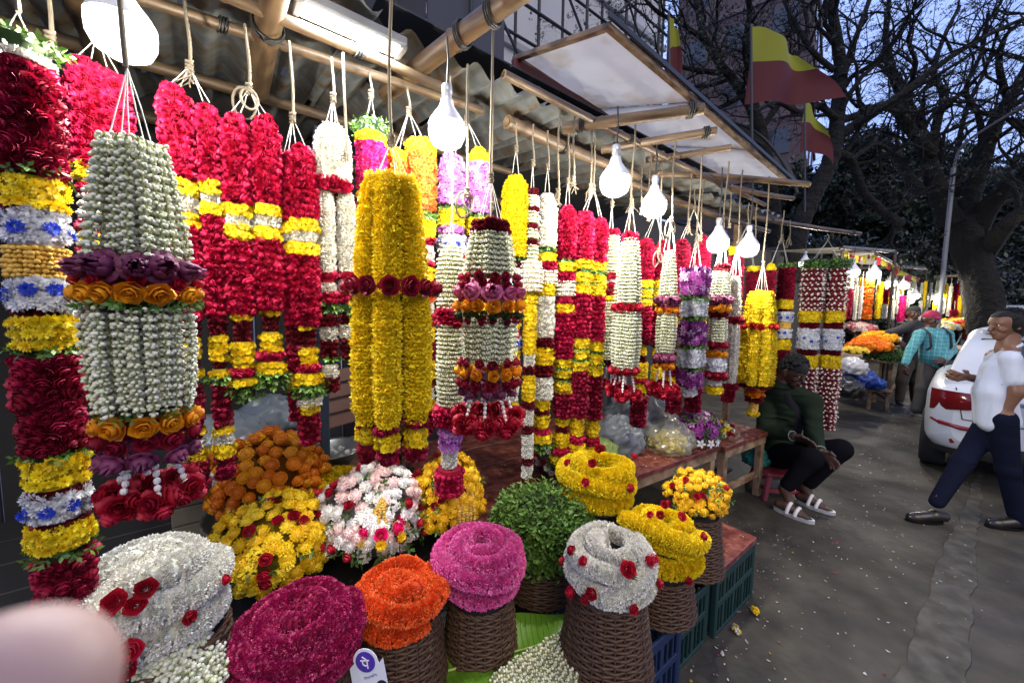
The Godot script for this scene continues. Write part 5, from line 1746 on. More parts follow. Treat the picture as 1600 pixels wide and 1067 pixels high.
	for k in 6:
		flower("lilac_flower", "mum%d" % (k % 2), Color(0.38, 0.20, 0.58), Vector3(0.035 + rf(-0.01, 0.01), -0.125 + rf(-0.012, 0.012), 0.07 - k * 0.028), Vector3(1, 0.4, rf(-0.3, 0.3)), 0.024, gp)
		flower("chrysanthemum", "mum%d" % (k % 2), Color(0.88, 0.56, 0.01), Vector3(0.035 + rf(-0.01, 0.01), -0.165 + rf(-0.012, 0.012), 0.075 - k * 0.03), Vector3(1, 0.2, rf(-0.3, 0.3)), 0.027, gp)
	# heap of green leaves
	basket(Vector3(-1.22, 0.33, -1.17), 0.16, 0.17, 0.16, "dark cane basket under the green leaf heap")
	var lh := thing("leaf_heap", "round heap of fresh green leaves between the pink and yellow coils", "leaf heap", Vector3(-1.22, 0.48, -1.17))
	var lc := Geo.new()
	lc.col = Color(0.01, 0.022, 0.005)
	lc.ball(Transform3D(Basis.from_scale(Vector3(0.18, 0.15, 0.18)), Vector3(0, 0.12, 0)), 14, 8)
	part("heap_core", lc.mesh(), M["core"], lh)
	var xs: Array[Transform3D] = []
	var cs := PackedColorArray()
	for i in 7500:
		var d := rv(1.0)
		d.y = absf(d.y) * 1.1 - 0.35
		d = d.normalized()
		var r := rf(0.80, 1.05) * (1.0 + 0.06 * sin(d.x * 9.0 + d.z * 7.0))
		xs.append(Transform3D(along(d * 0.8 + rv(0.9), rf(0, TAU)).scaled(Vector3(1.5, 1.0, 1.5) * rf(0.013, 0.024)), Vector3(d.x * 0.215, 0.12 + d.y * 0.19, d.z * 0.215) * r))
		cs.append(Color(0.06, 0.15, 0.02).lerp(Color(0.15, 0.27, 0.045), rng.randf()) * rf(0.6, 1.15))
	many("green_leaves", FM["leaf0"], M["leaf"], xs, cs, lh)
	# orange marigold heap and what lies round it on the back table
	mound("marigold_heap", "heap of orange marigold balls in rows behind the yellow heap", Vector3(-2.05, 0.66, -0.20), Vector3(0.24, 0.17, 0.22), 150, "marigold", 1, 0.029, [Color(0.70, 0.22, 0.004), Color(0.76, 0.32, 0.006), Color(0.62, 0.16, 0.003)], 0, "marigold", [], 0, -0.5)
	var mt := thing("flower_tray", "round tray that holds the orange marigold heap", "tray", Vector3(-2.05, 0.52, -0.20))
	var mg := Geo.new()
	mg.lathe(Transform3D(), [Vector2(0.001, 0.001), Vector2(0.16, 0.001), Vector2(0.25, 0.13), Vector2(0.255, 0.14), Vector2(0.24, 0.135), Vector2(0.15, 0.02), Vector2(0.001, 0.02)], 24)
	part("tray", mg.mesh(), M["steel"], mt)
	coil("yellow_coil", "dim mustard yellow flower coil behind the white heap", Vector3(-1.93, 0.62, -0.50), 0.15, 0.030, [[0.8, 0.0], [1.0, 0.05], [0.9, 0.10], [0.6, 0.12]], "y", 0.014)
	basket(Vector3(-1.93, 0.52, -0.50), 0.15, 0.13, 0.11, "cane basket under the dim mustard coil")
	var bw := thing("metal_bowl", "dark metal bowl of white flowers and leaves beside the steel post", "bowl", Vector3(-2.25, 0.72, -0.52))
	var bg := Geo.new()
	bg.lathe(Transform3D(), [Vector2(0.001, 0.0), Vector2(0.10, 0.0), Vector2(0.165, 0.09), Vector2(0.175, 0.10), Vector2(0.16, 0.092), Vector2(0.09, 0.012), Vector2(0.001, 0.012)], 28)
	part("bowl", bg.mesh(), M["steel"], bw)
	for i in 26:
		var a := rf(0, TAU)
		var r := rf(0.0, 0.13)
		flower("white_flower", "mum%d" % (i % 2), Color(0.75, 0.76, 0.74), Vector3(cos(a) * r, 0.075, sin(a) * r), Vector3(rf(-0.5, 0.5), 1, rf(-0.5, 0.5)), 0.018, bw)
	var st := thing("wooden_box", "grey wooden box that carries lime yellow flowers behind the marigolds", "box", Vector3(-2.35, 0.52, -0.15))
	for k in 4:
		var g := Geo.new()
		g.box(Transform3D(Basis(), Vector3(0.14, 0.045 + 0.085 * k, 0)), Vector3(0.02, 0.08, 0.6), 0.004)
		part("plank", g.mesh(), mat("grey_plank", lin(0.17, 0.15, 0.115), 0.8), st)
		var g2 := Geo.new()
		g2.box(Transform3D(Basis(), Vector3(0, 0.045 + 0.085 * k, 0.29)), Vector3(0.26, 0.08, 0.02), 0.004)
		part("plank", g2.mesh(), M["grey_plank"], st)
	var lt := Geo.new()
	lt.box(Transform3D(Basis(), Vector3(0, 0.345, 0)), Vector3(0.30, 0.02, 0.62), 0.004)
	part("lid", lt.mesh(), M["grey_plank"], st)
	for k in 7:
		var t := thing("lime_flower", ["lime yellow flower head first on the grey box", "lime yellow flower head second on the grey box", "lime yellow flower head third on the grey box", "lime yellow flower head midway on the grey box", "lime yellow flower head past the middle of the grey box", "lime yellow flower head next to last on the grey box", "lime yellow flower head at the far end of the grey box"][k], "flower", Vector3(-2.28 + rf(-0.02, 0.02), 0.875, 0.02 - k * 0.05), "lime flowers on the grey box")
		for q in 3:
			flower("flower_head", "marigold0", Color(0.50, 0.48, 0.02), Vector3(rf(-0.015, 0.015), 0.008 * q, rf(-0.015, 0.015)), Vector3(rf(-0.4, 0.4), 1, rf(-0.4, 0.4)), 0.024, t)
	mound("daisy_heap", "low heap of small white daisies behind the marigolds", Vector3(-2.02, 0.82, 0.10), Vector3(0.11, 0.05, 0.13), 70, "mum", 2, 0.017, [Color(0.82, 0.83, 0.82)], 0, "daisy", [], 20, 0.0)
	# bench or chair in the dark of the stall
	var ch := thing("wooden_chair", "brown wooden chair with slatted back behind the steel post", "chair", Vector3(-2.62, 0, -0.66), "", 0.4)
	for k in 4:
		var g := Geo.new()
		g.box(Transform3D(Basis.from_euler(Vector3(0, 0, 0.12)), Vector3(-0.02 + 0.012 * k, 0.86 + 0.10 * k, 0)), Vector3(0.022, 0.085, 0.42), 0.006)
		part("back_slat", g.mesh(), mat("chair_brown", lin(0.20, 0.10, 0.075), 0.4), ch)
	for s in [-1, 1]:
		var g := Geo.new()
		g.box(Transform3D(Basis.from_euler(Vector3(0, 0, 0.08)), Vector3(-0.03, 0.62, s * 0.2)), Vector3(0.035, 1.22, 0.035), 0.004)
		part("back_post", g.mesh(), M["chair_brown"], ch)
		var l := Geo.new()
		l.box(Transform3D(Basis(), Vector3(0.38, 0.34, s * 0.2)), Vector3(0.035, 0.68, 0.035), 0.004)
		part("leg", l.mesh(), M["chair_brown"], ch)
	var se := Geo.new()
	se.box(Transform3D(Basis(), Vector3(0.18, 0.70, 0)), Vector3(0.44, 0.03, 0.44), 0.008)
	part("seat", se.mesh(), M["chair_brown"], ch)
	# plastic bags
	var grey_film: StandardMaterial3D = M["plastic_film"]
	var yellow_film: StandardMaterial3D = M["plastic_film"].duplicate()
	yellow_film.resource_name = "plastic_film_pale"
	yellow_film.albedo_color = Color(0.92, 0.92, 0.85, 0.18)
	var milky: StandardMaterial3D = mat("milky_film", Color(0.50, 0.53, 0.57), 0.28)
	milky.vertex_color_use_as_albedo = false
	milky.transparency = BaseMaterial3D.TRANSPARENCY_ALPHA
	milky.albedo_color = Color(0.55, 0.58, 0.62, 0.55)
	var greeny: StandardMaterial3D = milky.duplicate()
	greeny.albedo_color = Color(0.60, 0.68, 0.38, 0.7)
	plastic_bag("large grey plastic bag at the back of the red table below the tassels", Vector3(-1.72, 0.61, -2.72), Vector3(0.26, 0.20, 0.24), milky, [60, Color(0.10, 0.10, 0.12), 0.04], false)
	plastic_bag("grey plastic bag with blue inside lying before the larger grey one", Vector3(-1.62, 0.61, -2.28), Vector3(0.17, 0.14, 0.17), milky, [40, Color(0.02, 0.06, 0.25), 0.03], false)
	plastic_bag("flat greenish plastic bag beside the hollow yellow coil", Vector3(-1.58, 0.61, -1.98), Vector3(0.13, 0.085, 0.17), greeny, [40, Color(0.30, 0.36, 0.10), 0.025], false)
	plastic_bag("clear knotted bag of yellow petals on the table edge", Vector3(-1.42, 0.60, -2.62), Vector3(0.16, 0.125, 0.17), yellow_film, [420, Color(0.85, 0.72, 0.10), 0.02], true)
	plastic_bag("grey plastic bag below the twin red garland", Vector3(-2.45, 0.86, -0.06), Vector3(0.16, 0.10, 0.17), milky, [30, Color(0.1, 0.1, 0.11), 0.03], false)
	plastic_bag("bluish plastic bag behind the grey one under the red garlands", Vector3(-2.62, 0.88, -0.28), Vector3(0.14, 0.11, 0.15), milky, [30, Color(0.1, 0.12, 0.2), 0.03], false)
	# orchid bouquet on the table and small heaps
	var ob := mound("orchid_bouquet", "violet and white orchid bouquet with leaves on the table edge", Vector3(-1.36, 0.60, -2.92), Vector3(0.15, 0.13, 0.15), 70, "orchid", 1, 0.033, [Color(0.40, 0.06, 0.38), Color(0.30, 0.03, 0.30), Color(0.62, 0.30, 0.58)], 0, "orchid", [], 60, -0.2)
	for k in 14:
		var a := TAU * k / 14
		flower("white_orchid", "orchid0", Color(0.80, 0.80, 0.84), Vector3(cos(a) * 0.155, 0.05, sin(a) * 0.155), Vector3(cos(a), 0.1, sin(a)), 0.035, ob)
	mound("flower_heap", "heap of maroon and white flowers under the red garland with the cream ball", Vector3(-1.62, 0.60, -1.66), Vector3(0.14, 0.09, 0.13), 60, "mum", 2, 0.026, [Color(0.70, 0.69, 0.62), Color(0.12, 0.004, 0.012), Color(0.16, 0.004, 0.014)], 12)
	mound("flower_heap", "low yellow and maroon flower ring on the small table", Vector3(-1.42, 0.58, -3.3), Vector3(0.16, 0.06, 0.16), 60, "mum", 2, 0.028, [Color(0.85, 0.6, 0.01), Color(0.2, 0.005, 0.015), Color(0.8, 0.78, 0.7)], 10)
	mound("flower_heap", "heap of white and violet flowers behind the orchid bouquet", Vector3(-1.66, 0.60, -3.0), Vector3(0.13, 0.10, 0.13), 50, "mum", 2, 0.03, [Color(0.75, 0.75, 0.72), Color(0.3, 0.05, 0.3)], 8)
	# petals on the table tops
	var px_: Array[Transform3D] = []
	var pc := PackedColorArray()
	for i in 520:
		var s := rf(0.98, 3.7)
		var e := -1.375 + (s - 0.93) * 0.077 - 0.01 - absf(rng.randfn(0, 0.35))
		if e < -2.4:
			continue
		px_.append(Transform3D(Basis.from_euler(Vector3(PI / 2 + rf(-0.3, 0.3), rf(0, TAU), 0), EULER_ORDER_YXZ).scaled(Vector3.ONE * rf(0.007, 0.016)), Vector3(e, 0.605 if s < 3.0 else 0.585, -s)))
		pc.append([Color(0.7, 0.7, 0.66), Color(0.7, 0.5, 0.05), Color(0.6, 0.3, 0.35)][i % 3] * rf(0.6, 1.0))
	for i in 60:
		px_.append(Transform3D(Basis.from_euler(Vector3(PI / 2 + rf(-0.3, 0.3), rf(0, TAU), 0), EULER_ORDER_YXZ).scaled(Vector3.ONE * rf(0.007, 0.016)), Vector3(-0.76 - rf(0, 0.3), 0.356, -rf(1.92, 2.36))))
		pc.append([Color(0.7, 0.7, 0.66), Color(0.7, 0.5, 0.05), Color(0.5, 0.02, 0.04)][i % 3] * rf(0.6, 1.0))
	tag(many("scattered_petals", FM["leaf0"], M["petal"], px_, pc, self), "small white and yellow petals scattered on the red table tops", "petals")
	# banana leaf with strings of jasmine
	var bl := thing("banana_leaf", "bright green banana leaf spread out under the jasmine strings", "leaf", Vector3(-1.02, 0.335, -0.80), "", 0.0)
	var lp := []
	for j in 22:
		for i in 13:
			var w := j / 21.0
			var s := (i - 6) / 6.0
			var half := 0.14 * sin(PI * clampf(w * 0.92 + 0.06, 0, 1)) + 0.012
			lp.append(Vector3(s * half, 0.012 + 0.022 * absf(s) + 0.006 * sin(w * 20.0 + s * 4.0), 0.38 - w * 0.80))
	var lgm := Geo.new()
	lgm.grid(lp, 13, 22)
	var bm := mat("banana_green", lin(0.12, 0.27, 0.02), 0.35)
	bm.backlight_enabled = true
	bm.backlight = Color(0.2, 0.2, 0.1)
	part("leaf_blade", lgm.mesh(), bm, bl)
	var rib := Geo.new()
	rib.tube([Vector3(0, 0.014, 0.40), Vector3(0, 0.016, 0), Vector3(0, 0.012, -0.42)], [0.006, 0.004, 0.0015], 6)
	part("midrib", rib.mesh(), mat("midrib_green", lin(0.30, 0.42, 0.10), 0.4), bl)
	var vn := Geo.new()
	for j in 34:
		for s in [-1, 1]:
			var w := 0.04 + j * 0.027
			var half := 0.14 * sin(PI * clampf(w * 0.92 + 0.06, 0, 1)) + 0.01
			var z := 0.38 - w * 0.8
			vn.tube([Vector3(0, 0.0155, z), Vector3(s * half * 0.5, 0.026 + 0.003, z - 0.012), Vector3(s * half * 0.95, 0.036, z - 0.03)], 0.0009, 3, false)
	part("leaf_veins", vn.mesh(), mat("vein_green", lin(0.17, 0.33, 0.04), 0.4), bl)
	bl.rotation.y = -0.35
	for k in 11:
		var t := thing("jasmine_strand", "strand of white jasmine buds, %s in the row on the banana leaf" % ["first and shortest", "second", "third", "fourth", "fifth", "sixth", "seventh", "eighth", "ninth", "tenth", "eleventh and last"][k], "flower strand", ony(884 - k * 11.5, 984 + k * 7.5, 0.362), "jasmine strands laid side by side on the leaf")
		var d := ony(952 - k * 11.5, 1034 + k * 7.5, 0.362) - t.position
		var len := d.length() * rf(0.9, 1.08)
		d = d.normalized()
		var pts := []
		var q := []
		for i in 9:
			pts.append(d * len * (i / 8.0) + Vector3(0, 0.002 * sin(i * 1.3 + k), 0))
			q.append(0.0135)
		t.position.y = 0.366 + 0.003 * (k % 2)
		band(t, "c", pts, q, false, "jasmine_string", 0.0088, "jasmine_buds")
	# payment sign
	var sg := thing("payment_sign", "white card stand with a purple round sign in front of the coral basket", "sign", at(576, 1056, 1.05))
	sg.basis = cb * Basis(Vector3(0, 0, 1), 0.17) * Basis(Vector3.UP, -0.15)
	var outline := PackedVector2Array()
	for p in [[-0.052, -0.16], [-0.052, 0.022], [-0.044, 0.030]]:
		outline.append(Vector2(p[0], p[1]))
	outline.append(Vector2(-0.036, 0.036))
	for i in 13:
		var a := PI * 0.98 - PI * 0.98 * i / 12.0
		outline.append(Vector2(-0.002 + cos(a) * 0.036, 0.040 + sin(a) * 0.036))
	for p in [[0.036, 0.034], [0.050, 0.048], [0.054, -0.16]]:
		outline.append(Vector2(p[0], p[1]))
	var poly := Geometry2D.triangulate_polygon(outline)
	var cg := Geo.new()
	for i in range(0, poly.size(), 3):
		var a := outline[poly[i]]
		var b := outline[poly[i + 1]]
		var c := outline[poly[i + 2]]
		if (b - a).cross(c - a) > 0:
			var w := b
			b = c
			c = w
		cg.tri(Vector3(a.x, a.y, 0.0015), Vector3(b.x, b.y, 0.0015), Vector3(c.x, c.y, 0.0015))
		cg.tri(Vector3(a.x, a.y, -0.0015), Vector3(c.x, c.y, -0.0015), Vector3(b.x, b.y, -0.0015))
	for i in outline.size():
		var a := outline[i]
		var b := outline[(i + 1) % outline.size()]
		cg.quad(Vector3(a.x, a.y, -0.0015), Vector3(b.x, b.y, -0.0015), Vector3(b.x, b.y, 0.0015), Vector3(a.x, a.y, 0.0015))
	part("card", cg.mesh(), mat("card_white", lin(0.66, 0.70, 0.80), 0.4), sg)
	var dg := Geo.new()
	dg.lathe(Transform3D(Basis(Vector3.RIGHT, PI / 2), Vector3(-0.002, 0.040, 0.0015)), [Vector2(0.0285, 0.0), Vector2(0.0285, 0.0012), Vector2(0.001, 0.0013)], 28)
	part("purple_disc", dg.mesh(), mat("sign_purple", lin(0.075, 0.035, 0.36), 0.4), sg)
	var gg := Geo.new()
	var cx := -0.002
	var cy := 0.036
	for s in [[0.006, -0.012, 0.006, 0.010], [-0.012, 0.009, 0.011, 0.009], [-0.007, 0.009, -0.007, -0.001], [-0.007, -0.001, -0.002, -0.005], [-0.002, -0.005, 0.006, -0.005], [0.006, 0.010, -0.006, 0.019]]:
		var a := Vector3(cx + s[0], cy + s[1], 0.0033)
		var b := Vector3(cx + s[2], cy + s[3], 0.0033)
		var d := b - a
		gg.box(Transform3D(Basis(Vector3(0, 0, 1), atan2(d.y, d.x)), (a + b) / 2), Vector3(d.length() + 0.0025, 0.003, 0.0012), 0.0)
	part("letter", gg.mesh(), mat("sign_white", lin(0.85, 0.85, 0.88), 0.5), sg)
	var tm := TextMesh.new()
	var sf := SystemFont.new()
	sf.font_names = PackedStringArray(["Droid Sans"])
	tm.font = sf
	tm.text = "PhonePe"
	tm.font_size = 32
	tm.pixel_size = 0.00032
	tm.depth = 0.0006
	part("lettering", tm, mat("sign_grey", lin(0.12, 0.09, 0.25), 0.6), sg, Transform3D(Basis(Vector3(0, 0, 1), 0.28), Vector3(0.006, 0.0, 0.002)))
	var hp := Geo.new()                                  # the printed portrait at the lower corner: hair and face shapes only
	hp.lathe(Transform3D(Basis(Vector3.RIGHT, PI / 2), Vector3(0.036, -0.028, 0.0016)), [Vector2(0.017, 0.0), Vector2(0.017, 0.0008), Vector2(0.001, 0.0009)], 20)
	part("printed_hair", hp.mesh(), mat("print_black", lin(0.015, 0.012, 0.012), 0.5), sg)
	var fp := Geo.new()
	fp.lathe(Transform3D(Basis(Vector3.RIGHT, PI / 2).scaled(Vector3(0.85, 1, 1.1)), Vector3(0.037, -0.032, 0.0026)), [Vector2(0.0115, 0.0), Vector2(0.0115, 0.0006), Vector2(0.001, 0.0007)], 18)
	part("printed_face", fp.mesh(), mat("print_skin", lin(0.42, 0.24, 0.16), 0.5), sg)


# ---------- bodies: one smooth skin over tapered bones
# bones: [from, to, radius there, radius here]; the fields of all bones add up, so limbs flow into each other
func flesh(g: Geo, bones: Array, cell: float, kk: float):
	var lo := Vector3.INF
	var hi := -Vector3.INF
	for b in bones:
		var m := Vector3.ONE * (maxf(b[2], b[3]) + kk * 3.0 + cell * 2.0)
		lo = lo.min(b[0] - m).min(b[1] - m)
		hi = hi.max(b[0] + m).max(b[1] + m)
	var nx := int((hi.x - lo.x) / cell) + 2
	var ny := int((hi.y - lo.y) / cell) + 2
	var nz := int((hi.z - lo.z) / cell) + 2
	var f := PackedFloat32Array()
	f.resize(nx * ny * nz)
	for b in bones:
		var a: Vector3 = b[0]
		var ab: Vector3 = b[1] - b[0]
		var l2 := maxf(ab.length_squared(), 1e-9)
		var ra: float = b[2]
		var rd: float = b[3] - b[2]
		var m := Vector3.ONE * (maxf(b[2], b[3]) + kk * 3.0)
		var p0: Vector3 = ((b[0].min(b[1]) - m - lo) / cell).floor()
		var p1: Vector3 = ((b[0].max(b[1]) + m - lo) / cell).ceil()
		for k in range(maxi(0, int(p0.z)), mini(nz, int(p1.z) + 1)):
			for j in range(maxi(0, int(p0.y)), mini(ny, int(p1.y) + 1)):
				var row := (k * ny + j) * nx
				for i in range(maxi(0, int(p0.x)), mini(nx, int(p1.x) + 1)):
					var q := Vector3(lo.x + i * cell, lo.y + j * cell, lo.z + k * cell) - a
					var t := clampf(q.dot(ab) / l2, 0.0, 1.0)
					var d := (q - ab * t).length() - ra - rd * t
					if d < kk * 4.0:
						f[row + i] += exp(minf(-d / kk, 40.0))
	for i in f.size():
		f[i] = log(maxf(f[i], 1e-6)) * kk                # above zero inside
	var at_cell := {}
	var sx := 1
	var sy := nx
	var sz := nx * ny
	var base := g.v.size()
	for k in nz - 1:
		for j in ny - 1:
			var row := k * sz + j * sy
			for i in nx - 1:
				var c := row + i
				var v0 := f[c]
				var v7 := f[c + 1 + sy + sz]
				if v0 <= -4.0 * kk and v7 <= -4.0 * kk:
					continue
				var e := [v0, f[c + 1], f[c + sy], f[c + 1 + sy], f[c + sz], f[c + 1 + sz], f[c + sy + sz], v7]
				var mask := 0
				for q in 8:
					if e[q] > 0.0:
						mask |= 1 << q
				if mask == 0 or mask == 255:
					continue
				var sum := Vector3.ZERO
				var cnt := 0
				for ed in [[0, 1], [2, 3], [4, 5], [6, 7], [0, 2], [1, 3], [4, 6], [5, 7], [0, 4], [1, 5], [2, 6], [3, 7]]:
					var va: float = e[ed[0]]
					var vb: float = e[ed[1]]
					if (va > 0.0) != (vb > 0.0):
						var t := va / (va - vb)
						var pa := Vector3(ed[0] & 1, (ed[0] >> 1) & 1, ed[0] >> 2)
						var pb := Vector3(ed[1] & 1, (ed[1] >> 1) & 1, ed[1] >> 2)
						sum += pa.lerp(pb, t)
						cnt += 1
				var gr3 := Vector3(e[1] + e[3] + e[5] + e[7] - e[0] - e[2] - e[4] - e[6], e[2] + e[3] + e[6] + e[7] - e[0] - e[1] - e[4] - e[5], e[4] + e[5] + e[6] + e[7] - e[0] - e[1] - e[2] - e[3])
				at_cell[c] = g.vert(lo + (Vector3(i, j, k) + sum / cnt) * cell, -gr3.normalized())
	for c in at_cell:
		var x0: float = f[c]
		for ax in [[sx, sy, sz], [sy, sz, sx], [sz, sx, sy]]:
			var x1: float = f[c + ax[0]]
			if (x0 > 0.0) == (x1 > 0.0):
				continue
			var p: int = c - ax[1]
			var q: int = c - ax[2]
			var r: int = c - ax[1] - ax[2]
			if not (at_cell.has(p) and at_cell.has(q) and at_cell.has(r)):
				continue
			var i0: int = at_cell[c]
			var i1: int = at_cell[p]
			var i2: int = at_cell[r]
			var i3: int = at_cell[q]
			var nn := (g.v[i2] - g.v[i0]).cross(g.v[i1] - g.v[i0])
			if nn.dot(g.n[i0] + g.n[i2]) > 0.0:
				g.ix.append_array([i0, i1, i2, i0, i2, i3])
			else:
				g.ix.append_array([i0, i2, i1, i0, i3, i2])

func hand_bones(wrist: Vector3, d: Vector3, back: Vector3, thumb: Vector3, curl: float, s := 1.0) -> Array:
	# d: along the hand, back: out of its back, thumb: to the thumb's side
	d = d.normalized()
	thumb = (thumb - d * thumb.dot(d)).normalized()
	back = d.cross(thumb).normalized() * signf(d.cross(thumb).dot(back))
	var out := []
	for k in 4:
		var o := thumb * (0.027 - 0.018 * k) * s
		out.append([wrist + o * 0.6, wrist + d * 0.085 * s + o, 0.013 * s, 0.0115 * s])
		var p := wrist + d * 0.085 * s + o
		var lens: Array = [[0.040, 0.025, 0.020], [0.045, 0.028, 0.021], [0.041, 0.026, 0.020], [0.032, 0.020, 0.018]][k]
		var a := 0.25 * curl
		for q in 3:
			a += curl * [0.5, 0.7, 0.45][q] * (1.0 + 0.08 * k)
			var nd := d * cos(a) - back * sin(a) + o.normalized() * 0.06
			var e: Vector3 = p + nd.normalized() * lens[q] * s
			out.append([p, e, (0.0098 - 0.0008 * q) * s, (0.0092 - 0.001 * q) * s])
			p = e
	var tp := wrist + d * 0.028 * s + thumb * 0.024 * s
	var t1 := tp + (d * 0.75 + thumb * 0.7 - back * 0.25).normalized() * 0.038 * s
	var t2 := t1 + (d * 0.95 + thumb * 0.15 - back * 0.4 * curl).normalized() * 0.030 * s
	out.append([wrist + d * 0.01, tp, 0.014 * s, 0.014 * s])
	out.append([tp, t1, 0.0125 * s, 0.0105 * s])
	out.append([t1, t2, 0.0105 * s, 0.009 * s])
	return out

func head_bones(c: Vector3, face: Vector3, up: Vector3, s := 1.0) -> Array:
	var r := face.cross(up).normalized()
	up = r.cross(face).normalized()
	var o := []
	o.append([c + up * 0.025 * s - face * 0.018 * s, c + up * 0.03 * s + face * 0.012 * s, 0.083 * s, 0.080 * s])   # skull
	o.append([c - up * 0.03 * s + face * 0.025 * s, c - up * 0.065 * s + face * 0.045 * s, 0.058 * s, 0.040 * s])      # face to jaw
	o.append([c - up * 0.088 * s + face * 0.062 * s, c - up * 0.088 * s + face * 0.058 * s, 0.022 * s, 0.022 * s])     # chin
	o.append([c + up * 0.012 * s + face * 0.088 * s, c - up * 0.028 * s + face * 0.106 * s, 0.008 * s, 0.014 * s])     # nose
	for q in [-1.0, 1.0]:
		o.append([c + up * 0.024 * s + face * 0.080 * s + r * q * 0.02 * s, c + up * 0.022 * s + face * 0.070 * s + r * q * 0.045 * s, 0.012 * s, 0.010 * s])   # brow
		o.append([c - up * 0.022 * s + face * 0.066 * s + r * q * 0.035 * s, c - up * 0.03 * s + face * 0.060 * s + r * q * 0.04 * s, 0.018 * s, 0.018 * s])    # cheek
		o.append([c + up * 0.015 * s - face * 0.01 * s + r * q * 0.083 * s, c - up * 0.025 * s - face * 0.002 * s + r * q * 0.080 * s, 0.014 * s, 0.010 * s])  # ear
	o.append([c - up * 0.055 * s + face * 0.092 * s - r * 0.014 * s, c - up * 0.055 * s + face * 0.092 * s + r * 0.014 * s, 0.009 * s, 0.009 * s])            # lips
	return o

func face_parts(o: Node3D, c: Vector3, face: Vector3, up: Vector3, s := 1.0):
	var r := face.cross(up).normalized()
	up = r.cross(face).normalized()
	for q in [-1.0, 1.0]:
		var e := Geo.new()
		e.ball(Transform3D(Basis.from_scale(Vector3.ONE * 0.0105 * s), c + face * 0.078 * s + r * q * 0.032 * s + up * 0.006 * s), 8, 6)
		part("eye", e.mesh(), mat("eye_white", lin(0.55, 0.53, 0.50), 0.2), o)
		var i := Geo.new()
		i.ball(Transform3D(Basis.from_scale(Vector3.ONE * 0.0055 * s), c + face * 0.0855 * s + r * q * 0.032 * s + up * 0.006 * s), 8, 6)
		part("iris", i.mesh(), mat("eye_dark", lin(0.01, 0.007, 0.005), 0.15), o)
	var l := Geo.new()
	l.tube([c + face * 0.1005 * s - up * 0.056 * s - r * 0.02 * s, c + face * 0.1045 * s - up * 0.054 * s, c + face * 0.1005 * s - up * 0.056 * s + r * 0.02 * s], [0.002, 0.0038, 0.002], 5)
	part("lips", l.mesh(), mat("lip", lin(0.10, 0.035, 0.03), 0.5), o)

func garment(o: Node3D, called: String, bones: Array, m: Material, cell := 0.013, kk := 0.012):
	var g := Geo.new()
	flesh(g, bones, cell, kk)
	return part(called, g.mesh(), m, o)

func shoe(o: Node3D, heel: Vector3, toe: Vector3, m: Material, sole: Material, open := false):
	var d := (toe - heel)
	d.y = 0
	var f := d.normalized()
	var r := f.cross(Vector3.UP)
	if not open:
		garment(o, "shoe", [[heel + Vector3.UP * 0.045, heel + f * 0.06 + Vector3.UP * 0.05, 0.04, 0.042], [heel + f * 0.08 + Vector3.UP * 0.04, toe - f * 0.05 + Vector3.UP * 0.026, 0.042, 0.034], [toe - f * 0.06 + Vector3.UP * 0.024, toe - f * 0.03 + Vector3.UP * 0.022, 0.036, 0.028]], m, 0.009, 0.008)
	var g := Geo.new()
	var top := []
	var ins := Geo.new()
	var n := 22
	for i in n:
		var a := TAU * i / n
		var w := 0.044 * (1.0 + 0.12 * cos(a))
		top.append(heel + f * (d.length() * 0.5) + f * cos(a) * d.length() * 0.52 + r * sin(a) * w)
	for i in n:
		var p: Vector3 = top[i]
		var q: Vector3 = top[(i + 1) % n]
		p.y = 0.0
		q.y = 0.0
		var h := Vector3.UP * (0.028 if open else 0.018)
		g.quad(q, p, p + h, q + h)
		g.quad(p, q, q + h, p + h)
		var c := heel + f * d.length() * 0.5
		c.y = 0
		g.tri(c + h, p + h, q + h)
		ins.tri(c + h + Vector3(0, 0.003, 0), c.lerp(p, 0.88) + h + Vector3(0, 0.003, 0), c.lerp(q, 0.88) + h + Vector3(0, 0.003, 0))
	part("sole", g.mesh(), sole, o)
	if open:
		part("insole", ins.mesh(), mat("insole_black", lin(0.012, 0.012, 0.013), 0.8), o)


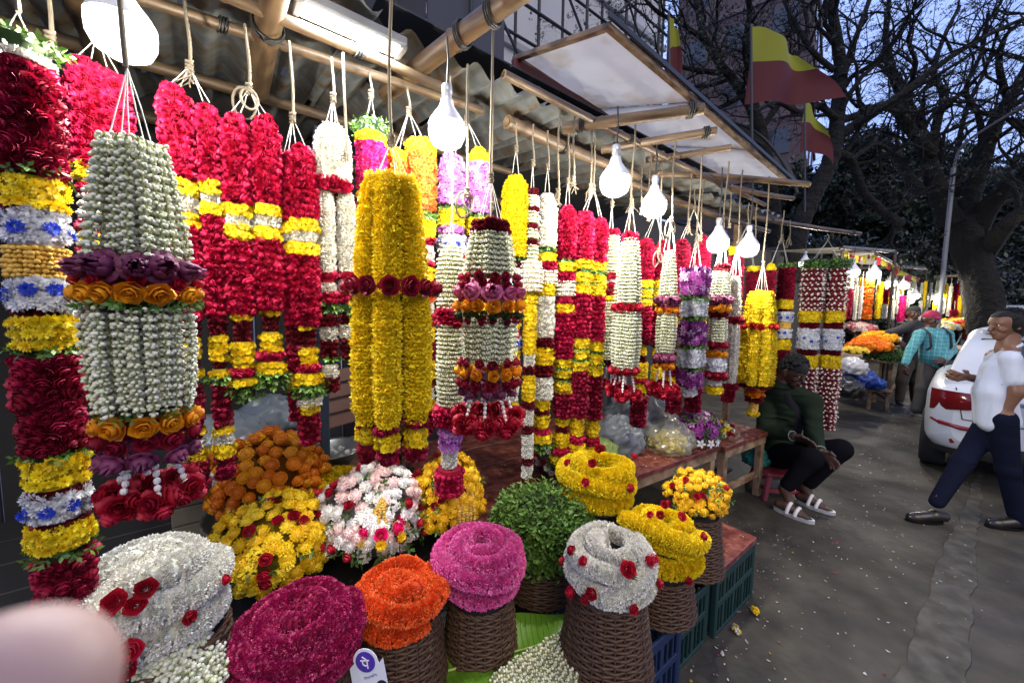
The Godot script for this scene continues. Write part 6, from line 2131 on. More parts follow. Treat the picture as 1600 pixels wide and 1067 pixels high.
func people():
	var skin := mat("skin_brown", lin(0.20, 0.095, 0.055), 0.5)
	skin.subsurf_scatter_enabled = true
	skin.subsurf_scatter_strength = 0.08
	var skin_dark := mat("skin_dark", lin(0.075, 0.036, 0.024), 0.45)
	var hair := mat("hair_black", lin(0.008, 0.007, 0.007), 0.6)
	hair.uv1_triplanar = true
	hair.uv1_world_triplanar = true
	hair.uv1_scale = Vector3(9, 9, 9)
	hair.heightmap_enabled = true
	hair.heightmap_texture = tex["fine_grain"]
	hair.heightmap_scale = 0.5
	# --- the man walking past in a white shirt, hands clasped behind him
	var o := thing("person", "man in white short sleeved shirt and navy trousers striding past the white car", "person")
	var c := at(1575, 508, 2.95)
	var face := (cb * Vector3(-0.97, -0.06, -0.22)).normalized()
	var up := Vector3.UP
	var sl := at(1580, 558, 2.82)                          # shoulders: his left one is the near one
	var sr := at(1556, 557, 3.12)
	var el := at(1590, 612, 2.80)
	var wl := at(1568, 648, 2.86)
	var er := at(1545, 596, 3.16)
	var wr := at(1512, 589, 3.12)
	var chest := at(1560, 578, 2.97)
	var belly := at(1554, 614, 2.95)
	var hipl := at(1566, 655, 2.88)
	var hipr := at(1552, 655, 3.04)
	var kf := at(1505, 722, 3.00)
	var af := at(1466, 778, 2.98)
	var kb := at(1576, 735, 2.90)
	var ab := at(1594, 806, 2.92)
	var neck := c - up * 0.13 - face * 0.02
	var body := Geo.new()
	flesh(body, [[neck + up * 0.05, neck - up * 0.05, 0.055, 0.062], [neck - up * 0.04, chest, 0.045, 0.06], [chest, belly, 0.07, 0.07], [belly, (hipl + hipr) / 2, 0.07, 0.08],
		[neck - up * 0.06, sl, 0.035, 0.036], [neck - up * 0.06, sr, 0.035, 0.036], [sl, el, 0.042, 0.038], [el, wl, 0.042, 0.028], [sr, er, 0.056, 0.042], [er, wr, 0.042, 0.028],
		[hipl, kb, 0.08, 0.052], [kb, ab, 0.048, 0.034], [hipr, kf, 0.08, 0.052], [kf, af, 0.048, 0.034]], 0.014, 0.012)
	var fwd := (cb * Vector3(-1, 0, -0.15)).normalized()
	flesh(body, hand_bones(wl, at(1588, 676, 2.84) - wl, cb * Vector3(0.3, 0.2, 1), cb * Vector3(-0.6, -0.5, 0.0), 0.45, 1.05), 0.0045, 0.004)
	flesh(body, hand_bones(wr, at(1496, 590, 3.08) - wr, Vector3.UP * 0.6 + cb * Vector3(0, 0, 1), cb * Vector3(0, 0.8, 0.6), 0.6, 1.05), 0.0045, 0.004)
	flesh(body, head_bones(c, face, up, 1.02) + [[c - up * 0.05 - face * 0.03, neck - up * 0.03, 0.054, 0.056]], 0.007, 0.006)
	part("body", body.mesh(), skin, o)
	face_parts(o, c, face, up, 1.02)
	garment(o, "hair", [[c + up * 0.036 - face * 0.035, c + up * 0.042 + face * 0.018, 0.087, 0.076], [c + up * 0.01 - face * 0.055, c - up * 0.05 - face * 0.05, 0.084, 0.058], [c + up * 0.02 - face * 0.03 + face.cross(up) * 0.03, c + up * 0.02 - face * 0.03 - face.cross(up) * 0.03, 0.078, 0.078]], hair, 0.008, 0.008)
	var hs := Geo.new()                                  # short hair that breaks up the outline
	for i in 320:
		var d := (up * 0.8 - face * 0.5 + rv(1.0)).normalized()
		if d.dot(face) > 0.55 or d.y < -0.45:
			continue
		hs.ball(Transform3D(Basis.from_scale(Vector3.ONE * rf(0.006, 0.012)), c + up * 0.03 - face * 0.014 + d * rf(0.094, 0.104)), 5, 3)
	part("hair_tufts", hs.mesh(), hair, o).set_meta("kind", "stuff")
	var white := mat("shirt_white", lin(0.58, 0.62, 0.71), 1.0)
	white.metallic_specular = 0.15
	white.heightmap_enabled = true
	white.heightmap_texture = tex["cloth_folds"]
	white.heightmap_scale = 1.0
	white.uv1_triplanar = true
	white.uv1_world_triplanar = true
	white.uv1_scale = Vector3(3.2, 0.9, 3.2)
	var hem := (hipl + hipr) / 2 + up * 0.015
	var across := (sl - sr).normalized()
	garment(o, "shirt", [[neck - up * 0.055, neck - up * 0.10, 0.05, 0.06], [neck - up * 0.09, chest, 0.05, 0.078], [chest + across * 0.07, belly + across * 0.05 + fwd * 0.02, 0.082, 0.084], [chest - across * 0.07, belly - across * 0.05 + fwd * 0.02, 0.082, 0.084],
		[belly + across * 0.05 + fwd * 0.03, hem + across * 0.06 + fwd * 0.045 - up * 0.03, 0.080, 0.082], [belly - across * 0.05 + fwd * 0.03, hem - across * 0.06 + fwd * 0.045 - up * 0.03, 0.080, 0.082], [belly - fwd * 0.04, hem - fwd * 0.05 - up * 0.03, 0.082, 0.086],
		[neck - up * 0.08, sl - up * 0.015, 0.042, 0.05], [neck - up * 0.08, sr - up * 0.015, 0.042, 0.05], [sl - up * 0.01, sl.lerp(el, 0.66), 0.052, 0.056], [sr - up * 0.01, sr.lerp(er, 0.66), 0.052, 0.056]], white, 0.012, 0.012)
	var cl := Geo.new()
	var cp := []
	for i in 17:
		var a := TAU * i / 16.0
		cp.append(neck - up * 0.034 - face * 0.004 + face * cos(a) * 0.056 + face.cross(up) * sin(a) * 0.058 + up * (-0.018 * cos(a)))
	cl.tube(cp, 0.014, 8, false)
	part("collar", cl.mesh(), white, o)
	var navy := mat("trousers_navy", lin(0.008, 0.010, 0.022), 1.0)
	navy.metallic_specular = 0.15
	navy.heightmap_enabled = true
	navy.heightmap_texture = tex["cloth_folds"]
	navy.heightmap_scale = 0.5
	navy.uv1_triplanar = true
	navy.uv1_world_triplanar = true
	navy.uv1_scale = Vector3(1.2, 3.0, 1.2)
	garment(o, "trousers", [[hem - up * 0.02, (hipl + hipr) / 2 - up * 0.03, 0.094, 0.098], [hipl, kb, 0.084, 0.062], [kb, ab - up * 0.05, 0.062, 0.052], [hipr, kf, 0.084, 0.062], [kf, af - up * 0.03, 0.062, 0.050]], navy, 0.013, 0.012)
	var ft := at(1412, 768, 2.95)
	var fh := at(1470, 790, 2.98)
	var leather := mat("leather_black", lin(0.015, 0.013, 0.013), 0.25)
	ft.y = 0.03
	fh.y = 0.03
	shoe(o, af + fwd * -0.05 - up * (af.y - 0.012), af + fwd * 0.20 - up * (af.y - 0.012), leather, leather)
	shoe(o, ab + fwd * -0.04 - up * (ab.y - 0.012), ab + fwd * 0.21 - up * (ab.y - 0.012), leather, leather)
	var wt := Geo.new()
	var wp := []
	var wd := (wl - el).normalized()
	var wb := along(wd, 0)
	for i in 13:
		var a := TAU * i / 12.0
		wp.append(wl - wd * 0.015 + (wb.x * cos(a) + wb.z * sin(a)) * 0.032)
	wt.tube(wp, 0.008, 6, false)
	part("wristwatch", wt.mesh(), M["steel"], o)

	# --- the seated man in a dark green jacket, on a red stool
	o = thing("person", "man in dark green jacket and black trousers sitting on the red stool", "person")
	c = at(1238, 582, 3.30)
	face = (cb * Vector3(0.35, -0.42, 0.84)).normalized()
	up = (Vector3.UP + face * 0.35).normalized()
	neck = c - up * 0.12 - face * 0.03
	sl = at(1198, 622, 3.52)
	sr = at(1268, 628, 3.32)
	el = at(1196, 674, 3.44)
	wl = at(1240, 681, 3.16)
	er = at(1272, 680, 3.22)
	wr = at(1282, 704, 3.06)
	chest = at(1230, 640, 3.48)
	belly = at(1216, 682, 3.55)
	hipl = at(1206, 706, 3.52)
	hipr = at(1230, 708, 3.44)
	kf = at(1268, 716, 3.02)                               # near knee: it turns to the right
	af = at(1226, 764, 3.12)
	kb = at(1314, 702, 3.12)
	ab = at(1258, 762, 3.26)
	body = Geo.new()
	flesh(body, [[neck + up * 0.05, neck - up * 0.05, 0.052, 0.058], [neck - up * 0.04, chest, 0.07, 0.12], [chest, belly, 0.12, 0.12], [belly, (hipl + hipr) / 2, 0.12, 0.13],
		[neck - up * 0.05, sl, 0.06, 0.055], [neck - up * 0.05, sr, 0.06, 0.055], [sl, el, 0.05, 0.04], [el, wl, 0.038, 0.026], [sr, er, 0.05, 0.04], [er, wr, 0.038, 0.026],
		[hipl, kf, 0.085, 0.055], [kf, af, 0.05, 0.035], [hipr, kb, 0.085, 0.055], [kb, ab, 0.05, 0.035], [af, af + Vector3(0, -af.y + 0.05, 0) + cb * Vector3(0.03, 0, 0.05), 0.034, 0.03], [ab, ab + Vector3(0, -ab.y + 0.05, 0) + cb * Vector3(0.03, 0, 0.05), 0.034, 0.03]], 0.014, 0.014)
	flesh(body, hand_bones(wr, at(1303, 722, 3.0) - wr, cb * Vector3(0.2, 0.9, 0.4), cb * Vector3(0.5, 0.3, 0.8), 0.55), 0.0045, 0.004)
	flesh(body, hand_bones(wl, at(1266, 690, 3.1) - wl, cb * Vector3(0, 0.9, 0.4), cb * Vector3(0.2, 0.3, 0.8), 0.45), 0.0045, 0.004)
	flesh(body, head_bones(c, face, up, 1.05) + [[c - up * 0.05 - face * 0.03, neck - up * 0.03, 0.055, 0.058]], 0.007, 0.006)
	part("body", body.mesh(), skin_dark, o)
	face_parts(o, c, face, up, 1.05)
	garment(o, "hair", [[c + up * 0.045 - face * 0.03, c + up * 0.05 + face * 0.02, 0.092, 0.082], [c + up * 0.01 - face * 0.06, c - up * 0.03 - face * 0.05, 0.07, 0.05]], hair, 0.009, 0.01)
	var hg := Geo.new()
	for i in 190:                                           # curly locks
		var d := (up * 1.1 + rv(1.0)).normalized()
		if d.dot(face) > 0.62:
			continue
		hg.ball(Transform3D(Basis.from_scale(Vector3.ONE * rf(0.012, 0.022)), c + up * 0.042 - face * 0.012 + d * rf(0.100, 0.116)), 6, 4)
	part("curls", hg.mesh(), hair, o).set_meta("kind", "stuff")
	var green := mat("jacket_green", lin(0.020, 0.031, 0.019), 0.9)
	green.metallic_specular = 0.2
	green.heightmap_enabled = true
	green.heightmap_texture = tex["cloth_folds"]
	green.heightmap_scale = 1.6
	green.uv1_triplanar = true
	green.uv1_world_triplanar = true
	green.uv1_scale = Vector3(1.4, 3.6, 1.4)
	garment(o, "jacket", [[neck - up * 0.05, chest, 0.085, 0.145], [chest, belly, 0.15, 0.155], [belly, (hipl + hipr) / 2 + Vector3.UP * 0.04, 0.155, 0.16],
		[neck - up * 0.05, sl, 0.08, 0.082], [neck - up * 0.05, sr, 0.08, 0.082], [sl, el, 0.08, 0.066], [el, el.lerp(wl, 0.9), 0.064, 0.046], [sr, er, 0.08, 0.064], [er, er.lerp(wr, 0.85), 0.062, 0.046]], green, 0.012, 0.011)
	var ink := mat("tee_black", lin(0.012, 0.013, 0.018), 0.9)
	garment(o, "shirt", [[neck - up * 0.06 + face * 0.05, chest + face * 0.07, 0.06, 0.09], [chest + face * 0.07, belly + face * 0.06, 0.095, 0.10]], ink, 0.013, 0.012)
	var black := mat("trousers_black", lin(0.007, 0.007, 0.010), 1.0)
	black.metallic_specular = 0.15
	garment(o, "trousers", [[(hipl + hipr) / 2 + Vector3.UP * 0.03, (hipl + hipr) / 2 - Vector3.UP * 0.02, 0.135, 0.13], [hipl, kf, 0.105, 0.078], [kf, kf.lerp(af, 0.86), 0.076, 0.055], [hipr, kb, 0.105, 0.078], [kb, kb.lerp(ab, 0.86), 0.076, 0.055]], black, 0.012, 0.012)
	for w in [[wl, el], [wr, er]]:
		var k := Geo.new()
		var dd: Vector3 = (w[0] - w[1]).normalized()
		k.tube([w[0] - dd * 0.05, w[0] - dd * 0.005], 0.041, 12)
		part("cuff", k.mesh(), mat("cuff_white", lin(0.55, 0.54, 0.53), 0.8), o)
	var sandal := mat("sandal_white", lin(0.75, 0.75, 0.77), 0.5)
	for w in [[af, at(1204, 764, 3.14), at(1240, 796, 3.06)], [ab, at(1258, 766, 3.3), at(1278, 786, 3.2)]]:
		var h: Vector3 = w[0] + cb * Vector3(-0.05, 0, -0.03)
		h.y = 0.0
		var dir := (cb * Vector3(0.55, 0, 0.75))
		dir.y = 0
		var t: Vector3 = h + dir.normalized() * 0.27
		shoe(o, h, t, sandal, sandal, true)
		var fb := Geo.new()                                # the foot, on the sole
		var f := (t - h).normalized()
		var r := f.cross(Vector3.UP)
		var toes := []
		for q in 5:
			toes.append([h + f * 0.18 + r * (0.028 - q * 0.014) + Vector3.UP * 0.042, h + f * (0.235 - 0.008 * q) + r * (0.030 - q * 0.015) + Vector3.UP * 0.038, 0.012 - 0.001 * q, 0.010 - 0.001 * q])
		flesh(fb, [[h + f * 0.03 + Vector3.UP * 0.06, h + f * 0.09 + Vector3.UP * 0.065, 0.034, 0.036], [h + f * 0.09 + Vector3.UP * 0.06, h + f * 0.18 + Vector3.UP * 0.045, 0.036, 0.026], [h + f * 0.17 + r * 0.02 + Vector3.UP * 0.042, h + f * 0.17 - r * 0.022 + Vector3.UP * 0.04, 0.022, 0.018]] + toes, 0.007, 0.006)
		part("foot", fb.mesh(), skin_dark, o)
		for q in [0.10, 0.155]:
			var s := Geo.new()
			var sp := []
			for i in 9:
				var a := PI * i / 8.0
				sp.append(h + f * (q + 0.012 * sin(a)) + r * cos(a) * 0.048 + Vector3.UP * (0.025 + sin(a) * (0.075 - (q - 0.1) * 0.35)))
			s.tube(sp, 0.014, 6)
			part("strap", s.mesh(), sandal, o)
	var st := thing("plastic_stool", "red plastic stool under the seated man", "stool", Vector3(hipl.x, 0, hipl.z).lerp(Vector3(hipr.x, 0, hipr.z), 0.5).lerp(ony(1211, 772, 0.0), 0.75), "", 0.75)
	var pm := mat("stool_red", lin(0.26, 0.035, 0.05), 0.4)
	var seat_y := (hipl.y + hipr.y) / 2 - 0.125
	var sg := Geo.new()
	sg.box(Transform3D(Basis(), Vector3(0, seat_y - 0.015, 0)), Vector3(0.30, 0.03, 0.30), 0.01)
	part("seat", sg.mesh(), pm, st)
	for sx in [-1, 1]:
		for sz in [-1, 1]:
			var lg := Geo.new()
			var top := Vector3(sx * 0.115, seat_y - 0.02, sz * 0.115)
			var bot := Vector3(sx * 0.165, 0.0, sz * 0.165)
			lg.tube([bot, bot.lerp(top, 0.5), top], [0.027, 0.031, 0.036], 4)
			part("leg", lg.mesh(), pm, st)
	for sd in 4:
		var b := Geo.new()
		b.box(Transform3D(Basis(Vector3.UP, sd * PI / 2), Vector3.ZERO) * Transform3D(Basis(), Vector3(0.146, seat_y * 0.36, 0)), Vector3(0.018, 0.035, 0.27), 0.003)
		part("stretcher", b.mesh(), pm, st)

	# --- the man in the teal checked shirt and dark pink cap
	o = thing("person", "man in teal checked shirt and dark pink cap beside the white car", "person")
	c = at(1456, 500, 6.2)
	face = (cb * Vector3(-0.15, -0.12, 0.98)).normalized()
	up = Vector3.UP
	neck = c - up * 0.13
	sl = at(1438, 523, 6.2)
	sr = at(1480, 523, 6.2)
	el = at(1424, 546, 6.15)
	wl = at(1414, 570, 6.05)
	er = at(1488, 548, 6.15)
	wr = at(1476, 562, 5.95)
	chest = at(1459, 530, 6.2)
	belly = at(1460, 556, 6.15)
	hipl = at(1450, 572, 6.2)
	hipr = at(1468, 572, 6.2)
	kf = at(1442, 608, 6.12)
	af = at(1434, 640, 6.1)
	kb = at(1472, 608, 6.15)
	ab = at(1470, 640, 6.15)
	body = Geo.new()
	flesh(body, [[neck + up * 0.06, neck - up * 0.05, 0.055, 0.06], [neck - up * 0.04, chest, 0.07, 0.13], [chest, belly, 0.13, 0.14], [belly, (hipl + hipr) / 2, 0.14, 0.13],
		[neck - up * 0.05, sl, 0.06, 0.06], [neck - up * 0.05, sr, 0.06, 0.06], [sl, el, 0.052, 0.042], [el, wl, 0.04, 0.028], [sr, er, 0.052, 0.042], [er, wr, 0.04, 0.028],
		[hipl, kf, 0.09, 0.055], [kf, af, 0.05, 0.035], [hipr, kb, 0.09, 0.055], [kb, ab, 0.05, 0.035]], 0.018, 0.014)
	flesh(body, hand_bones(wl, Vector3(0, -1, 0) + cb * Vector3(-0.1, 0, 0.2), cb * Vector3(-1, 0, 0), cb * Vector3(0, 0, 1), 0.4), 0.006, 0.004)
	flesh(body, hand_bones(wr, cb * Vector3(-0.9, -0.2, 0.2), cb * Vector3(0, 0, 1), Vector3.UP, 0.4), 0.006, 0.004)
	flesh(body, head_bones(c, face, up, 1.08) + [[c - up * 0.05 - face * 0.02, neck - up * 0.03, 0.055, 0.058]], 0.009, 0.006)
	part("body", body.mesh(), skin_dark, o)
	face_parts(o, c, face, up, 1.08)
	garment(o, "cap", [[c + up * 0.065 - face * 0.02, c + up * 0.07 + face * 0.015, 0.092, 0.09], [c + up * 0.045 + face * 0.09, c + up * 0.035 + face * 0.13, 0.03, 0.016]], mat("cap_pink", lin(0.32, 0.012, 0.06), 0.8), 0.010, 0.008)
	var chk := Image.create(128, 128, false, Image.FORMAT_RGB8)
	for y in 128:
		for x in 128:
			var l := (1 if x % 32 < 5 else 0) + (1 if y % 32 < 5 else 0) + (1 if x % 64 > 48 else 0) * 0.4
			chk.set_pixel(x, y, lin(0.035, 0.22, 0.25).lerp(lin(0.30, 0.52, 0.54), clampf(l * 0.5, 0, 1)))
	var teal := mat("shirt_teal", Color.WHITE, 0.8)
	tri_tex(teal, ImageTexture.create_from_image(chk), Vector3(4.2, 4.2, 4.2))
	garment(o, "shirt", [[neck - up * 0.06, chest, 0.08, 0.155], [chest, belly, 0.16, 0.165], [belly, (hipl + hipr) / 2 + up * 0.05, 0.165, 0.16], [chest + cb * Vector3(-0.09, 0, 0), belly + cb * Vector3(-0.06, 0, 0), 0.10, 0.11], [chest + cb * Vector3(0.09, 0, 0), belly + cb * Vector3(0.06, 0, 0), 0.10, 0.11],
		[neck - up * 0.06, sl, 0.08, 0.08], [neck - up * 0.06, sr, 0.08, 0.08], [sl, el, 0.076, 0.062], [el, el.lerp(wl, 0.9), 0.06, 0.05], [sr, er, 0.076, 0.062], [er, er.lerp(wr, 0.9), 0.06, 0.05]], teal, 0.015, 0.012)
	var khaki := mat("trousers_grey", lin(0.055, 0.05, 0.045), 0.85)
	garment(o, "trousers", [[(hipl + hipr) / 2 + up * 0.05, (hipl + hipr) / 2 - up * 0.03, 0.145, 0.14], [hipl, kf, 0.11, 0.088], [kf, af, 0.084, 0.072], [hipr, kb, 0.11, 0.088], [kb, ab, 0.084, 0.072]], khaki, 0.016, 0.012)
	for a in [af, ab]:
		var h: Vector3 = a - face * 0.05
		h.y = 0.0
		var t: Vector3 = a + face * 0.2
		t.y = 0.0
		shoe(o, h, t, mat("shoe_grey", lin(0.12, 0.11, 0.10), 0.7), mat("sole_pale", lin(0.4, 0.38, 0.36), 0.7))
	for q in [sl, sr]:
		var s := Geo.new()
		var ch: Vector3 = q.lerp(neck, 0.25)
		s.tube([ch + face * -0.10 + up * 0.02, ch + up * 0.085, ch + face * 0.13 + up * 0.0, ch + face * 0.175 - up * 0.2, ch + face * 0.05 - up * 0.33], 0.016, 6)
		part("backpack_strap", s.mesh(), mat("strap_black", lin(0.012, 0.012, 0.014), 0.7), o)
	garment(o, "waist_bag", [[belly + face * 0.17 - up * 0.10 + cb * Vector3(0.0, 0, 0), belly + face * 0.16 - up * 0.10 + cb * Vector3(0.18, 0, 0), 0.06, 0.055]], M["strap_black"], 0.012, 0.01)

	# --- the man in dark clothes behind him, hand on hip
	o = thing("person", "man in dark clothes with a hand on his hip before the far stall lamps", "person")
	c = at(1429, 490, 7.0)
	face = (cb * Vector3(-0.5, -0.1, 0.85)).normalized()
	neck = c - up * 0.13
	sl = at(1412, 514, 7.0)
	sr = at(1448, 514, 7.05)
	el = at(1388, 521, 6.9)
	wl = at(1404, 536, 6.85)
	er = at(1452, 540, 7.0)
	wr = at(1448, 562, 6.95)
	chest = at(1430, 522, 7.02)
	belly = at(1426, 548, 7.0)
	hipl = at(1418, 566, 7.0)
	hipr = at(1434, 566, 7.05)
	kf = at(1410, 596, 6.95)
	af = at(1406, 624, 6.95)
	kb = at(1430, 596, 7.05)
	ab = at(1430, 622, 7.1)
	body = Geo.new()
	flesh(body, [[neck + up * 0.06, neck - up * 0.05, 0.055, 0.06], [neck - up * 0.04, chest, 0.07, 0.13], [chest, belly, 0.13, 0.13], [belly, (hipl + hipr) / 2, 0.13, 0.13],
		[neck - up * 0.05, sl, 0.06, 0.06], [neck - up * 0.05, sr, 0.06, 0.06], [sl, el, 0.052, 0.042], [el, wl, 0.04, 0.028], [sr, er, 0.052, 0.042], [er, wr, 0.04, 0.028],
		[hipl, kf, 0.09, 0.055], [kf, af, 0.05, 0.035], [hipr, kb, 0.09, 0.055], [kb, ab, 0.05, 0.035]], 0.018, 0.014)
	flesh(body, hand_bones(wl, cb * Vector3(0.9, -0.3, 0.1), cb * Vector3(-0.2, 0.2, 1), Vector3.UP, 0.4), 0.006, 0.004)
	flesh(body, hand_bones(wr, Vector3.DOWN, cb * Vector3(1, 0, 0), cb * Vector3(0, 0, 1), 0.4), 0.006, 0.004)
	flesh(body, head_bones(c, face, up, 1.08) + [[c - up * 0.05 - face * 0.02, neck - up * 0.03, 0.055, 0.058]], 0.009, 0.006)
	part("body", body.mesh(), skin_dark, o)
	face_parts(o, c, face, up, 1.08)
	garment(o, "hair", [[c + up * 0.05 - face * 0.03, c + up * 0.055 + face * 0.02, 0.094, 0.084], [c + up * 0.01 - face * 0.055, c - up * 0.035 - face * 0.045, 0.072, 0.05]], hair, 0.010, 0.008)
	garment(o, "sweater", [[neck - up * 0.05, chest, 0.08, 0.15], [chest, belly, 0.155, 0.155], [belly, (hipl + hipr) / 2 + up * 0.02, 0.155, 0.16], [neck - up * 0.06, sl, 0.08, 0.08], [neck - up * 0.06, sr, 0.08, 0.08], [sl, el, 0.076, 0.062], [el, el.lerp(wl, 0.9), 0.06, 0.05], [sr, er, 0.076, 0.062], [er, er.lerp(wr, 0.9), 0.06, 0.05]], mat("sweater_dark", lin(0.018, 0.017, 0.02), 0.9), 0.015, 0.012)
	garment(o, "trousers", [[(hipl + hipr) / 2 + up * 0.03, (hipl + hipr) / 2 - up * 0.03, 0.145, 0.14], [hipl, kf, 0.11, 0.085], [kf, af, 0.08, 0.066], [hipr, kb, 0.11, 0.085], [kb, ab, 0.08, 0.066]], mat("trousers_brown", lin(0.03, 0.024, 0.02), 0.85), 0.016, 0.012)
	for a in [af, ab]:
		var h: Vector3 = a - face * 0.05
		h.y = 0.0
		var t: Vector3 = a + face * 0.2
		t.y = 0.0
		shoe(o, h, t, mat("shoe_dark", lin(0.03, 0.03, 0.032), 0.7), mat("sole_white", lin(0.65, 0.65, 0.65), 0.7))
	# --- the photographer's finger at the lens
	o = thing("finger", "blurred pink fingertip that reaches into the lower corner close to the lens", "finger")
	var fg := Geo.new()
	var tip := at(2, 1106, 0.046)
	var back := (cb * Vector3(-0.45, -0.85, 0.12)).normalized()
	flesh(fg, [[tip, tip + back * 0.012, 0.0105, 0.0112], [tip + back * 0.012, tip + back * 0.026, 0.0112, 0.0108], [tip + back * 0.026, tip + back * 0.05, 0.0108, 0.0118], [tip + back * 0.05, tip + back * 0.085 + cb * Vector3(0, 0, 0.012), 0.0118, 0.013]], 0.0016, 0.0012)
	var pink := mat("skin_pink", lin(0.30, 0.195, 0.18), 0.55)
	pink.subsurf_scatter_enabled = true
	pink.subsurf_scatter_strength = 0.1
	part("fingertip", fg.mesh(), pink, o)
	var ng := Geo.new()
	var npx := along(back, 0)
	ng.ball(Transform3D(Basis(cb.x * 0.006, back * 0.0075, cb.z * 0.0016), tip + back * 0.006 - cb.z * 0.0094), 14, 8)
	part("nail", ng.mesh(), mat("nail", lin(0.5, 0.32, 0.28), 0.3), o)


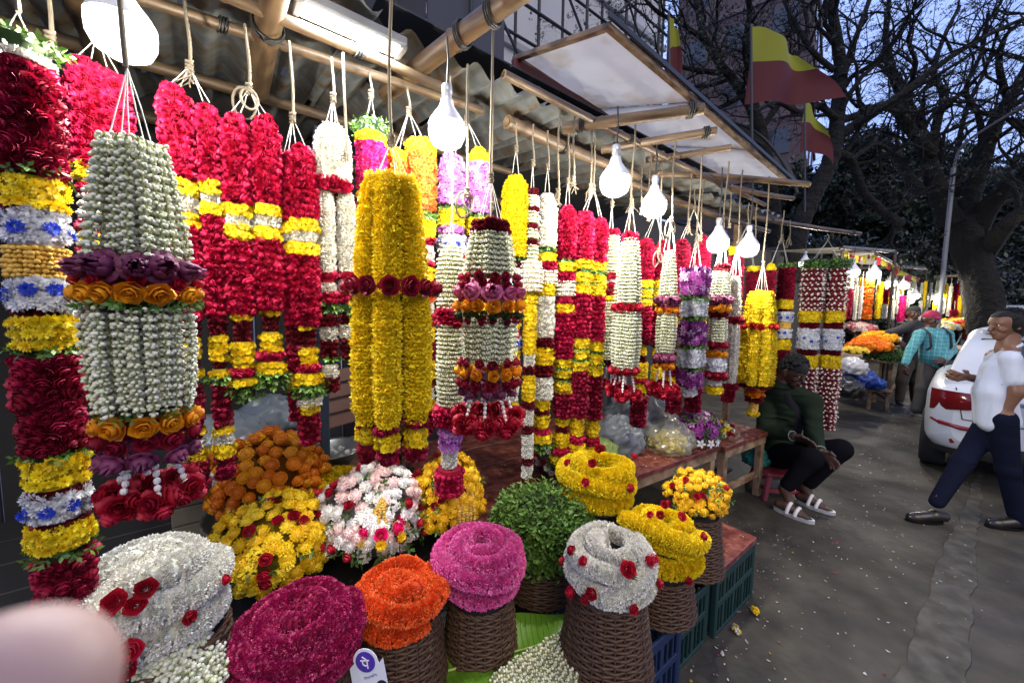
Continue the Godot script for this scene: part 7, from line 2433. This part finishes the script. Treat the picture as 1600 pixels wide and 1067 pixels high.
# ---------- the far stalls
func far_stalls():
	# lit bulbs in the distance, each with its own light
	var fb := [[1258, 412, 4.9, 0.05, "small far bulb behind the maroon garlands"], [1333, 425, 6.5, 0.075, "far bulb right beside the checked garland"], [1366, 428, 7.2, 0.08, "far bulb above the orange striped garland"], [1393, 442, 8.4, 0.075, "far bulb first of the bright pair over the second stall"], [1413, 446, 8.9, 0.075, "far bulb second of the bright pair over the second stall"], [1402, 463, 9.6, 0.06, "dimmer far bulb below the bright pair"], [1430, 462, 10.2, 0.08, "far bulb over the head of the man in dark clothes"], [1424, 470, 10.8, 0.06, "lower far bulb by the man in dark clothes"], [1455, 464, 11.6, 0.075, "far bulb over the man in the pink cap"], [1469, 467, 12.2, 0.075, "far bulb just past the man in the pink cap"], [1529, 444, 12.4, 0.09, "far bulb under the last stall's roof edge"]]
	for i in fb.size():
		var b: Array = fb[i]
		b[3] *= 1.3
		var p := at(b[0], b[1], b[2])
		bulb(p, b[3], 1.25, b[4], p.y + 0.5, true, true, i not in [5, 7])
	# roofs and posts
	var spec := [["canopy roof of the second stall with dark sheets", [1318, 386, 7.0], [1400, 392, 8.2], 1.3], ["white tilted canopy sheet of the second stall", [1370, 396, 7.8], [1404, 414, 9.4], 0.7], ["canopy roof of the third stall", [1410, 416, 10.0], [1448, 419, 11.5], 1.4], ["wide flat canopy roof of the last stall", [1466, 432, 12.6], [1538, 428, 12.2], 1.6]]
	for i in spec.size():
		var s: Array = spec[i]
		var a := at(s[1][0], s[1][1], s[1][2])
		var b := at(s[2][0], s[2][1], s[2][2])
		var o := thing("stall_canopy", s[0], "canopy", a, "canopies of the far stalls")
		var d := b - a
		var back := Vector3(-s[3], 0.08, -0.1) if i < 3 else Vector3(0.1, 0.1, -s[3])
		for k in 3:
			var g := Geo.new()
			var p0 := d * (k / 3.0)
			var p1 := d * ((k + 0.985) / 3.0)
			var t := Vector3(0, 0.025, 0)
			g.quad(p0, p1, p1 + back, p0 + back)
			g.quad(p0 + back + t, p1 + back + t, p1 + t, p0 + t)
			g.quad(p0, p0 + t, p1 + t, p1)
			part("sheet", g.mesh(), M["awning_white"] if i == 1 else M["sheet_metal"], o)
		for e in [Vector3.ZERO, d, back, d + back]:
			var h: float = (a + e).y
			part("post", line_tube(e, Vector3(e.x, -a.y, e.z), 0.028, 6), mat("dark_pole", lin(0.05, 0.04, 0.03), 0.7), o)
		part("edge_pole", line_tube(Vector3(0, -0.03, 0) - d * 0.05, d * 1.05 + Vector3(0, -0.03, 0), 0.022, 6), M["bamboo"], o)
	# bunting
	var bo := thing("bunting", "string of small yellow and red flags along the second stall's roof", "bunting", at(1320, 398, 6.8))
	var prev := Vector3.ZERO
	var marks := [[1320, 392, 6.8], [1340, 400, 7.0], [1362, 398, 7.3], [1388, 410, 7.7], [1410, 424, 8.3], [1438, 436, 9.4]]
	var line := []
	for m in marks:
		line.append(at(m[0], m[1], m[2]) - bo.position)
	line = curve(line, 4)
	var sg := Geo.new()
	sg.tube(line, 0.004, 4)
	part("string", sg.mesh(), M["string"], bo)
	for i in range(0, line.size() - 1):
		var p: Vector3 = line[i]
		var q: Vector3 = line[i + 1]
		var w := (q - p) * 0.86
		var pts := []
		for j in 4:
			for k in 4:
				var dn := j / 3.0
				pts.append(p + w * (k / 3.0) + Vector3(0.03 * sin(k * 1.7 + i), -(0.10 + 0.05 * sin(i * 2.3)) * dn, 0.03 * sin(j * 2.0 + i)) )
		var fg := Geo.new()
		fg.grid(pts, 4, 4)
		part("flag", fg.mesh(), mat("flag_yellow_small", lin(0.42, 0.36, 0.02), 0.8) if i % 5 in [0, 1, 3] else mat("flag_red_small", lin(0.30, 0.01, 0.02), 0.7), bo)
	# garlands of the far stalls
	var fg2 := [
		[1357, 436, 7.4, 20, "O62", "orange and red striped garland in the second stall", "striped_far"], [1376, 446, 7.6, 9, "y52", "thin yellow garland right of the orange striped one", ""], [1340, 446, 7.2, 7, "w54", "thin white garland left of the orange striped one", ""], [1348, 448, 7.3, 6, "w50", "white strand close to the orange striped garland", ""], [1330, 452, 6.9, 8, "d46", "dark red far garland beside the checked one", ""],
		[1386, 452, 8.2, 8, "r22 w24", "red and white far garland under the bright bulbs", ""], [1411, 462, 9.2, 11, "m40", "pink far garland behind the dark clothed man", ""], [1397, 470, 9.2, 7, "w30", "short white far garland next to the pink one", ""], [1440, 470, 11.0, 6, "w30", "white far garland between the two standing men", ""],
		[1478, 446, 12.6, 7, "y20 w24", "yellow and white garland at the start of the last stall", ""], [1487, 448, 12.6, 7, "w14 y12 w20", "white and yellow garland second in the last stall", ""], [1497, 444, 12.6, 8, "d16 r24", "dark red garland in the middle of the last stall", ""], [1506, 446, 12.6, 7, "w50", "long white garland in the middle of the last stall", ""], [1516, 450, 12.6, 7, "p14 w34", "lilac topped white garland in the last stall", ""], [1525, 452, 12.6, 8, "w46", "white garland near the end of the last stall", ""], [1533, 450, 12.6, 5, "d50", "slim dark garland at the end of the last stall", ""], [1492, 484, 12.4, 12, "d10", "dark red flower ball hanging in the last stall", ""],
		[1325, 440, 7.0, 6, "w40 y14", "white far garland with a yellow foot beside the checked one", ""], [1392, 458, 8.6, 6, "y20 w20", "yellow and white far garland under the bright pair", ""], [1404, 456, 9.0, 5, "w34", "slim white far garland behind the bright pair", ""], [1420, 466, 9.6, 6, "w18 r14", "white and red far garland near the dark clothed man", ""], [1448, 462, 11.4, 6, "c34", "cream far garland over the cap", ""], [1462, 472, 11.8, 6, "y12 w20", "small yellow and white far garland by the cap", ""], [1473, 452, 12.5, 5, "w40", "slim white far garland at the last stall's first post", ""], [1502, 462, 12.5, 5, "y34", "slim yellow garland in the middle of the last stall", ""], [1511, 448, 12.5, 5, "c46", "slim cream garland in the middle of the last stall", ""], [1521, 446, 12.5, 5, "w44", "slim white garland close to the last bulb", ""]]
	for e in fg2:
		var p := at(e[0], e[1], e[2])
		var m: float = e[2] / F
		var r: float = e[3] * 0.5 * m * 0.8
		var o := thing("far_garland", e[5], "garland", p, "garlands of the far stalls")
		var y := 0.06
		part("hanging_string", line_tube(Vector3(0, 0.0, 0), Vector3(0, 0.28, 0), 0.003, 4), M["string"], o)
		y = 0.0
		if e[6] != "":
			for k in 8:
				var ln := 62.0 / 8 * m
				band(o, "O" if k % 2 else "o", [Vector3(0, y, 0), Vector3(0, y - ln * 0.5, 0), Vector3(0, y - ln, 0)], [r * 0.85, r, r * 0.85], false, "", 0.026)
				y -= ln
			continue
		for t in e[4].split(" "):
			var ln := float(t.substr(1)) * m
			band(o, t.substr(0, 1), [Vector3(0, y, 0), Vector3(0, y - ln * 0.5, 0), Vector3(0, y - ln, 0)], [r * 0.9, r, r * 0.85], false, "", 0.024)
			y -= ln
	for i in 26:                                         # thin strands that nobody could tell apart at that distance
		var u := 1322.0 + i * 8.4 + rf(-3, 3)
		var z := lerpf(6.8, 13.0, clampf((u - 1320.0) / 200.0, 0, 1)) + rf(0.1, 0.5)
		var o := thing("far_strand", "thin pale flower strand hanging in the crowd of a far stall", "garland", at(u, lerpf(430, 448, i / 26.0) + rf(-3, 5), z), "thin pale strands of the far stalls")
		var ln := rf(0.35, 0.8)
		band(o, ["w", "c", "w", "y"][i % 4], [Vector3.ZERO, Vector3(0, -ln * 0.5, 0), Vector3(0, -ln, 0)], [0.028, 0.034, 0.026], false, "", 0.02)
	# their tables and goods
	plank_top("far_table", "long table of the second stall heaped with flowers", "table", Vector3(at(1400, 560, 6.9).x, 0, at(1400, 560, 6.9).z), 1.2, 2.6, 4, M["wood"], 0.05, true, 0.78)
	plank_top("far_bench", "low dark bench in front of the second stall", "bench", at(1396, 620, 6.4) * Vector3(1, 0, 1), 0.34, 0.9, 2, M["wood"], 0.35, true, 0.36)
	plank_top("far_table", "flower covered table of the last stall", "table", Vector3(-0.30, 0, -12.3), 1.3, 1.6, 4, M["wood"], 0.05, true, 0.95)
	var gh := [[1358, 542, 6.7, 0.26, 0.13, 0.24, "marigold", 70, [Color(0.80, 0.20, 0.008), Color(0.85, 0.28, 0.01)], "orange marigold heap on the second stall's table"], [1372, 530, 7.0, 0.24, 0.12, 0.22, "marigold", 60, [Color(0.85, 0.50, 0.01), Color(0.85, 0.42, 0.01)], "amber marigold heap behind the orange one"], [1384, 556, 6.7, 0.22, 0.10, 0.2, "leafy", 60, [Color(0.08, 0.18, 0.03)], "green leaf heap on the second stall's table"], [1390, 534, 7.4, 0.2, 0.09, 0.2, "pom", 50, [Color(0.7, 0.7, 0.68)], "white flower heap at the table end of the second stall"], [1340, 514, 7.4, 0.26, 0.10, 0.24, "pom", 60, [Color(0.40, 0.12, 0.14), Color(0.5, 0.4, 0.38)], "dusky pink heap behind the marigolds"], [1335, 548, 6.3, 0.16, 0.06, 0.2, "pom", 40, [Color(0.8, 0.6, 0.05)], "low pale yellow heap before the orange marigolds"], [1500, 510, 12.2, 0.5, 0.2, 0.4, "pom", 90, [Color(0.8, 0.55, 0.03), Color(0.75, 0.7, 0.55), Color(0.6, 0.02, 0.04)], "mixed yellow and red heap on the last stall's table"], [1470, 512, 12.0, 0.35, 0.16, 0.3, "pom", 60, [Color(0.8, 0.7, 0.3), Color(0.8, 0.8, 0.76)], "cream heap at the near end of the last stall's table"]]
	for e in gh:
		var p := at(e[0], e[1], e[2]) - Vector3(0, e[4], 0)
		mound("far_heap", e[9], p, Vector3(e[3], e[4], e[5]), e[7], "pom" if e[6] == "leafy" else e[6], 1 if e[6] == "marigold" else 2, e[3] * 0.24, e[8], 0, "flower_head", [], 0 if e[6] != "leafy" else 200, 0.0)
	for e in [[1346, 590, 6.2, 0.19, lin(0.01, 0.05, 0.32), "blue plastic bag under the second stall's table"], [1368, 598, 6.5, 0.13, lin(0.012, 0.06, 0.30), "small blue plastic bag beside the bench"], [1332, 572, 6.0, 0.17, lin(0.5, 0.5, 0.52), "white folded sacks beside the checked garland"], [1322, 605, 5.9, 0.20, lin(0.02, 0.02, 0.022), "dark rubbish basket at the foot of the checked garland"]]:
		var fm := mat("sack_" + e[4].to_html(false), e[4], 0.35)
		plastic_bag(e[5], at(e[0], e[1], e[2]) - Vector3(0, e[3] * 0.7, 0), Vector3(e[3], e[3] * 0.85, e[3]), fm, [], false)


# ---------- street
func flag(label: String, foot: Vector3, top: Vector3, w: float, h: float, droop: float, dir: Vector3, seedv: float, folds := 5.0):
	var o := thing("flag", label, "flag", foot, "yellow and red flags over the stalls")
	var d := top - foot
	part("flag_pole", line_tube(Vector3.ZERO, d, 0.012, 8), mat("pole_dark", lin(0.03, 0.03, 0.035), 0.6), o)
	for half in 2:
		var pts := []
		var nu := 19
		var nv := 8
		for j in nv:
			for i in nu:
				var s := i / float(nu - 1)
				var cut := 0.46 - 0.14 * s                  # where the yellow gives way to the red
				var v := lerpf(0.0, cut, (nv - 1 - j) / float(nv - 1)) if half == 0 else lerpf(cut, 1.0, (nv - 1 - j) / float(nv - 1))
				var wave := sin(s * folds + seedv + v * 1.6) * 0.07 * s * w * 2.0 + sin(s * folds * 2.3 + v * 4.0 + seedv) * 0.02 * w
				var taper := 1.0 - 0.42 * s * v
				pts.append(d - Vector3.UP * 0.03 + dir * w * s * (0.70 + 0.52 * v - 0.25 * maxf(0.0, v - 0.62)) - Vector3.UP * (v * h * (1.0 - 0.35 * s) + droop * s * s) + dir.cross(Vector3.UP) * wave)
		var g := Geo.new()
		g.grid(pts, nu, nv)
		var m: StandardMaterial3D = mat("flag_yellow", lin(0.22, 0.235, 0.010), 0.8) if half == 0 else mat("flag_red", lin(0.075, 0.003, 0.009), 0.8)
		m.backlight_enabled = true
		m.backlight = Color(0.3, 0.3, 0.3)
		part("yellow_stripe" if half == 0 else "red_stripe", g.mesh(), m, o)

func superring(y0: float, y1: float, hw: float, z: float, n := 36, ex := 0.34) -> Array:
	var out := []
	for i in n + 1:
		var a := TAU * i / n
		var cx := cos(a)
		var sy := sin(a)
		out.append(Vector3(signf(cx) * pow(absf(cx), ex) * hw, (y0 + y1) / 2 + signf(sy) * pow(absf(sy), ex) * (y1 - y0) / 2, z))
	return out

func loft(rings: Array) -> ArrayMesh:
	var g := Geo.new()
	var n: int = rings[0].size()
	var pts := []
	for r in rings:
		pts.append_array(r)
	g.grid(pts, n, rings.size())
	for e in [0, rings.size() - 1]:
		var c := Vector3.ZERO
		for p in rings[e]:
			c += p / n
		for i in n - 1:
			g.tri(c, rings[e][i], rings[e][i + 1])
	return g.mesh()

func car(label: String, where: Vector3, turn: float, paint: Material) -> Node3D:
	# its rear at z = 0, the bonnet towards -z
	var o := thing("parked_car", label, "car", where, "", turn)
	var rings := []
	for s in [[0.0, 0.40, 0.86, 0.66], [-0.03, 0.33, 0.92, 0.76], [-0.12, 0.28, 0.97, 0.82], [-0.45, 0.24, 0.99, 0.86], [-1.2, 0.22, 0.98, 0.87], [-2.4, 0.22, 0.97, 0.87], [-3.1, 0.22, 0.93, 0.86], [-3.55, 0.25, 0.86, 0.82], [-3.78, 0.32, 0.76, 0.74], [-3.84, 0.40, 0.66, 0.62]]:
		rings.append(superring(s[1], s[2], s[3], s[0]))
	part("body", loft(rings), paint, o)
	var cab := []
	for s in [[-0.16, 0.90, 1.02, 0.74], [-0.24, 0.88, 1.16, 0.72], [-0.42, 0.86, 1.40, 0.67], [-0.62, 0.86, 1.49, 0.64], [-1.2, 0.86, 1.53, 0.63], [-1.9, 0.86, 1.50, 0.62], [-2.3, 0.86, 1.34, 0.65], [-2.75, 0.86, 1.06, 0.70], [-2.9, 0.86, 0.95, 0.70]]:
		cab.append(superring(s[1], s[2], s[3], s[0], 36, 0.42))
	part("cabin", loft(cab), paint, o)
	var rw := Geo.new()                                  # rear window, bent round the tailgate
	var pts := []
	for j in 7:
		for i in 15:
			var s := (i / 14.0 - 0.5) * 2.0
			var y := lerpf(1.06, 1.40, j / 6.0)
			var z := lerpf(-0.185, -0.415, j / 6.0) - 0.06 * s * s + 0.028
			pts.append(Vector3(s * lerpf(0.62, 0.53, j / 6.0), y, z))
	rw.grid(pts, 15, 7)
	part("rear_window", rw.mesh(), M["glass_dark"], o)
	for sd in [-1.0, 1.0]:
		var sw := Geo.new()
		var sp := []
		for j in 4:
			for i in 10:
				var z := lerpf(-0.62, lerpf(-2.55, -2.1, j / 3.0), (i / 9.0))
				sp.append(Vector3(sd * lerpf(0.775, 0.665, j / 3.0), lerpf(1.0, 1.40, j / 3.0), z))
		sw.grid(sp, 10, 4)
		part("side_window", sw.mesh(), M["glass_dark"], o)
		var tl := Geo.new()                               # tail lamp that wraps round the corner
		var lens := []
		for j in 6:
			for i in 12:
				var s := i / 11.0
				var v := j / 5.0
				var x := lerpf(0.40, 0.82, s)
				var z := 0.022 - pow(maxf(0.0, (x - 0.54) / 0.28), 2.5) * 0.13
				lens.append(Vector3(sd * x, lerpf(0.69 + 0.08 * (1.0 - s), 0.90 - 0.01 * (1.0 - s), v), z + 0.025 * sin(PI * v)))
		if sd < 0:
			lens = []
			for j in 6:
				for i in 12:
					var s := 1.0 - i / 11.0
					var v := j / 5.0
					var x := lerpf(0.40, 0.82, s)
					lens.append(Vector3(-x, lerpf(0.69 + 0.08 * (1.0 - s), 0.90 - 0.01 * (1.0 - s), v), 0.022 - pow(maxf(0.0, (x - 0.54) / 0.28), 2.5) * 0.13 + 0.02 * sin(PI * v)))
		tl.grid(lens, 12, 6)
		var lamp := part("tail_light", tl.mesh(), mat("lens_red", lin(0.16, 0.008, 0.010), 0.12), o)
		var ln := Geo.new()
		ln.tube([Vector3(sd * 0.50, 0.80, 0.038), Vector3(sd * 0.62, 0.81, 0.030), Vector3(sd * 0.73, 0.82, -0.012)], 0.007, 6)
		part("light_bar", ln.mesh(), mat("lens_bright", lin(0.45, 0.06, 0.04), 0.2), lamp)
		var rf_ := Geo.new()
		rf_.tube([Vector3(sd * 0.36, 0.545, 0.008), Vector3(sd * 0.60, 0.555, 0.0), Vector3(sd * 0.74, 0.58, -0.03), Vector3(sd * 0.80, 0.60, -0.10)], [0.014, 0.022, 0.022, 0.014], 8)
		part("reflector", rf_.mesh(), mat("reflector_red", lin(0.22, 0.008, 0.012), 0.2), o)
		var fr := Geo.new()
		fr.box(Transform3D(Basis(Vector3(0, 1, 0), sd * 0.25) * Basis(Vector3(0, 0, 1), sd * -0.35), Vector3(sd * 0.66, 0.45, -0.035)), Vector3(0.04, 0.12, 0.05), 0.01)
		part("fog_reflector", fr.mesh(), M["reflector_red"], o)
		for z in [-0.66, -3.1]:
			var wh := Node3D.new()
			wh.name = "wheel"
			o.add_child(wh, true)
			wh.position = Vector3(sd * 0.78, 0.31, z)
			wh.rotation.z = -sd * PI / 2
			var ty := Geo.new()
			ty.lathe(Transform3D(), [Vector2(0.20, -0.10), Vector2(0.285, -0.10), Vector2(0.31, -0.07), Vector2(0.312, 0.06), Vector2(0.285, 0.095), Vector2(0.20, 0.095)], 28)
			part("tyre", ty.mesh(), mat("tyre_rubber", lin(0.018, 0.018, 0.018), 0.9), wh)
			var ri := Geo.new()
			ri.lathe(Transform3D(), [Vector2(0.205, -0.08), Vector2(0.205, 0.09), Vector2(0.18, 0.07), Vector2(0.06, 0.055), Vector2(0.03, 0.075), Vector2(0.001, 0.075)], 24)
			part("rim", ri.mesh(), M["steel"], wh)
	var bp := Geo.new()
	var lower := []
	for j in 4:
		for i in 17:
			var s := (i / 16.0 - 0.5) * 2.0
			lower.append(Vector3(s * 0.80, lerpf(0.27, 0.44, j / 3.0), 0.022 - 0.17 * pow(absf(s), 4.0) - (0.04 if j == 0 else 0.0)))
	bp.grid(lower, 17, 4)
	part("bumper", bp.mesh(), mat("bumper_black", lin(0.02, 0.02, 0.02), 0.6), o)
	var np := Geo.new()
	np.box(Transform3D(Basis(), Vector3(0, 0.74, 0.012)), Vector3(0.46, 0.11, 0.014), 0.004)
	part("number_plate", np.mesh(), mat("plate_white", lin(0.7, 0.7, 0.68), 0.5), o)
	var sp2 := Geo.new()
	sp2.box(Transform3D(Basis(Vector3.RIGHT, -0.12), Vector3(0, 1.475, -0.47)), Vector3(1.08, 0.03, 0.22), 0.012)
	part("roof_spoiler", sp2.mesh(), paint, o)
	var seam := Geo.new()                                # shut lines of the tailgate and bumper
	for sd in [-1.0, 1.0]:
		seam.tube([Vector3(sd * 0.60, 0.64, 0.001), Vector3(sd * 0.63, 0.80, -0.005), Vector3(sd * 0.66, 0.93, -0.06)], 0.005, 4)
	seam.tube([Vector3(-0.60, 0.64, 0.002), Vector3(0, 0.635, 0.004), Vector3(0.60, 0.64, 0.002)], 0.005, 4)
	part("shut_line", seam.mesh(), M["bumper_black"], o)
	var hb := Geo.new()
	hb.box(Transform3D(Basis(), Vector3(0, 0.845, 0.012)), Vector3(0.62, 0.035, 0.02), 0.008)
	part("chrome_strip", hb.mesh(), M["steel"], o)
	var wp := Geo.new()
	wp.tube([Vector3(0.0, 1.07, -0.14), Vector3(0.22, 1.12, -0.175)], 0.008, 5)
	part("rear_wiper", wp.mesh(), M["bumper_black"], o)
	return o

func street_things():
	var paint := mat("paint_white", lin(0.62, 0.65, 0.70), 0.25)
	paint.clearcoat_enabled = true
	paint.clearcoat = 0.6
	car("white hatchback parked with its rear towards the market", Vector3(0.49, 0, -5.6), 0.03, paint)
	var dp := mat("paint_grey", lin(0.05, 0.055, 0.065), 0.3)
	car("dark grey car far down the road beyond the white hatchback", Vector3(1.15, 0, -15.5), 0.0, dp)
	var rp := mat("paint_red", lin(0.25, 0.01, 0.015), 0.3)
	car("red car far down the road behind the walking man", Vector3(2.5, 0, -19.0), 0.05, rp)
	var vp := mat("paint_pale", lin(0.25, 0.28, 0.32), 0.4)
	# a pale van far off
	var v := thing("parked_van", "pale grey van at the far end of the road beside the last stall", "van", Vector3(0.15, 0, -21.0))
	var rings := []
	for s in [[0.0, 0.45, 1.95, 0.80], [-0.05, 0.38, 2.02, 0.86], [-0.6, 0.35, 2.06, 0.90], [-3.4, 0.35, 2.06, 0.90], [-3.9, 0.35, 1.7, 0.88], [-4.3, 0.38, 1.15, 0.84], [-4.5, 0.45, 1.0, 0.74]]:
		rings.append(superring(s[1], s[2], s[3], s[0], 36, 0.3))
	part("body", loft(rings), vp, v)
	var vg := Geo.new()
	vg.box(Transform3D(Basis(), Vector3(0, 1.52, 0.0)), Vector3(1.25, 0.55, 0.05), 0.03)
	part("rear_window", vg.mesh(), M["glass_dark"], v)
	for sd in [-1, 1]:
		var tl := Geo.new()
		tl.box(Transform3D(Basis(), Vector3(sd * 0.72, 1.0, 0.0)), Vector3(0.12, 0.36, 0.05), 0.02)
		part("tail_light", tl.mesh(), M["lens_red"], v)
		for z in [-0.8, -3.6]:
			var ty := Geo.new()
			ty.lathe(Transform3D(Basis(Vector3(0, 0, 1), -sd * PI / 2), Vector3(sd * 0.78, 0.33, z)), [Vector2(0.001, -0.1), Vector2(0.30, -0.1), Vector2(0.33, -0.06), Vector2(0.33, 0.06), Vector2(0.30, 0.1), Vector2(0.001, 0.1)], 20)
			part("wheel", ty.mesh(), M["tyre_rubber"], v)
	# street light pole
	var lp := thing("street_light", "thin grey street light pole in front of the forked tree trunk", "street light", at(1470, 480, 10.0) * Vector3(1, 0, 1))
	var top := at(1491, 262, 10.0) - lp.position
	part("pole", line_tube(Vector3.ZERO, top, 0.05, 10), mat("pole_grey", lin(0.17, 0.18, 0.20), 0.5, 0.4), lp)
	var arm := Geo.new()
	arm.tube(curve([top, top + Vector3(0.15, 0.5, 0.2), top + Vector3(0.9, 0.8, 0.9)], 6), 0.03, 8)
	part("arm", arm.mesh(), M["pole_grey"], lp)
	var hd := Geo.new()
	hd.box(Transform3D(Basis(Vector3.UP, -0.75), top + Vector3(1.1, 0.8, 1.1)), Vector3(0.5, 0.08, 0.18), 0.03)
	part("lamp_head", hd.mesh(), M["pole_grey"], lp)
	# flags
	flag("largest yellow and red flag, blown out before the tree", at(1176, 300, 4.0), at(1174, 38, 4.0), 1.05, 0.76, 0.10, (cb * Vector3(0.98, 0, -0.2)).normalized(), 0.4)
	flag("small yellow and red flag drooping below the largest one", at(1258, 330, 5.2), at(1258, 148, 5.2), 0.52, 0.72, 0.36, (cb * Vector3(0.95, 0, -0.3)).normalized(), 2.0)
	flag("yellow and red flag hanging limp next to the awning", at(1048, 215, 4.2), at(1045, 20, 4.2), 0.20, 0.82, 0.10, (cb * Vector3(0.9, 0, -0.4)).normalized(), 4.0, 9.0)
	# dark bent tarpaulin beyond the awning
	var tp := thing("bent_tarpaulin", "dark curved tarpaulin with rim tubes beyond the awning's far end", "tarpaulin", at(1180, 250, 4.7))
	for k in 3:
		var arc := []
		for q in [[1128 + k * 8, 188 + k * 10], [1170 + k * 8, 200 + k * 10], [1205 + k * 7, 228 + k * 8], [1232 + k * 4, 268 + k * 4], [1246, 300]]:
			arc.append(at(q[0], q[1], 4.5 + 0.25 * k) - tp.position)
		var g := Geo.new()
		g.tube(curve(arc, 5), 0.018, 6)
		part("rim_tube", g.mesh(), M["black_cable"], tp)
	var sheet := []
	for j in 3:
		var arc := []
		for q in [[1128 + j * 8, 190 + j * 10], [1170 + j * 8, 202 + j * 10], [1205 + j * 7, 230 + j * 8], [1232 + j * 4, 270 + j * 4], [1246, 302]]:
			arc.append(at(q[0], q[1], 4.5 + 0.25 * j) - tp.position)
		sheet.append_array(curve(arc, 5))
	var shg := Geo.new()
	shg.grid(sheet, 21, 3)
	part("sheet", shg.mesh(), M["dark_cloth"], tp)
	# green and clear plastic on the ground behind the stool
	var gf := mat("green_film", lin(0.03, 0.20, 0.16), 0.3)
	plastic_bag("green plastic bag squeezed between the stool and the small table", at(1182, 712, 3.5) - Vector3(0, 0.08, 0), Vector3(0.10, 0.10, 0.10), gf, [], false)
	plastic_bag("clear crumpled plastic bag at the back of the stool", at(1206, 738, 3.65) * Vector3(1, 0, 1), Vector3(0.14, 0.16, 0.12), M["milky_film"], [], false)
